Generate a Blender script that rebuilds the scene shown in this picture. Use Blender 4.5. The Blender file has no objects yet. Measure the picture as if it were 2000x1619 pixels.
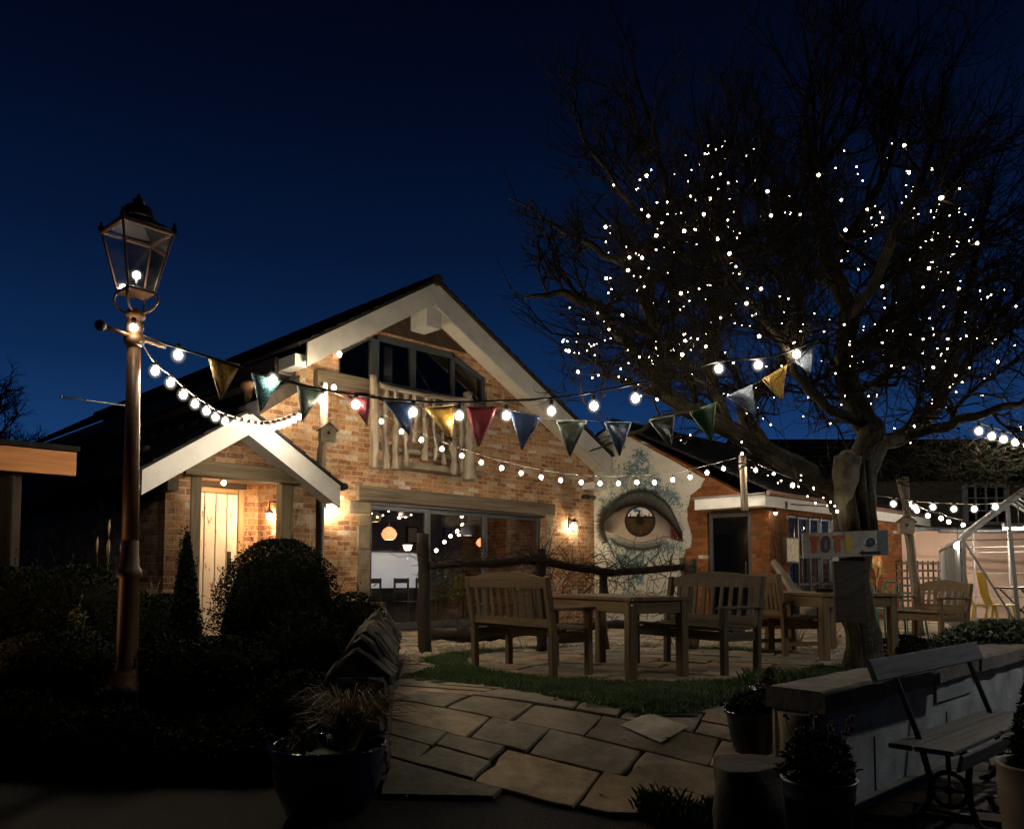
import bpy, math, random
import numpy as np
from mathutils import Vector, Matrix, noise
from mathutils.geometry import tessellate_polygon
rnd = random.Random(7)
S = bpy.context.scene
COL = S.collection

# ------------------------------------------------------------------ camera
F, CX, HZ = 1603.0, 1000.0, 1124.5
PITCH = math.radians(3.5)
EYE = 0.94
PPY = 1026.5
cam_d = bpy.data.cameras.new('camera')
cam = bpy.data.objects.new('camera', cam_d); COL.objects.link(cam)
cam.location = (0, 0, EYE)
cam.rotation_euler = (math.radians(90) + PITCH, 0, 0)
cam_d.sensor_width = 36
cam_d.lens = 36 * F / 2000
cam_d.shift_y = (PPY - 809.5) / 2000
cam_d.clip_end = 1000
cam_d.clip_start = .05
S.camera = cam

# ------------------------------------------------------------------ sky, moonlight, exposure
SKY_EL, SUN_EL, SUN_ROT = math.radians(-5.0), math.radians(30), math.radians(100)
w = bpy.data.worlds.new('World'); S.world = w; w.use_nodes = True
nt = w.node_tree; bg = nt.nodes['Background']
tc = nt.nodes.new('ShaderNodeTexCoord'); sp = nt.nodes.new('ShaderNodeSeparateXYZ')
nt.links.new(tc.outputs['Generated'], sp.inputs[0])
rp = nt.nodes.new('ShaderNodeValToRGB')
nt.links.new(sp.outputs['Z'], rp.inputs[0])
el = rp.color_ramp.elements
el[0].position = 0.0; el[0].color = (0.012, 0.062, 0.20, 1)
el[1].position = 1.0; el[1].color = (0.0004, 0.0010, 0.004, 1)
for p_, c_ in ((0.12, (0.0092, 0.047, 0.160, 1)), (0.24, (0.0037, 0.020, 0.075, 1)), (0.36, (0.0016, 0.0085, 0.036, 1)), (0.48, (0.0008, 0.0036, 0.0165, 1)), (0.58, (0.0005, 0.0016, 0.0085, 1))):
    e = el.new(p_); e.color = c_
sk = nt.nodes.new('ShaderNodeTexSky'); sk.sky_type = 'NISHITA'; sk.sun_disc = False
sk.sun_elevation = SKY_EL; sk.sun_rotation = SUN_ROT
yr = nt.nodes.new('ShaderNodeMapRange'); yr.inputs['From Min'].default_value = -.35; yr.inputs['From Max'].default_value = .55; yr.inputs['To Min'].default_value = .07; yr.inputs['To Max'].default_value = 1.0
nt.links.new(sp.outputs['Y'], yr.inputs['Value'])      # the afterglow lies behind the house, the sky behind the viewer is darker
gm = nt.nodes.new('ShaderNodeMixRGB'); gm.blend_type = 'MULTIPLY'; gm.inputs[0].default_value = 1
ad = nt.nodes.new('ShaderNodeMixRGB'); ad.blend_type = 'ADD'; ad.inputs[0].default_value = 0.02
nt.links.new(rp.outputs[0], ad.inputs[1]); nt.links.new(sk.outputs[0], ad.inputs[2])
nt.links.new(ad.outputs[0], gm.inputs[1]); nt.links.new(yr.outputs[0], gm.inputs[2]); nt.links.new(gm.outputs[0], bg.inputs[0])
bg.inputs[1].default_value = 1.0
sl = bpy.data.lights.new('moon_light', 'SUN'); sl.energy = 0.014; sl.angle = math.radians(0.8); sl.color = (1.0, .93, .82)
so = bpy.data.objects.new('moon_light', sl); COL.objects.link(so)
so.rotation_euler = Vector((-.42, -.0, -.27)).to_track_quat('-Z', 'Y').to_euler()
S.view_settings.view_transform = 'Standard'; S.view_settings.look = 'None'
S.view_settings.exposure = 0; S.view_settings.gamma = 1
try:
    S.cycles.use_light_tree = True
    S.cycles.sample_clamp_indirect = 3.0
    S.cycles.max_bounces = 6; S.cycles.diffuse_bounces = 3; S.cycles.glossy_bounces = 3; S.cycles.transparent_max_bounces = 12
    S.cycles.caustics_reflective = False; S.cycles.caustics_refractive = False
except Exception: pass

# ------------------------------------------------------------------ pixel <-> world
def ray(px, py):
    xc = (px - CX) / F; yc = -(py - PPY) / F
    return Vector((xc, math.cos(PITCH) - yc * math.sin(PITCH), math.sin(PITCH) + yc * math.cos(PITCH)))
E0 = Vector((0, 0, EYE))
def at(px, py, Y):
    d = ray(px, py); return E0 + d * (Y / d.y)
def atz(px, py, z):
    d = ray(px, py); return E0 + d * ((z - EYE) / d.z)
def proj(p):
    v = Vector(p) - E0
    c, s = math.cos(PITCH), math.sin(PITCH)
    dep = v.y * c + v.z * s; up = -v.y * s + v.z * c
    return CX + F * v.x / dep, PPY - F * up / dep
# house frame: local x along the front wall, local y into the building
HA = math.radians(45)
HP = Vector((-2.3, 13.3, 0))
HM = Matrix.Translation(HP) @ Matrix.Rotation(HA, 4, 'Z'); HI = HM.inverted()
def W(px, py, y=0.0):
    o = HI @ E0; d = HI.to_3x3() @ ray(px, py); k = (y - o.y) / d.y; p = o + d * k
    return Vector((p.x, y, p.z))
def V(px, py, x=5.73):
    o = HI @ E0; d = HI.to_3x3() @ ray(px, py); k = (x - o.x) / d.x; p = o + d * k
    return Vector((x, p.y, p.z))
def L2W(p): return HM @ Vector(p)
def W2L(p): return HI @ Vector(p)

# ------------------------------------------------------------------ mesh builder
class MB:
    def __init__(s): s.v = []; s.f = []; s.uv = []; s.sm = []; s.mi = []; s.m = 0
    def face(s, idx, uvs, smooth=False): s.f.append(idx); s.uv.append(uvs); s.sm.append(smooth); s.mi.append(s.m)
    def poly(s, pts, uvs=None, smooth=False):
        b = len(s.v); s.v += [tuple(p) for p in pts]
        if uvs is None:
            p0 = Vector(pts[0]); a = (Vector(pts[1]) - p0).normalized(); n = a.cross(Vector(pts[-1]) - p0)
            c = n.cross(a); c = c.normalized() if c.length > 1e-9 else Vector((0, 0, 1))
            uvs = [((Vector(p) - p0).dot(a), (Vector(p) - p0).dot(c)) for p in pts]
        s.face(list(range(b, b + len(pts))), uvs, smooth)
    def bar(s, a, b, w, d, up=(0, 0, 1), ch=.006, taper=1.0, ends=True):
        a = Vector(a); b = Vector(b); ax = (b - a); L = ax.length; ax.normalize(); up = Vector(up)
        if abs(ax.dot(up)) > .98: up = Vector((0, 1, 0)) if abs(ax.y) < .9 else Vector((1, 0, 0))
        sd = ax.cross(up).normalized(); u2 = sd.cross(ax).normalized()
        ch = min(ch, w * .3, d * .3)
        def ring(c, k):
            hw, hd = w / 2 * k, d / 2 * k
            q = [(-hw + ch, -hd), (hw - ch, -hd), (hw, -hd + ch), (hw, hd - ch), (hw - ch, hd), (-hw + ch, hd), (-hw, hd - ch), (-hw, -hd + ch)]
            return [c + sd * x + u2 * y for x, y in q], q
        A, q = ring(a, 1); B, _ = ring(b, taper); i0 = len(s.v); s.v += [tuple(p) for p in A + B]
        off = rnd.random() * 7; cum = 0
        for k in range(8):
            n = (k + 1) % 8; st = math.hypot(q[n][0] - q[k][0], q[n][1] - q[k][1])
            s.face([i0 + k, i0 + n, i0 + 8 + n, i0 + 8 + k], [(off + cum, off), (off + cum + st, off), (off + cum + st, off + L), (off + cum, off + L)]); cum += st
        if ends:
            s.face([i0 + k for k in range(7, -1, -1)], [(q[k][0] + off, q[k][1]) for k in range(7, -1, -1)])
            s.face([i0 + 8 + k for k in range(8)], [(q[k][0] + off, q[k][1]) for k in range(8)])
    def box(s, lo, hi, ch=.004):
        lo = Vector(lo); hi = Vector(hi); c = (lo + hi) / 2; sz = hi - lo
        k = max(range(3), key=lambda i: sz[i])
        a = Vector(c); b = Vector(c); a[k] = lo[k]; b[k] = hi[k]
        if k == 0: s.bar(a, b, sz.y, sz.z, (0, 0, 1), ch)
        elif k == 1: s.bar(a, b, sz.x, sz.z, (0, 0, 1), ch)
        else: s.bar(a, b, sz.x, sz.y, (0, 1, 0), ch)
    def tube(s, pts, rads, n=8, cap=True, smooth=True, ecc=None):
        pts = [Vector(p) for p in pts]
        if not hasattr(rads, '__len__'): rads = [rads] * len(pts)
        i0 = len(s.v); m = len(pts); prev = None; cum = 0; off = rnd.random() * 9
        us = []
        for i, p in enumerate(pts):
            t = (pts[min(i + 1, m - 1)] - pts[max(i - 1, 0)])
            if t.length < 1e-9: t = Vector((0, 0, 1))
            t.normalize()
            if prev is None:
                r = Vector((0, 0, 1)) if abs(t.z) < .9 else Vector((1, 0, 0))
                x = t.cross(r).normalized()
            else:
                x = (prev - t * prev.dot(t))
                x = x.normalized() if x.length > 1e-6 else t.orthogonal().normalized()
            prev = x; y = t.cross(x)
            if i: cum += (p - pts[i - 1]).length
            us.append(cum)
            for k in range(n):
                a = 2 * math.pi * k / n; rr = rads[i] * (ecc(i, k) if ecc else 1)
                s.v.append(tuple(p + (x * math.cos(a) + y * math.sin(a)) * rr))
        R = max(rads)
        for i in range(m - 1):
            for k in range(n):
                k2 = (k + 1) % n
                u0, u1 = 2 * math.pi * R * k / n + off, 2 * math.pi * R * (k + 1) / n + off
                s.face([i0 + i * n + k, i0 + i * n + k2, i0 + (i + 1) * n + k2, i0 + (i + 1) * n + k], [(u0, us[i]), (u1, us[i]), (u1, us[i + 1]), (u0, us[i + 1])], smooth)
        if cap:
            s.face([i0 + k for k in range(n - 1, -1, -1)], [(math.cos(k) * .03, math.sin(k) * .03) for k in range(n)])
            s.face([i0 + (m - 1) * n + k for k in range(n)], [(math.cos(k) * .03, math.sin(k) * .03) for k in range(n)])
    def log(s, a, b, r, r2=None, amp=.15, n=10, seg=10, bend=.02, seed=None):
        a = Vector(a); b = Vector(b); r2 = r if r2 is None else r2
        sd = rnd.random() * 99 if seed is None else seed
        pts = []; L = (b - a).length
        for i in range(seg + 1):
            f = i / seg; p = a.lerp(b, f)
            o = Vector((noise.noise((f * 2.5, sd, 0)), noise.noise((f * 2.5, sd, 5)), noise.noise((f * 2.5, sd, 9)) * .4)) * bend
            pts.append(p + o)
        s.tube(pts, [r + (r2 - r) * i / seg for i in range(seg + 1)], n, ecc=lambda i, k: 1 + amp * 1.6 * noise.noise((math.cos(k * 2 * math.pi / n) * 1.3 + sd, math.sin(k * 2 * math.pi / n) * 1.3, i * .45 * L)))
    def lathe(s, prof, c=(0, 0, 0), n=24, ang0=0, flat=False):
        c = Vector(c); i0 = len(s.v); m = len(prof); cum = [0]
        for i in range(1, m): cum.append(cum[-1] + math.hypot(prof[i][0] - prof[i - 1][0], prof[i][1] - prof[i - 1][1]))
        for r, z in prof:
            for k in range(n):
                a = 2 * math.pi * k / n + ang0; s.v.append((c.x + r * math.cos(a), c.y + r * math.sin(a), c.z + z))
        R = max(p[0] for p in prof)
        for i in range(m - 1):
            for k in range(n):
                k2 = (k + 1) % n; u0, u1 = 2 * math.pi * R * k / n, 2 * math.pi * R * (k + 1) / n
                s.face([i0 + i * n + k, i0 + i * n + k2, i0 + (i + 1) * n + k2, i0 + (i + 1) * n + k], [(u0, cum[i]), (u1, cum[i]), (u1, cum[i + 1]), (u0, cum[i + 1])], not flat)
    def bulb(s, c, r, sc=(1, 1, 1)):
        s.m = 0; s.sphere(c, r * .46, 12, 8, sc); s.m = 1; s.sphere(c, r, 24, 16, sc); s.m = 0
    def sphere(s, c, r, n=12, m=8, sc=(1, 1, 1)):
        c = Vector(c); i0 = len(s.v)
        for j in range(m + 1):
            th = math.pi * j / m
            for k in range(n):
                a = 2 * math.pi * k / n
                s.v.append((c.x + r * sc[0] * math.sin(th) * math.cos(a), c.y + r * sc[1] * math.sin(th) * math.sin(a), c.z - r * sc[2] * math.cos(th)))
        for j in range(m):
            for k in range(n):
                k2 = (k + 1) % n
                s.face([i0 + j * n + k, i0 + j * n + k2, i0 + (j + 1) * n + k2, i0 + (j + 1) * n + k], [(k / n, j / m), ((k + 1) / n, j / m), ((k + 1) / n, (j + 1) / m), (k / n, (j + 1) / m)], True)
    def prism(s, pts, vec, holes=()):
        """polygon (list of 3-D points, planar) extruded by vec, with holes"""
        vec = Vector(vec); loops = [[Vector(p) for p in pts]] + [[Vector(p) for p in h] for h in holes]
        flat = [p for l in loops for p in l]
        tris = tessellate_polygon(loops)
        nrm = None
        for a, b, c in tris:
            s.poly([flat[a], flat[b], flat[c]]); s.poly([flat[c] + vec, flat[b] + vec, flat[a] + vec])
        for l in loops:
            for i in range(len(l)):
                p, q = l[i], l[(i + 1) % len(l)]
                s.poly([p, q, q + vec, p + vec])
    def build(s, name, mat, parent=None, loc=None, attr=None):
        me = bpy.data.meshes.new(name)
        me.from_pydata(s.v, [], s.f)
        mats = mat if isinstance(mat, (list, tuple)) else [mat]
        for mm in mats: me.materials.append(mm)
        uvl = me.uv_layers.new(name='UVMap')
        uvl.data.foreach_set('uv', [c for f in s.uv for uv in f for c in uv])
        me.polygons.foreach_set('use_smooth', s.sm)
        me.polygons.foreach_set('material_index', s.mi)
        me.update()
        if attr is not None:
            ca = me.color_attributes.new('col', 'FLOAT_COLOR', 'POINT')
            ca.data.foreach_set('color', np.asarray(attr, dtype=np.float32).ravel())
        o = bpy.data.objects.new(name, me); COL.objects.link(o)
        if parent: o.parent = parent
        if loc is not None: o.location = loc
        return o
def inst(src, parent=None, loc=(0, 0, 0), rot=None):
    o = src.copy(); COL.objects.link(o); o.parent = parent; o.location = loc
    if rot is not None: o.rotation_euler = rot
    return o
def thing(name, label, cat, loc=(0, 0, 0), rz=0, group=None):
    o = bpy.data.objects.new(name, None); COL.objects.link(o); o.location = loc; o.rotation_euler = (0, 0, rz)
    o.empty_display_size = .1
    o['label'] = label; o['category'] = cat
    if group: o['group'] = group
    return o
def tag(o, label, cat, group=None, kind=None):
    o['label'] = label; o['category'] = cat
    if group: o['group'] = group
    if kind: o['kind'] = kind
    return o
def house_thing(name, label, cat, group=None):
    return thing(name, label, cat, HP, HA, group)

# ------------------------------------------------------------------ materials
def newmat(name):
    m = bpy.data.materials.new(name); m.use_nodes = True
    return m, m.node_tree, m.node_tree.nodes['Principled BSDF']
def N(nt, t, **kw):
    n = nt.nodes.new(t)
    for k, v in kw.items():
        if hasattr(n, k): setattr(n, k, v)
    return n
def ramp(nt, src, stops):
    r = nt.nodes.new('ShaderNodeValToRGB'); e = r.color_ramp.elements
    while len(e) < len(stops): e.new(.5)
    for i, (p, c) in enumerate(stops):
        e[i].position = p; e[i].color = (*c, 1) if len(c) == 3 else c
    nt.links.new(src, r.inputs[0]); return r.outputs[0]
def mixc(nt, fac, a, b, mode='MIX'):
    m = nt.nodes.new('ShaderNodeMixRGB'); m.blend_type = mode
    for i, x in ((0, fac), (1, a), (2, b)):
        if hasattr(x, 'links'): nt.links.new(x, m.inputs[i])
        elif isinstance(x, (int, float)): m.inputs[i].default_value = x
        else: m.inputs[i].default_value = (*x, 1)
    return m.outputs[0]
def bump(nt, b, h, st=.3, d=.01):
    n = nt.nodes.new('ShaderNodeBump'); n.inputs['Strength'].default_value = st; n.inputs['Distance'].default_value = d
    nt.links.new(h, n.inputs['Height']); nt.links.new(n.outputs[0], b.inputs['Normal'])
def coords(nt, kind='Object', scale=(1, 1, 1)):
    tc = nt.nodes.new('ShaderNodeTexCoord'); mp = nt.nodes.new('ShaderNodeMapping'); mp.inputs['Scale'].default_value = scale
    nt.links.new(tc.outputs[kind], mp.inputs[0]); return mp.outputs[0]
def noisen(nt, vec, scale, detail=4, rough=.55):
    n = nt.nodes.new('ShaderNodeTexNoise'); n.inputs['Scale'].default_value = scale; n.inputs['Detail'].default_value = detail; n.inputs['Roughness'].default_value = rough
    if vec is not None: nt.links.new(vec, n.inputs['Vector'])
    return n.outputs['Fac']
def m_plain(name, c, rough=.6, var=.25, scale=6, bmp=.0, bs=40, metal=0, spec=.5, kind='Object', c2=None):
    m, nt, b = newmat(name); v = coords(nt, kind)
    n = noisen(nt, v, scale, 6)
    lo = tuple(x * (1 - var) for x in c) if c2 is None else c2; hi = tuple(min(1, x * (1 + var)) for x in c) if c2 is None else c
    nt.links.new(ramp(nt, n, [(.3, lo), (.7, hi)]), b.inputs['Base Color'])
    b.inputs['Roughness'].default_value = rough; b.inputs['Metallic'].default_value = metal; b.inputs['Specular IOR Level'].default_value = spec
    if bmp: bump(nt, b, noisen(nt, v, bs, 5), bmp, .01)
    return m
def m_wood(name, dark, light, rough=.75, gs=1.0, crack=.5, bd=.006):
    m, nt, b = newmat(name)
    v = coords(nt, 'UV', (28 * gs, 1.3 * gs, 1)); v2 = coords(nt, 'UV', (6 * gs, 1.0 * gs, 1)); v3 = coords(nt, 'UV', (90 * gs, 2.5 * gs, 1))
    n1 = noisen(nt, v, 1.0, 6, .65); n2 = noisen(nt, v2, 1.0, 3); n3 = noisen(nt, v3, 1.0, 3, .6)
    c = ramp(nt, n1, [(.3, dark), (.68, light)])
    c = mixc(nt, .55, c, ramp(nt, n2, [(.35, (.45, .43, .40)), (.65, (1, 1, 1))]), 'MULTIPLY')
    ck = ramp(nt, n3, [(.30, (.25, .25, .25)), (.38, (1, 1, 1))])
    c = mixc(nt, crack, c, ck, 'MULTIPLY')
    nt.links.new(c, b.inputs['Base Color']); b.inputs['Roughness'].default_value = rough; b.inputs['Specular IOR Level'].default_value = .3
    h = mixc(nt, .5, n1, n3)
    bump(nt, b, h, .5 if bd < .01 else 1.0, bd)
    return m
def m_emit(name, c, st):
    m, nt, b = newmat(name); b.inputs['Base Color'].default_value = (0.8, .8, .8, 1)
    b.inputs['Emission Color'].default_value = (*c, 1); b.inputs['Emission Strength'].default_value = st
    return m
def m_halo(name, c, st=.95, k=6):
    """added shell round a lit bulb: passes the light and paints a soft halo, most through the middle"""
    m = bpy.data.materials.new(name); m.use_nodes = True; nt = m.node_tree; nt.nodes.clear()
    out = nt.nodes.new('ShaderNodeOutputMaterial'); tr = nt.nodes.new('ShaderNodeBsdfTransparent'); em = nt.nodes.new('ShaderNodeEmission'); em.inputs[0].default_value = (*c, 1)
    lw = nt.nodes.new('ShaderNodeLayerWeight'); lw.inputs[0].default_value = .5
    iv = nt.nodes.new('ShaderNodeMath'); iv.operation = 'SUBTRACT'; iv.inputs[0].default_value = 1; nt.links.new(lw.outputs['Facing'], iv.inputs[1])
    p1 = nt.nodes.new('ShaderNodeMath'); p1.operation = 'POWER'; p1.inputs[1].default_value = k; nt.links.new(iv.outputs[0], p1.inputs[0])
    ms = nt.nodes.new('ShaderNodeMath'); ms.operation = 'MULTIPLY'; ms.inputs[1].default_value = st / 2; nt.links.new(p1.outputs[0], ms.inputs[0]); nt.links.new(ms.outputs[0], em.inputs[1])
    ad = nt.nodes.new('ShaderNodeAddShader'); nt.links.new(tr.outputs[0], ad.inputs[0]); nt.links.new(em.outputs[0], ad.inputs[1]); nt.links.new(ad.outputs[0], out.inputs[0]); return m
def m_bulb(name, c, st): return [m_emit(name, c, st * 2.2), HALO]
def m_glass(name, tint=(.9, .95, 1), rough=.02, alpha=.25, base=(.02, .025, .03)):
    """thin pane: mostly see-through, mirrors at grazing angles"""
    m = bpy.data.materials.new(name); m.use_nodes = True; nt = m.node_tree; nt.nodes.clear()
    out = nt.nodes.new('ShaderNodeOutputMaterial'); tr = nt.nodes.new('ShaderNodeBsdfTransparent'); tr.inputs[0].default_value = (*tint, 1)
    gl = nt.nodes.new('ShaderNodeBsdfGlossy'); gl.inputs['Roughness'].default_value = rough
    fr = nt.nodes.new('ShaderNodeFresnel'); fr.inputs[0].default_value = 1.5
    mx = nt.nodes.new('ShaderNodeMixShader'); ma = nt.nodes.new('ShaderNodeMath'); ma.operation = 'MULTIPLY_ADD'; ma.inputs[1].default_value = 1.6; ma.inputs[2].default_value = alpha * .1
    nt.links.new(fr.outputs[0], ma.inputs[0]); nt.links.new(ma.outputs[0], mx.inputs[0]); nt.links.new(tr.outputs[0], mx.inputs[1]); nt.links.new(gl.outputs[0], mx.inputs[2])
    nt.links.new(mx.outputs[0], out.inputs[0]); return m
def m_brick(name, cols, mortar, white=.06, off=(0, 0)):
    m, nt, b = newmat(name)
    tc = nt.nodes.new('ShaderNodeTexCoord'); s = nt.nodes.new('ShaderNodeSeparateXYZ'); nt.links.new(tc.outputs['Object'], s.inputs[0])
    a = nt.nodes.new('ShaderNodeMath'); a.operation = 'ADD'; nt.links.new(s.outputs[0], a.inputs[0]); nt.links.new(s.outputs[1], a.inputs[1])
    cb = nt.nodes.new('ShaderNodeCombineXYZ'); nt.links.new(a.outputs[0], cb.inputs[0]); nt.links.new(s.outputs[2], cb.inputs[1])
    # wobble so the courses are hand laid
    wn = nt.nodes.new('ShaderNodeTexNoise'); wn.inputs['Scale'].default_value = 5; wn.inputs['Detail'].default_value = 3; nt.links.new(tc.outputs['Object'], wn.inputs['Vector'])
    sc = nt.nodes.new('ShaderNodeVectorMath'); sc.operation = 'SCALE'; sc.inputs['Scale'].default_value = .045; nt.links.new(wn.outputs['Color'], sc.inputs[0])
    av = nt.nodes.new('ShaderNodeVectorMath'); nt.links.new(cb.outputs[0], av.inputs[0]); nt.links.new(sc.outputs[0], av.inputs[1])
    def br(c1, c2, mo, ms=.010):
        t = nt.nodes.new('ShaderNodeTexBrick'); nt.links.new(av.outputs[0], t.inputs['Vector'])
        t.inputs['Scale'].default_value = 1; t.inputs['Brick Width'].default_value = .24; t.inputs['Row Height'].default_value = .080
        t.inputs['Mortar Size'].default_value = ms; t.inputs['Mortar Smooth'].default_value = .7; t.inputs['Bias'].default_value = 0
        t.inputs['Color1'].default_value = (*c1, 1); t.inputs['Color2'].default_value = (*c2, 1); t.inputs['Mortar'].default_value = (*mo, 1)
        return t
    rn = br((0, 0, 0), (1, 1, 1), (0, 0, 0), .0001)
    st = []; k = len(cols)
    for i, c in enumerate(cols): st.append((i / k * (1 - white) + .001, c))
    st.append((1 - white, (.62, .56, .47)))
    rr = nt.nodes.new('ShaderNodeValToRGB'); rr.color_ramp.interpolation = 'CONSTANT'; e = rr.color_ramp.elements
    while len(e) < len(st): e.new(.5)
    for i, (p, c) in enumerate(st): e[i].position = p; e[i].color = (*c, 1)
    nt.links.new(rn.outputs['Color'], rr.inputs[0])
    n1 = noisen(nt, tc.outputs['Object'], 22, 6, .7)
    c = mixc(nt, .75, rr.outputs[0], ramp(nt, n1, [(.3, (.30, .28, .27)), (.62, (1, 1, 1))]), 'MULTIPLY')
    mk = br((1, 1, 1), (1, 1, 1), (0, 0, 0), .0105)
    n2 = noisen(nt, tc.outputs['Object'], 60, 4)
    mor = ramp(nt, n2, [(.3, tuple(x * .6 for x in mortar)), (.7, mortar)])
    # smeared lime mortar
    n3 = noisen(nt, tc.outputs['Object'], 9, 8, .75)
    fac = mixc(nt, ramp(nt, n3, [(.50, (0, 0, 0)), (.66, (.8, .8, .8))]), mk.outputs['Color'], (0, 0, 0))
    c = mixc(nt, fac, mor, c)
    big = noisen(nt, tc.outputs['Object'], 1.1, 4, .6)
    c = mixc(nt, 1.0, c, ramp(nt, big, [(.32, (.62, .58, .56)), (.6, (1.05, 1.02, 1.0))]), 'MULTIPLY')
    if white > .03:
        n5 = noisen(nt, tc.outputs['Object'], 3.2, 8, .72)
        c = mixc(nt, ramp(nt, n5, [(.53, (0, 0, 0)), (.66, (.6, .6, .6))]), c, (.58, .51, .41))
    nt.links.new(c, b.inputs['Base Color']); b.inputs['Roughness'].default_value = .9; b.inputs['Specular IOR Level'].default_value = .1
    bump(nt, b, mixc(nt, .45, mk.outputs['Color'], n1), .9, .012)
    return m
def m_attr(name, rough=.85, bs=60, bst=.3):
    m, nt, b = newmat(name); a = nt.nodes.new('ShaderNodeAttribute'); a.attribute_name = 'col'
    v = coords(nt, 'Object'); n = noisen(nt, v, 14, 7, .65); n9 = noisen(nt, v, 2.3, 6, .65)
    c = mixc(nt, .6, a.outputs['Color'], ramp(nt, n, [(.3, (.55, .53, .50)), (.65, (1, 1, 1))]), 'MULTIPLY')
    c = mixc(nt, .75, c, ramp(nt, n9, [(.38, (.42, .42, .38)), (.58, (1, 1, 1))]), 'MULTIPLY')
    nt.links.new(c, b.inputs['Base Color']); b.inputs['Roughness'].default_value = rough; b.inputs['Specular IOR Level'].default_value = .3
    bump(nt, b, noisen(nt, v, bs, 6), bst, .008); return m

BRICK = m_brick('old_red_brick', [(.44, .215, .10), (.50, .28, .135), (.30, .14, .07), (.57, .38, .22), (.38, .17, .08), (.47, .26, .13)], (.54, .43, .30), .065)
BRICK2 = m_brick('orange_brick', [(.27, .105, .035), (.32, .13, .045), (.20, .075, .03)], (.22, .12, .06), .02)
WPAINT = m_plain('white_painted_board', (.62, .61, .58), .55, .10, 5, .15, 60)
GPAINT = m_plain('dimmed_white_board', (.44, .435, .41), .6, .16, 3, .2, 50)  # white paint darkened for the weaker light high on the gable
SOFFIT = m_plain('cream_soffit', (.60, .56, .48), .6, .08, 4)
GREYF = m_plain('grey_window_frame', (.045, .052, .063), .4, .12, 8)
DKGREY = m_plain('dark_grey_frame', (.035, .04, .05), .4, .12, 8)
HALO = m_halo('bulb_halo', (1.0, .88, .70))  # glow of the soft halo painted round each bulb
OAK = m_wood('weathered_oak', (.065, .05, .035), (.22, .175, .125), gs=.7, crack=.9)
OAKG = m_wood('green_oak', (.11, .085, .05), (.24, .19, .12), crack=.3)
SILVER = m_wood('silvered_timber', (.055, .045, .034), (.42, .35, .27), gs=.55, crack=1.0)
TEAK = m_wood('garden_bench_wood', (.10, .066, .036), (.25, .175, .10), crack=.5)
PINE = m_wood('orange_pine', (.26, .16, .08), (.48, .33, .18), crack=.2)
DRIFT = m_wood('dark_drift_wood', (.022, .017, .013), (.065, .05, .037), gs=.7, crack=.8)
BARK = m_wood('tree_bark', (.022, .018, .012), (.17, .14, .085), gs=.38, crack=1.0, bd=.05)
_nt = BARK.node_tree; _b = _nt.nodes['Principled BSDF']; _src = _b.inputs['Base Color'].links[0].from_socket; _v = coords(_nt, 'Object')
_nt.links.new(mixc(_nt, 1.0, mixc(_nt, 1.0, _src, ramp(_nt, noisen(_nt, _v, 5, 6, .7), [(.36, (.30, .30, .28)), (.62, (1.15, 1.15, 1.1))]), 'MULTIPLY'), ramp(_nt, noisen(_nt, _v, 45, 4, .7), [(.38, (.35, .35, .33)), (.6, (1.1, 1.1, 1.1))]), 'MULTIPLY'), _b.inputs['Base Color'])
TWIG = m_plain('twig_bark', (.034, .027, .018), .95, .3, 20, spec=.05)
STEM = m_plain('climber_bark', (.055, .042, .028), .9, .3, 20, spec=.1)
SLATE = m_plain('roof_slate', (.022, .021, .022), .9, .4, 9, .5, 40, spec=.06)
IRON = m_plain('black_iron', (.018, .018, .02), .42, .3, 20, .2, 90)
POSTP = m_plain('brown_painted_iron', (.15, .075, .032), .45, .25, 10, .25, 60)
CABLE = m_plain('black_cable', (.012, .012, .012), .5, .2, 10)
LCABLE = m_plain('pale_cable', (.16, .14, .12), .5, .2, 10)
GLASS = m_glass('window_glass')
LGLASS = m_glass('lantern_glass', tint=(.55, .55, .55), rough=.12, alpha=1.2)
STONE = m_plain('sandstone', (.24, .195, .13), .9, .3, 4, .6, 24, c2=(.09, .08, .06))
DSTONE = m_plain('dry_stone', (.13, .11, .085), .95, .3, 7, 1.0, 14, c2=(.035, .032, .026))
BULB = m_bulb("bulb_glow", (1.0, .86, .66), 30)
BULBF = m_emit('fairy_glow', (1.0, .84, .60), 24)
GALV = m_plain('galvanised_steel', (.42, .44, .46), .45, .2, 8, metal=.7)
LEAF = m_plain('dark_leaf', (.013, .019, .007), .8, .5, 5, spec=.12, c2=(.008, .013, .005))
LEAF2 = m_plain('conifer_leaf', (.016, .025, .012), .8, .5, 5, spec=.12, c2=(.007, .011, .005))
STRAW = m_plain('straw_blade', (.40, .30, .17), .7, .4, 4, c2=(.16, .12, .06))
# ------------------------------------------------------------------ ground
RW0 = Vector((1.74, 4.72)); RN = Vector((.7071, -.7071)); RU = Vector((.7071, .7071))
def smooth(a, b, x):
    t = max(0, min(1, (x - a) / (b - a))); return t * t * (3 - 2 * t)
def gz(x, y):
    s = (Vector((x, y)) - RW0).dot(RN)
    if s > -.12 and y < 9.5: return -.46
    main = -.46 + .46 * smooth(4.3, 6.7, y)
    wx = -1.05 - (y - 5.2) * .10
    if x < wx:
        bed = -.46 + .5 * smooth(5.9, 6.6, y)
        k = smooth(0, .3, wx - x); return main * (1 - k) + bed * k
    return main
xs = [-120, -60, -30, -18] + [-12 + i * .2 for i in range(0, 121)] + [14, 18, 26, 40, 80, 120]
ys = [-30, -10, 0, 2] + [3 + i * .16 for i in range(0, 56)] + [13 + i for i in range(0, 14)] + [34, 50, 90, 160, 300]
mb = MB()
for y in ys:
    for x in xs: mb.v.append((x, y, gz(x, y) - .03))
nx = len(xs)
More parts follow.
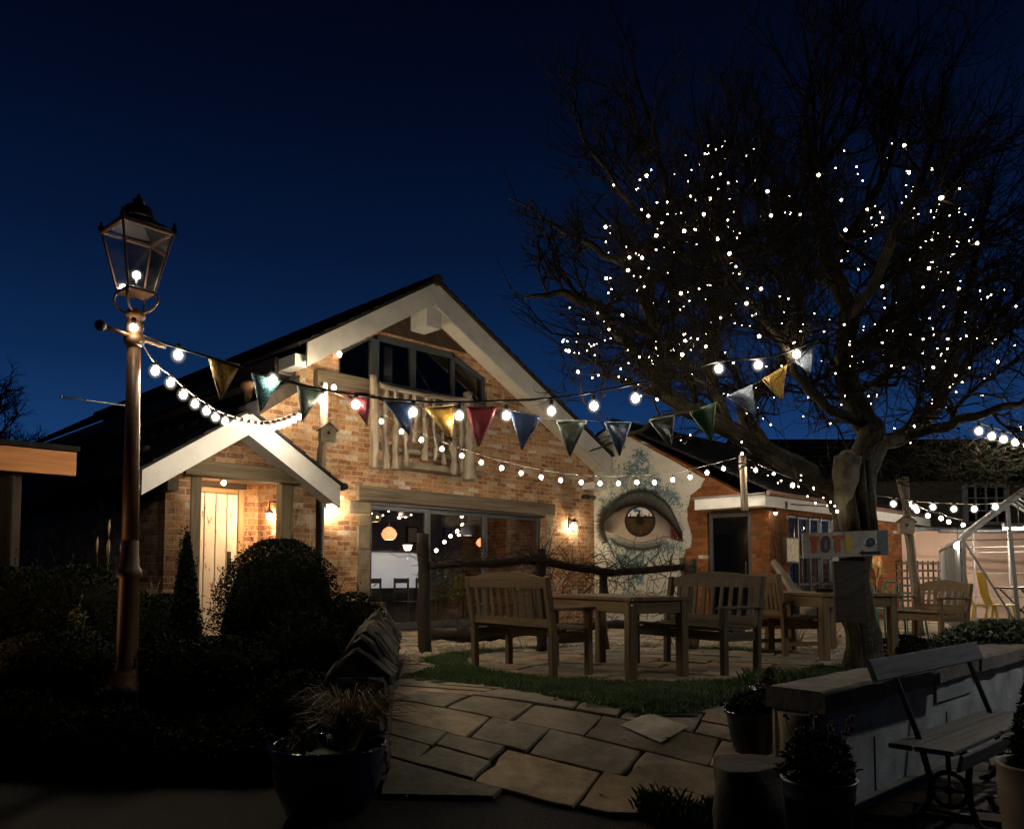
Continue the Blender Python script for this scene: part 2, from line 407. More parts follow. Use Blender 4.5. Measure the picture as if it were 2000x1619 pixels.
for j in range(len(ys) - 1):
    for i in range(nx - 1):
        a = j * nx + i; mb.face([a, a + 1, a + 1 + nx, a + nx], [(xs[i], ys[j]), (xs[i + 1], ys[j]), (xs[i + 1], ys[j + 1]), (xs[i], ys[j + 1])], True)
m, nt, b = newmat('tarmac_and_soil'); v = coords(nt, 'Object')
n1 = noisen(nt, v, 90, 3); n2 = noisen(nt, v, 1.2, 4)
c = mixc(nt, .5, ramp(nt, n1, [(.35, (.012, .011, .010)), (.7, (.055, .050, .043))]), ramp(nt, n2, [(.3, (.5, .5, .5)), (.7, (1, 1, 1))]), 'MULTIPLY')
nt.links.new(c, b.inputs['Base Color']); b.inputs['Roughness'].default_value = .95; bump(nt, b, n1, .9, .015)
g = mb.build('ground', m); g['kind'] = 'structure'

# paving slabs: one sheet of flags over the path and the patio
def clip(poly, hp):
    out = []
    for i in range(len(poly)):
        p, q = poly[i], poly[(i + 1) % len(poly)]
        dp = (p[0] - hp[0]) * hp[2] + (p[1] - hp[1]) * hp[3]; dq = (q[0] - hp[0]) * hp[2] + (q[1] - hp[1]) * hp[3]
        if dp >= 0: out.append(p)
        if (dp >= 0) != (dq >= 0):
            k = dp / (dp - dq); out.append((p[0] + (q[0] - p[0]) * k, p[1] + (q[1] - p[1]) * k))
    return out
E1 = Vector((math.cos(math.radians(-27)), math.sin(math.radians(-27)))); E2 = Vector((-E1.y, E1.x))
front = [(-.95, 5.02), (.05, 4.98), (.35, 4.84), (.75, 4.78), (1.3, 4.84), (1.95, 4.95)]
def front_y(x):
    for (a, b_), (c_, d_) in zip(front, front[1:]):
        if x <= c_: return b_ + (d_ - b_) * (x - a) / (c_ - a)
    return front[-1][1]
mb = MB(); cols = []
prng = random.Random(11)
palette = [(.38, .30, .20), (.43, .34, .23), (.34, .28, .21), (.45, .34, .21), (.30, .265, .21), (.39, .27, .175), (.35, .30, .24), (.27, .23, .18)]
r = -9.0
while r < 18:
    big = 1.0
    wd = prng.choice([.30, .38, .46, .56]); u = -14 + prng.random()
    while u < 16:
        ln = prng.choice([.34, .45, .56, .68, .85]); split = prng.random() < .22
        parts = [(u, u + ln, r, r + wd)]
        if split:
            k = prng.uniform(.4, .6); parts = [(u, u + ln, r, r + wd * k), (u, u + ln, r + wd * k, r + wd)]
        for (u0, u1, r0, r1) in parts:
            gp = prng.uniform(.006, .013); j = lambda: prng.uniform(-.016, .016)
            q = [(u0 + gp + j(), r0 + gp + j()), (u1 - gp + j(), r0 + gp + j()), (u1 - gp + j(), r1 - gp + j()), (u0 + gp + j(), r1 - gp + j())]
            dd_ = prng.random()
            P = [(a * E1.x + b_ * E2.x, 4 + a * E1.y + b_ * E2.y) for a, b_ in q]
            cx = sum(p[0] for p in P) / 4; cy = sum(p[1] for p in P) / 4
            if cy < 4.4 or cy > 19 or cx < -6 or cx > 10: continue
            wx = -.78 - (cy - 5.2) * .10
            if cx < wx - .42 and cy < 10.8: continue
            s_ = (Vector((cx, cy)) - RW0).dot(RN)
            low = s_ > 0
            if s_ > -.3 and not low and cy < 9: continue
            if low and (cy > 9.4 or s_ < .0 or s_ > 1.4 or cy < 4.75): continue
            if W2L((cx, cy, 0)).y > .3: continue
            if not low:
                # trim by the front line
                n_ = len(P); fy = front_y(cx)
                if cy < fy + .02: continue
                fx0, fx1 = front_y(cx - .3), front_y(cx + .3); nrm = Vector((-(fx1 - fx0), .6)).normalized()
                P = clip(P, (cx, fy, nrm.x, nrm.y))
                if len(P) < 3: continue
                if cy < 10.5: P = clip(P, (-.80, 5.2, 1, .10))
                if len(P) < 3: continue
            PP = []
            for i_ in range(len(P)):
                a_, b2 = P[i_], P[(i_ + 1) % len(P)]; L_ = math.hypot(b2[0] - a_[0], b2[1] - a_[1]); k_ = max(1, int(L_ / .09)) if cy < 9 else 1
                for q_ in range(k_):
                    x_, y_ = a_[0] + (b2[0] - a_[0]) * q_ / k_, a_[1] + (b2[1] - a_[1]) * q_ / k_; e_ = .006 * noise.noise((x_ * 9, y_ * 9, cx * 7)) + .006 * noise.noise((x_ * 31, y_ * 31, cy * 7)) - (.012 if prng.random() < .04 else 0)
                    d_ = Vector((x_ - cx, y_ - cy)); d_ = d_ / max(d_.length, 1e-4) * e_ * 1.4; PP.append((x_ + d_.x, y_ + d_.y))
            P = PP
            base = prng.choice(palette); kk = prng.uniform(.78, 1.12); colr = [min(1, c_ * kk) for c_ in base] + [1]
            if low: colr = [c_ * .8 for c_ in colr[:3]] + [1]
            dz = prng.uniform(-.006, .007)
            # subdivide the slab along its length so that it follows the slope
            top = [Vector((x, y, (gz(x, y) if not low else -.46) + dz)) for x, y in P]
            i0 = len(mb.v)
            cen = Vector((cx, cy, sum(t.z for t in top) / len(top)))
            ins = [cen + (t - cen) * .982 + Vector((0, 0, .0)) for t in top]
            for t in ins: mb.v.append((t.x, t.y, t.z)); cols.append(colr)
            for t in top: mb.v.append((t.x, t.y, t.z - .006)); cols.append(colr)
            for t in top: mb.v.append((t.x, t.y, t.z - .028)); cols.append([c_ * .6 for c_ in colr[:3]] + [1])
            k_ = len(top)
            mb.face([i0 + i for i in range(k_)], [(t.x, t.y) for t in ins])
            for i in range(k_):
                n2_ = (i + 1) % k_
                mb.face([i0 + k_ + i, i0 + k_ + n2_, i0 + n2_, i0 + i], [(0, 0), (1, 0), (1, 1), (0, 1)])
                mb.face([i0 + 2 * k_ + i, i0 + 2 * k_ + n2_, i0 + k_ + n2_, i0 + k_ + i], [(0, 0), (1, 0), (1, 1), (0, 1)])
        u += ln
    r += wd
i0 = len(mb.v)
for px_, py_ in ((1212, 1399), (1290, 1412), (1345, 1400), (1268, 1389)):
    p = atz(px_, py_, -.055)
    mb.v.append((p.x, p.y, gz(p.x, p.y) + .009)); cols.append([.50, .45, .36, 1])
mb.face([i0, i0 + 1, i0 + 2, i0 + 3], [(0, 0), (1, 0), (1, 1), (0, 1)])
PAV = m_attr('stone_flags', .8, 26, .6)
pv = mb.build('paving', PAV, attr=cols); pv['kind'] = 'structure'

# lawn ring round the seating
DC = Vector((1.35, 9.2)); DR = 1.87
lawn = [(-1.0, 7.75), (-.35, 7.2), (0, 6.82), (.58, 6.3), (.96, 6.05), (1.33, 6.1), (1.99, 6.6), (2.7, 7.25), (3.3, 8.2), (3.6, 9.6), (3.1, 10.5), (1.8, 11.05), (.4, 10.95), (-.75, 10.1), (-1.0, 9.3), (-.75, 8.5)]
def inpoly(x, y, P):
    c = False; j = len(P) - 1
    for i in range(len(P)):
        if (P[i][1] > y) != (P[j][1] > y) and x < (P[j][0] - P[i][0]) * (y - P[i][1]) / (P[j][1] - P[i][1]) + P[i][0]: c = not c
        j = i
    return c
def in_lawn(x, y):
    wob = .05 * noise.noise((x * 3, y * 3, 0))
    if (Vector((x, y)) - DC).length < DR + wob: return False
    if x > 2.9 and 8.6 < y < 10: return False
    return inpoly(x + wob, y + wob, lawn)
mb = MB(); gr = random.Random(3)
ptsn = 0
while ptsn < 26000:
    x = gr.uniform(-1.1, 3.7); y = 6 + 5.7 * gr.random() ** 1.35
    if not in_lawn(x, y): continue
    ptsn += 1
    z = gz(x, y) + .0; h = gr.uniform(.022, .052) * (1 + .5 * noise.noise((x * 4, y * 4, 2))); a = gr.random() * 6.28; w_ = gr.uniform(.004, .008)
    dx, dy = math.cos(a) * w_, math.sin(a) * w_; lx, ly = gr.uniform(-.03, .03), gr.uniform(-.03, .03)
    i0 = len(mb.v); mb.v += [(x - dx, y - dy, z), (x + dx, y + dy, z), (x + lx, y + ly, z + h)]
    mb.face([i0, i0 + 1, i0 + 2], [(0, 0), (1, 0), (.5, 1)])
GRS = m_plain('grass_blades', (.085, .15, .035), .6, .4, 3, c2=(.04, .08, .018))
SOIL = m_plain('lawn_soil', (.035, .05, .015), .95, .4, 12, .6, 40)
gs = 0.16; mb.m = 1
for i in range(32):
    for j in range(38):
        x, y = -1.2 + i * gs, 5.9 + j * gs
        if in_lawn(x + gs / 2, y + gs / 2):
            mb.poly([(x, y, gz(x, y) + .008), (x + gs, y, gz(x + gs, y) + .008), (x + gs, y + gs, gz(x + gs, y + gs) + .008), (x, y + gs, gz(x, y + gs) + .008)])
tag(mb.build('grass', [GRS, SOIL]), 'ring of short green lawn around the round paved seating circle', 'grass', kind='stuff')
# tufts at the path edge
mb = MB()
for (cx, cy, n_, R, H) in ((.86, 4.82, 260, .16, .12), (1.12, 4.74, 200, .14, .10), (2.3, 7.05, 420, .35, .16), (2.75, 7.3, 300, .3, .14), (1.4, 4.6, 160, .2, .09)):
    for _ in range(n_):
        a = gr.random() * 6.28; d = R * math.sqrt(gr.random()); x, y = cx + d * math.cos(a), cy + d * math.sin(a); z = gz(x, y) - .02
        h = H * gr.uniform(.5, 1.1); w_ = .004; a2 = gr.random() * 6.28; lx, ly = math.cos(a2) * h * .5, math.sin(a2) * h * .5
        i0 = len(mb.v); mb.v += [(x - w_, y, z), (x + w_, y, z), (x + lx * .4, y + ly * .4, z + h * .7), (x + lx, y + ly, z + h * .95)]
        mb.face([i0, i0 + 1, i0 + 2], [(0, 0), (1, 0), (.5, .5)]); mb.face([i0 + 1, i0 + 3, i0 + 2], [(0, 0), (1, 0), (.5, .5)])
tag(mb.build('grass_tuft', GRS), 'loose tufts of longer grass at the edges of the paving', 'grass', kind='stuff')

mb = MB()
for _ in range(90):
    x, y = gr.uniform(-.7, 3.2), gr.uniform(4.7, 10.5)
    if (Vector((x, y)) - RW0).dot(RN) > -.3 and y < 9: continue
    z = gz(x, y) + .006; s_ = gr.uniform(.012, .028); a = gr.random() * 6.28; c_, q_ = math.cos(a) * s_, math.sin(a) * s_
    mb.poly([(x - c_, y - q_, z), (x + q_ * .5, y - c_ * .5, z + .008), (x + c_, y + q_, z + .002), (x - q_ * .5, y + c_ * .5, z + .01)])
tag(mb.build('fallen_leaves', m_plain('dead_leaf', (.20, .11, .05), .8, .5, 30)), 'scattered small dead leaves on the flagstones and lawn', 'fallen leaves', kind='stuff')
# pebble strip behind the lawn
mb = MB(); peb = []
big = [(1.3 + (x - 1.3) * 1.30, 9.0 + (y - 9.0) * 1.42) for x, y in lawn]
for _ in range(9000):
    x, y = gr.uniform(-1.9, 4.2), gr.uniform(9.2, 12.2)
    if not inpoly(x, y, big) or in_lawn(x, y) or (Vector((x, y)) - DC).length < DR + .1: continue
    if W2L((x, y, 0)).y > -.9 or inpoly(x, y, [(1.3 + (a - 1.3) * 1.03, 9 + (b - 9) * 1.03) for a, b in lawn]): continue
    p = Vector((x, y, 0))
    rr = gr.uniform(.014, .030); i0 = len(mb.v); a0 = gr.random() * 6
    c0 = Vector((p.x, p.y, gr.uniform(.0, .015) + .01))
    for k in range(5):
        a = a0 + k * 1.2566; mb.v.append((c0.x + rr * math.cos(a), c0.y + rr * math.sin(a), c0.z))
    mb.v.append((c0.x, c0.y, c0.z + rr * .7))
    kk = gr.uniform(.35, .75)
    for _k in range(6): peb.append((kk, kk * .88, kk * .7, 1))
    for k in range(5): mb.face([i0 + k, i0 + (k + 1) % 5, i0 + 5], [(0, 0), (1, 0), (.5, 1)])
tag(mb.build('gravel', m_attr('pale_pebbles', .7), attr=peb), 'strip of pale pebbles between the lawn and the house', 'gravel', kind='stuff')
# ------------------------------------------------------------------ main brick house
HB = house_thing('brick_house', 'brick gabled house with white barge boards, timber lintel and wide grey glazed doors', 'building')
BY = -.5                       # barge plane in front of the wall
AP = W(852, 548, BY); BL = W(601, 664, BY); BR = W(1195, 889, BY)
sL = (AP.z - BL.z) / (AP.x - BL.x); sR = (AP.z - BR.z) / (BR.x - AP.x)
def roofz(t): return AP.z - (sL * (AP.x - t) if t < AP.x else sR * (t - AP.x))
TW0, TW1 = -1.4, 5.73
uw = dict(b0=W(661, 737), b1=W(951, 790), m0=W(742, 655), m1=W(893, 683), r1=W(951, 737))
wz0 = (uw['b0'].z + uw['b1'].z) / 2
UT = [uw['b0'].x, W(731, 700).x, W(743, 700).x, W(812, 700).x, W(888, 700).x, W(898, 700).x, uw['b1'].x]
mtop = (uw['m0'].z + uw['m1'].z) / 2
DT = [W(722, 1100).x, W(840, 1100).x, W(955, 1100).x, W(1065, 1100).x]
DZ = (W(722, 985).z + W(1065, 1003).z) / 2
print('apex', AP, 'slopes', sL, sR, 'UT', UT, 'wz0', wz0, 'mtop', mtop, 'DT', DT, 'DZ', DZ)
R3 = lambda t, z, y=0: Vector((t, y, z))
whole = [R3(TW0, -.6), R3(TW1, -.6), R3(TW1, roofz(TW1) - .2), R3(AP.x, AP.z - .22), R3(TW0, roofz(TW0) - .2)]
def under(t): return roofz(t) - .42
uppoly = [R3(UT[0], wz0), R3(UT[6], wz0), R3(UT[6], min(uw['r1'].z, under(UT[6]))), R3(UT[4] + .05, mtop), R3(UT[2] - .0, mtop), R3(UT[0], min(mtop, under(UT[0])) - .02)]
dpoly = [R3(DT[0], 0), R3(DT[3], 0), R3(DT[3], DZ), R3(DT[0], DZ)]
mb = MB(); mb.prism(whole, (0, .3, 0), [uppoly, dpoly]); WALL = mb.build('wall', BRICK, HB)
# side / back walls (give the place depth)
mb = MB(); mb.box((TW0, .3, -.6), (TW0 + .28, 15.8, roofz(TW0) - .25)); mb.box((TW1 - .3, .3, -.6), (TW1, 15.8, roofz(TW1) - .25)); mb.build('side_wall', BRICK, HB)
# lean-to on the left, same plane
LT = -3.92
lz0, lz1 = 3.84, 2.06
mb = MB(); mb.prism([R3(LT, -.6, -.0), R3(TW0 - .002, -.6), R3(TW0 - .002, lz0), R3(LT, lz1)], (0, .3, 0), [[R3(-3.7, -.1), R3(-2.0, -.1), R3(-2.0, 2.4), R3(-3.7, 2.08)]])
mb.build('wall', BRICK, HB)
mb = MB(); mb.box((LT, -1.5, -.6), (LT + .2, -.002, lz1)); mb.box((LT, .302, -.6), (LT + .2, 15.7, lz1)); mb.build('side_wall', BRICK, HB)
# roofs: courses of overlapping slates
def roof_slab(mb, a0, a1, b0, b1, course=.24, th=.035):
    """a0->a1 the eave line, b0->b1 the ridge line (local 3-D)"""
    a0, a1, b0, b1 = map(Vector, (a0, a1, b0, b1)); n = max(1, int((b0 - a0).length / course))
    nrm = (a1 - a0).cross(b0 - a0).normalized()
    if nrm.z < 0: nrm = -nrm
    for i in range(n):
        f0, f1 = i / n, min(1, (i + 1.12) / n)
        p0, p1, q0, q1 = a0.lerp(b0, f0), a1.lerp(b1, f0), a0.lerp(b0, f1), a1.lerp(b1, f1)
        lift = nrm * th
        mb.poly([p0 + lift, p1 + lift, q1 + nrm * .004, q0 + nrm * .004]); mb.poly([p0 - nrm * .02, p1 - nrm * .02, p1 + lift, p0 + lift])
        mb.poly([p0 - nrm * .02, p0 + lift, q0 + nrm * .004, q0 - nrm * .02]); mb.poly([p1 + lift, p1 - nrm * .02, q1 - nrm * .02, q1 + nrm * .004])
        mb.poly([p1 - nrm * .02, p0 - nrm * .02, q0 - nrm * .02, q1 - nrm * .02])
def ridge(mb, a, b, r=.11, n=None):
    a = Vector(a); b = Vector(b); L = (b - a).length; n = n or int(L / .42)
    for i in range(n):
        p, q = a.lerp(b, i / n), a.lerp(b, (i + .97) / n)
        mb.tube([p, q], [r, r * .92], 8)
RB = 16.0
rb = MB()
eL = TW0 - .28; eR = TW1 + .35
roof_slab(rb, (eL, BY - .06, roofz(eL)), (eL, RB, roofz(eL)), (AP.x, BY - .06, AP.z), (AP.x, RB, AP.z))
roof_slab(rb, (eR, RB, roofz(eR)), (eR, BY - .06, roofz(eR)), (AP.x, RB, AP.z), (AP.x, BY - .06, AP.z))
ROOF = rb.build('roof', SLATE, HB)
rb = MB(); ridge(rb, (AP.x, BY - .07, AP.z + .0), (AP.x, RB, AP.z + .0), .10); rb.build('ridge_tiles', SLATE, ROOF)
# stepped slate edge along the verge seen against the sky
# barge boards
BH = .36
def barge(a, b, y, h, th=.04, m=WPAINT, parent=HB, name='barge_board'):
    mb = MB(); mb.prism([R3(a[0], a[1], y), R3(b[0], b[1], y), R3(b[0], b[1] - h, y), R3(a[0], a[1] - h, y)], (0, th, 0)); return mb.build(name, m, parent)
barge((BL.x, roofz(BL.x) - .035), (AP.x, AP.z - .035), BY, BH, m=GPAINT)
barge((AP.x, AP.z - .035), (BR.x, roofz(BR.x) - .035), BY, BH + .04, m=GPAINT)
# soffits under the overhang
def soff(t0, t1, d=.30, y0=BY + .04, y1=0, m=SOFFIT):
    mb = MB(); mb.prism([R3(t0, roofz(t0) - d, y0), R3(t1, roofz(t1) - d, y0), R3(t1, roofz(t1) - d + .03, y0), R3(t0, roofz(t0) - d + .03, y0)], (0, y1 - y0, 0)); return mb.build('soffit', m, HB)
soff(BL.x, AP.x); soff(AP.x, eR)
mb = MB(); mb.box((AP.x - .16, BY + .05, AP.z - .80), (AP.x + .16, .0, AP.z - .38), .02); mb.build('ridge_beam', GPAINT, HB)
mb = MB(); zz0 = mtop + .02; tl_ = AP.x - (AP.z - .34 - zz0) / sL; tr_2 = AP.x + (AP.z - .34 - zz0) / sR; mb.prism([R3(tl_, zz0, -.016), R3(tr_2, zz0, -.016), R3(AP.x, AP.z - .34, -.016)], (0, .014, 0)); mb.build('gable_shade_panel', m_wood('gable_shade', (.022, .014, .009), (.075, .045, .028), crack=.8), HB)  # dark panel laid over the brick to paint the shade below the apex
# boxed eave ends
mb = MB(); mb.box((eL + .06, BY + .14, roofz(eL) - .26), (TW0 - .02, .12, roofz(eL) - .08)); mb.build('eave_box', WPAINT, HB)
mb = MB(); mb.box((eL, .12, roofz(eL) - .30), (eL + .06, RB - .1, roofz(eL) - .05)); mb.build('eave_board', DRIFT, HB)
mb = MB(); mb.box((eL + .06, .12, roofz(eL) - .30), (TW0, 3.0, roofz(eL) - .27)); mb.build('soffit', SOFFIT, HB)
wb0, wb1 = W(1137, 945), W(1171, 958)
mb = MB(); mb.box((wb0.x, -.34, wb1.z - .02), (TW1 + .02, -.0, wb0.z + .02)); mb.build('eave_box', WPAINT, HB)
# lean-to roof with its dark timber verge
rb = MB(); roof_slab(rb, (LT - .25, -.12, lz1 - .12), (LT - .25, 15.8, lz1 - .12), (TW0, -.12, lz0 + .12), (TW0, 15.8, lz0 + .12)); rb.build('roof', SLATE, HB)
mb = MB(); mb.prism([R3(LT - .25, lz1 - .30, -.125), R3(TW0, lz0 - .12, -.125), R3(TW0, lz0 + .10, -.125), R3(LT - .25, lz1 - .14, -.125)], (0, .12, 0)); mb.build('verge_board', DRIFT, HB)
mb = MB(); mb.box((LT - .12, -1.85, lz1 - .16), (LT + .0, 15.7, lz1 - .02)); mb.build('eave_board', DRIFT, HB)
# pale timber band beneath the upper window
mb = MB(); b_ = W(655, 742).z
mb.bar(R3(W(612, 740).x, wz0 - .12, -.05), R3(UT[1] - .05, wz0 - .12, -.05), .16, .26); mb.bar(R3(UT[1] + .02, wz0 - .1, -.03), R3(UT[6] + .35, wz0 - .1, -.03), .08, .12)
mb.build('sill_beam', OAK, HB)
# upper window frame, mullions, panes
fr = MB(); yb = .10
def fb(t0, z0, t1, z1, w=.07, y=yb, d=.08): fr.bar(R3(t0, z0, y), R3(t1, z1, y), d, w, (0, 0, 1) if abs(t1 - t0) > abs(z1 - z0) else (1, 0, 0), .004)
fb(UT[0], wz0 + .04, UT[6], wz0 + .04)
fb(UT[2], mtop - .05, UT[4], mtop - .05, .10)
for t in (UT[0] + .035, (UT[1] + UT[2]) / 2, UT[4] + .03, UT[6] - .035): fb(t, wz0 + .08, t, under(t) - .0 if t in (UT[0] + .035, UT[6] - .035) else mtop - .1, .07 if t != (UT[1] + UT[2]) / 2 else .17)
fb(UT[3], wz0 + .08, UT[3], mtop - .1, .12)
fr.bar(R3(UT[4] + .07, mtop - .1, yb), R3(UT[6], uppoly[2].z - .04, yb), .08, .08)
fr.bar(R3(UT[0], uppoly[5].z - .03, yb), R3(UT[1], mtop - .06, yb), .08, .08)
FRM = fr.build('window_frame', GREYF, HB)
mb = MB(); mb.poly([R3(p.x, p.z, yb + .02) for p in uppoly]); mb.build('pane', GLASS, FRM)
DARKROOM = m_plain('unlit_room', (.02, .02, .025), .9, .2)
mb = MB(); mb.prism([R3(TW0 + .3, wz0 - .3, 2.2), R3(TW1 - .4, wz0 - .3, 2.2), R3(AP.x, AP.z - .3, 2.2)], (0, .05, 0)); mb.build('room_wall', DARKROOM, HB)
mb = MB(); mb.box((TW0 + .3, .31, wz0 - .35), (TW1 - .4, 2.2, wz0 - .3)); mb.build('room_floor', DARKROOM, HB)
CURT = m_plain('cream_curtain', (.55, .50, .42), .9, .15)
ct = MB(); t_ = W(780, 700).x
for k in range(5): ct.tube([R3(t_ - .06 + k * .035, wz0 + .1, .34), R3(t_ - .06 + k * .035, mtop - .1, .34)], .022, 6)
ct.build('curtain', CURT, HB)
mb = MB(); mb.bar(R3(UT[3] + .1, mtop - .15, .30), R3(UT[4] - .1, mtop - 1.0, .30), .03, .03); mb.build('blind_cord', OAK, HB)

# lintel and jamb stones of the glazed doors
l0, l1 = W(701, 942, -.06), W(1083, 985, -.06)
lzt = (l0.z + l1.z) / 2 - .01; print('lintel', l0, l1, DZ)
mb = MB(); mb.bar(R3(l0.x, (lzt + DZ) / 2 + .01, .02), R3(l1.x, (lzt + DZ) / 2 - .01, .02), .20, max(.16, lzt - DZ - .015), (0, 0, 1), .015)
mb.build('lintel', OAK, HB)
qs = MB(); q2 = MB(); qr = random.Random(5); z = -.05
while z < DZ - .05:
    h = qr.uniform(.16, .42); h = min(h, DZ - z + .02)
    wd = qr.uniform(.22, .42); qs.box((DT[0] - wd, -.012 - qr.random() * .01, z + .008), (DT[0] - .003, .28, z + h - .008), .02)
    wd = qr.uniform(.14, .22); q2.box((DT[3] + .003, -.012 - qr.random() * .01, z + .008), (DT[3] + wd, .28, z + h - .008), .02)
    z += h
qs.build('jamb_stones', STONE, HB); q2.build('jamb_stones', STONE, HB)
# glazed sliding doors, one part per leaf
for i in range(3):
    a, b = DT[i] + .02, DT[i + 1] - (.0 if i < 2 else .02)
    m_ = MB(); y = .10 + .03 * i
    m_.bar(R3(a + .035, .05, y), R3(a + .035, DZ - .03, y), .07, .06); m_.bar(R3(b - .035, .05, y), R3(b - .035, DZ - .03, y), .07, .06)
    m_.bar(R3(a + .07, .10, y), R3(b - .07, .10, y), .06, .11); m_.bar(R3(a + .07, DZ - .07, y), R3(b - .07, DZ - .07, y), .06, .08)
    d = m_.build('glazed_door', GREYF, HB)
    m_ = MB(); m_.poly([R3(a + .07, .15, y), R3(b - .07, .15, y), R3(b - .07, DZ - .1, y), R3(a + .07, DZ - .1, y)]); m_.build('pane', GLASS, d)
    if i == 1: m_ = MB(); m_.bar(R3(a + .035, .9, y - .05), R3(a + .035, 1.15, y - .05), .02, .02); m_.build('handle', IRON, d)
m_ = MB(); m_.box((DT[0], .02, DZ - .035), (DT[3], .26, DZ - .001)); m_.build('door_track', DKGREY, HB); m_ = MB(); m_.box((DT[0], .02, -.02), (DT[3], .30, .03)); m_.build('door_sill', DKGREY, HB)

# the lit room behind the doors
IW = m_plain('inner_plaster', (.20, .17, .14), .9, .25, 3); IFL = m_wood('inner_floor', (.07, .05, .03), (.16, .11, .07))
mb = MB(); mb.box((-1.1, 4.6, 0), (5.4, 4.65, 2.6)); mb.build('room_wall', IW, HB)
mb = MB(); mb.box((-1.1, .31, -.06), (5.4, 4.6, -.01)); mb.build('room_floor', IFL, HB)
mb = MB(); mb.box((-1.1, .31, 2.5), (5.4, 4.6, 2.55)); mb.build('room_ceiling', IW, HB)
WARM = m_emit('warm_shade', (1.0, .36, .12), 1.6); WARMB = m_emit('warm_bulb', (1.0, .72, .42), 26)
def pendant(t, y, z, r, mat_, lab, cat='pendant lamp', shade=None, bst=None):
    q = thing('pendant_lamp', lab, cat, L2W((t, y, 0)), HA)
    m_ = MB(); m_.tube([(0, 0, z + r * .8), (0, 0, 2.5)], .006, 5); m_.build('flex', CABLE, q)
    m_ = MB(); m_.lathe([(r * .25, r * .9), (r * .75, r * .55), (r, 0), (r * .8, -r * .5), (r * .55, -r * .7)], (0, 0, z), 16); m_.build('lamp_shade', mat_, q)
    m_ = MB(); m_.sphere((0, 0, z - r * .1), r * .32); m_.build('bulb', WARMB, q); return q
p_ = W(760, 1043, 1.5); pendant(p_.x, 1.5, p_.z, .15, WARM, 'glowing orange pendant lamp inside the left pane of the glazed doors')
p_ = W(733, 1010, 1.2); pendant(p_.x, 1.2, p_.z, .12, m_plain('glass_shade', (.6, .5, .35), .3), 'small round glass pendant lamp at the far left of the glazed doors')
p_ = W(790, 1000, 1.0); pendant(p_.x, 1.0, p_.z, .13, m_plain('white_shade', (.8, .8, .8), .4), 'white pendant lamp high in the left pane of the glazed doors')
p_ = W(913, 1035, 1.6); pendant(p_.x, 1.6, p_.z, .16, m_plain('blue_grey_shade', (.35, .42, .55), .5), 'blue grey cone pendant lamp in the middle pane of the glazed doors')
p_ = W(796, 1070, 2.0)
tl = thing('table_lamp', 'small warm glass lamp standing on the white counter indoors', 'table lamp', L2W((p_.x, 2.0, 0)), HA)
ctop = W(770, 1076, 1.7).z; cbot = W(770, 1148, 1.7).z
m_ = MB(); m_.lathe([(.05, ctop), (.05, ctop + .02), (.012, ctop + .03), (.012, p_.z)], (0, 0, 0), 12); m_.build('stem', IRON, tl)
m_ = MB(); m_.lathe([(.03, 0), (.07, .03), (.085, .10), (.10, .12)], (0, 0, p_.z - .06), 12); m_.build('lamp_shade', m_emit('glass_glow', (1, .72, .4), 5), tl)
cn = thing('bar_counter', 'white fronted counter behind the left glazed door', 'counter', L2W((0, 0, 0)), HA)
m_ = MB(); m_.box((W(700, 1100, 1.7).x, 1.7, cbot), (W(822, 1100, 1.7).x, 2.3, ctop - .03)); m_.build('front_panel', m_emit('counter_glow', (.90, .86, .88), .26), cn)  # panel glows weakly by itself in place of light falling on it
m_ = MB(); m_.box((W(700, 1100, 1.7).x - .02, 1.66, ctop - .03), (W(822, 1100, 1.7).x + .03, 2.36, ctop)); m_.build('counter_top', OAK, cn)
m_ = MB(); m_.box((W(700, 1100, 1.7).x, 1.74, -.01), (W(822, 1100, 1.7).x - .02, 2.26, cbot)); m_.build('plinth', DARKROOM, cn)
CHR = m_plain('chair_wood', (.06, .03, .018), .5, .3)
def indoor_chair(t, y, rz, lab):
    q = thing('dining_chair', lab, 'chair', L2W((t, y, 0)), HA + rz, 'dining chairs inside the glazed room')
    m_ = MB(); m_.box((-.2, -.2, .43), (.2, .2, .47)); m_.build('seat', CHR, q)
    for sx in (-1, 1):
        for sy in (-1, 1):
            m_ = MB(); m_.bar((sx * .17, sy * .17, 0), (sx * .17, sy * .17, .43 if sy < 0 else .9), .035, .035); m_.build('leg', CHR, q)
    m_ = MB(); m_.bar((-.17, .17, .85), (.17, .17, .85), .03, .09); m_.bar((-.17, .17, .65), (.17, .17, .65), .03, .06); m_.build('backrest', CHR, q)
for a in ((.25, 1.0, .3, 'wooden dining chair indoors, leftmost behind the left glazed door'), (.85, 1.1, -.4, 'wooden dining chair indoors, behind the right half of the left glazed door'), (1.7, 1.2, .1, 'wooden dining chair indoors, behind the middle glazed door on its left'), (2.5, 1.6, .6, 'wooden dining chair indoors, behind the middle glazed door on its right'), (3.4, 1.2, -.2, 'wooden dining chair indoors, behind the right glazed door')): indoor_chair(*a)
PIC = m_plain('framed_print', (.55, .50, .42), .6, .2, 12)
for px_, py_, ww, hh, lb in ((805, 1045, .34, .42, 'dark framed print on the inner wall between the orange lamp and the door frame'), (880, 1030, .4, .5, 'framed print on the inner wall behind the middle glazed door'), (1000, 1040, .36, .46, 'framed print on the inner wall behind the right glazed door')):
    p_ = W(px_, py_, 4.55); q = thing('picture_frame', lb, 'picture', L2W((p_.x, 4.55, 0)), HA)
    m_ = MB(); m_.box((-ww / 2, -.02, p_.z - hh / 2), (ww / 2, .05, p_.z + hh / 2)); m_.build('frame', DRIFT, q)
    m_ = MB(); m_.box((-ww / 2 + .04, -.03, p_.z - hh / 2 + .04), (ww / 2 - .04, -.019, p_.z + hh / 2 - .04)); m_.build('print', PIC, q)
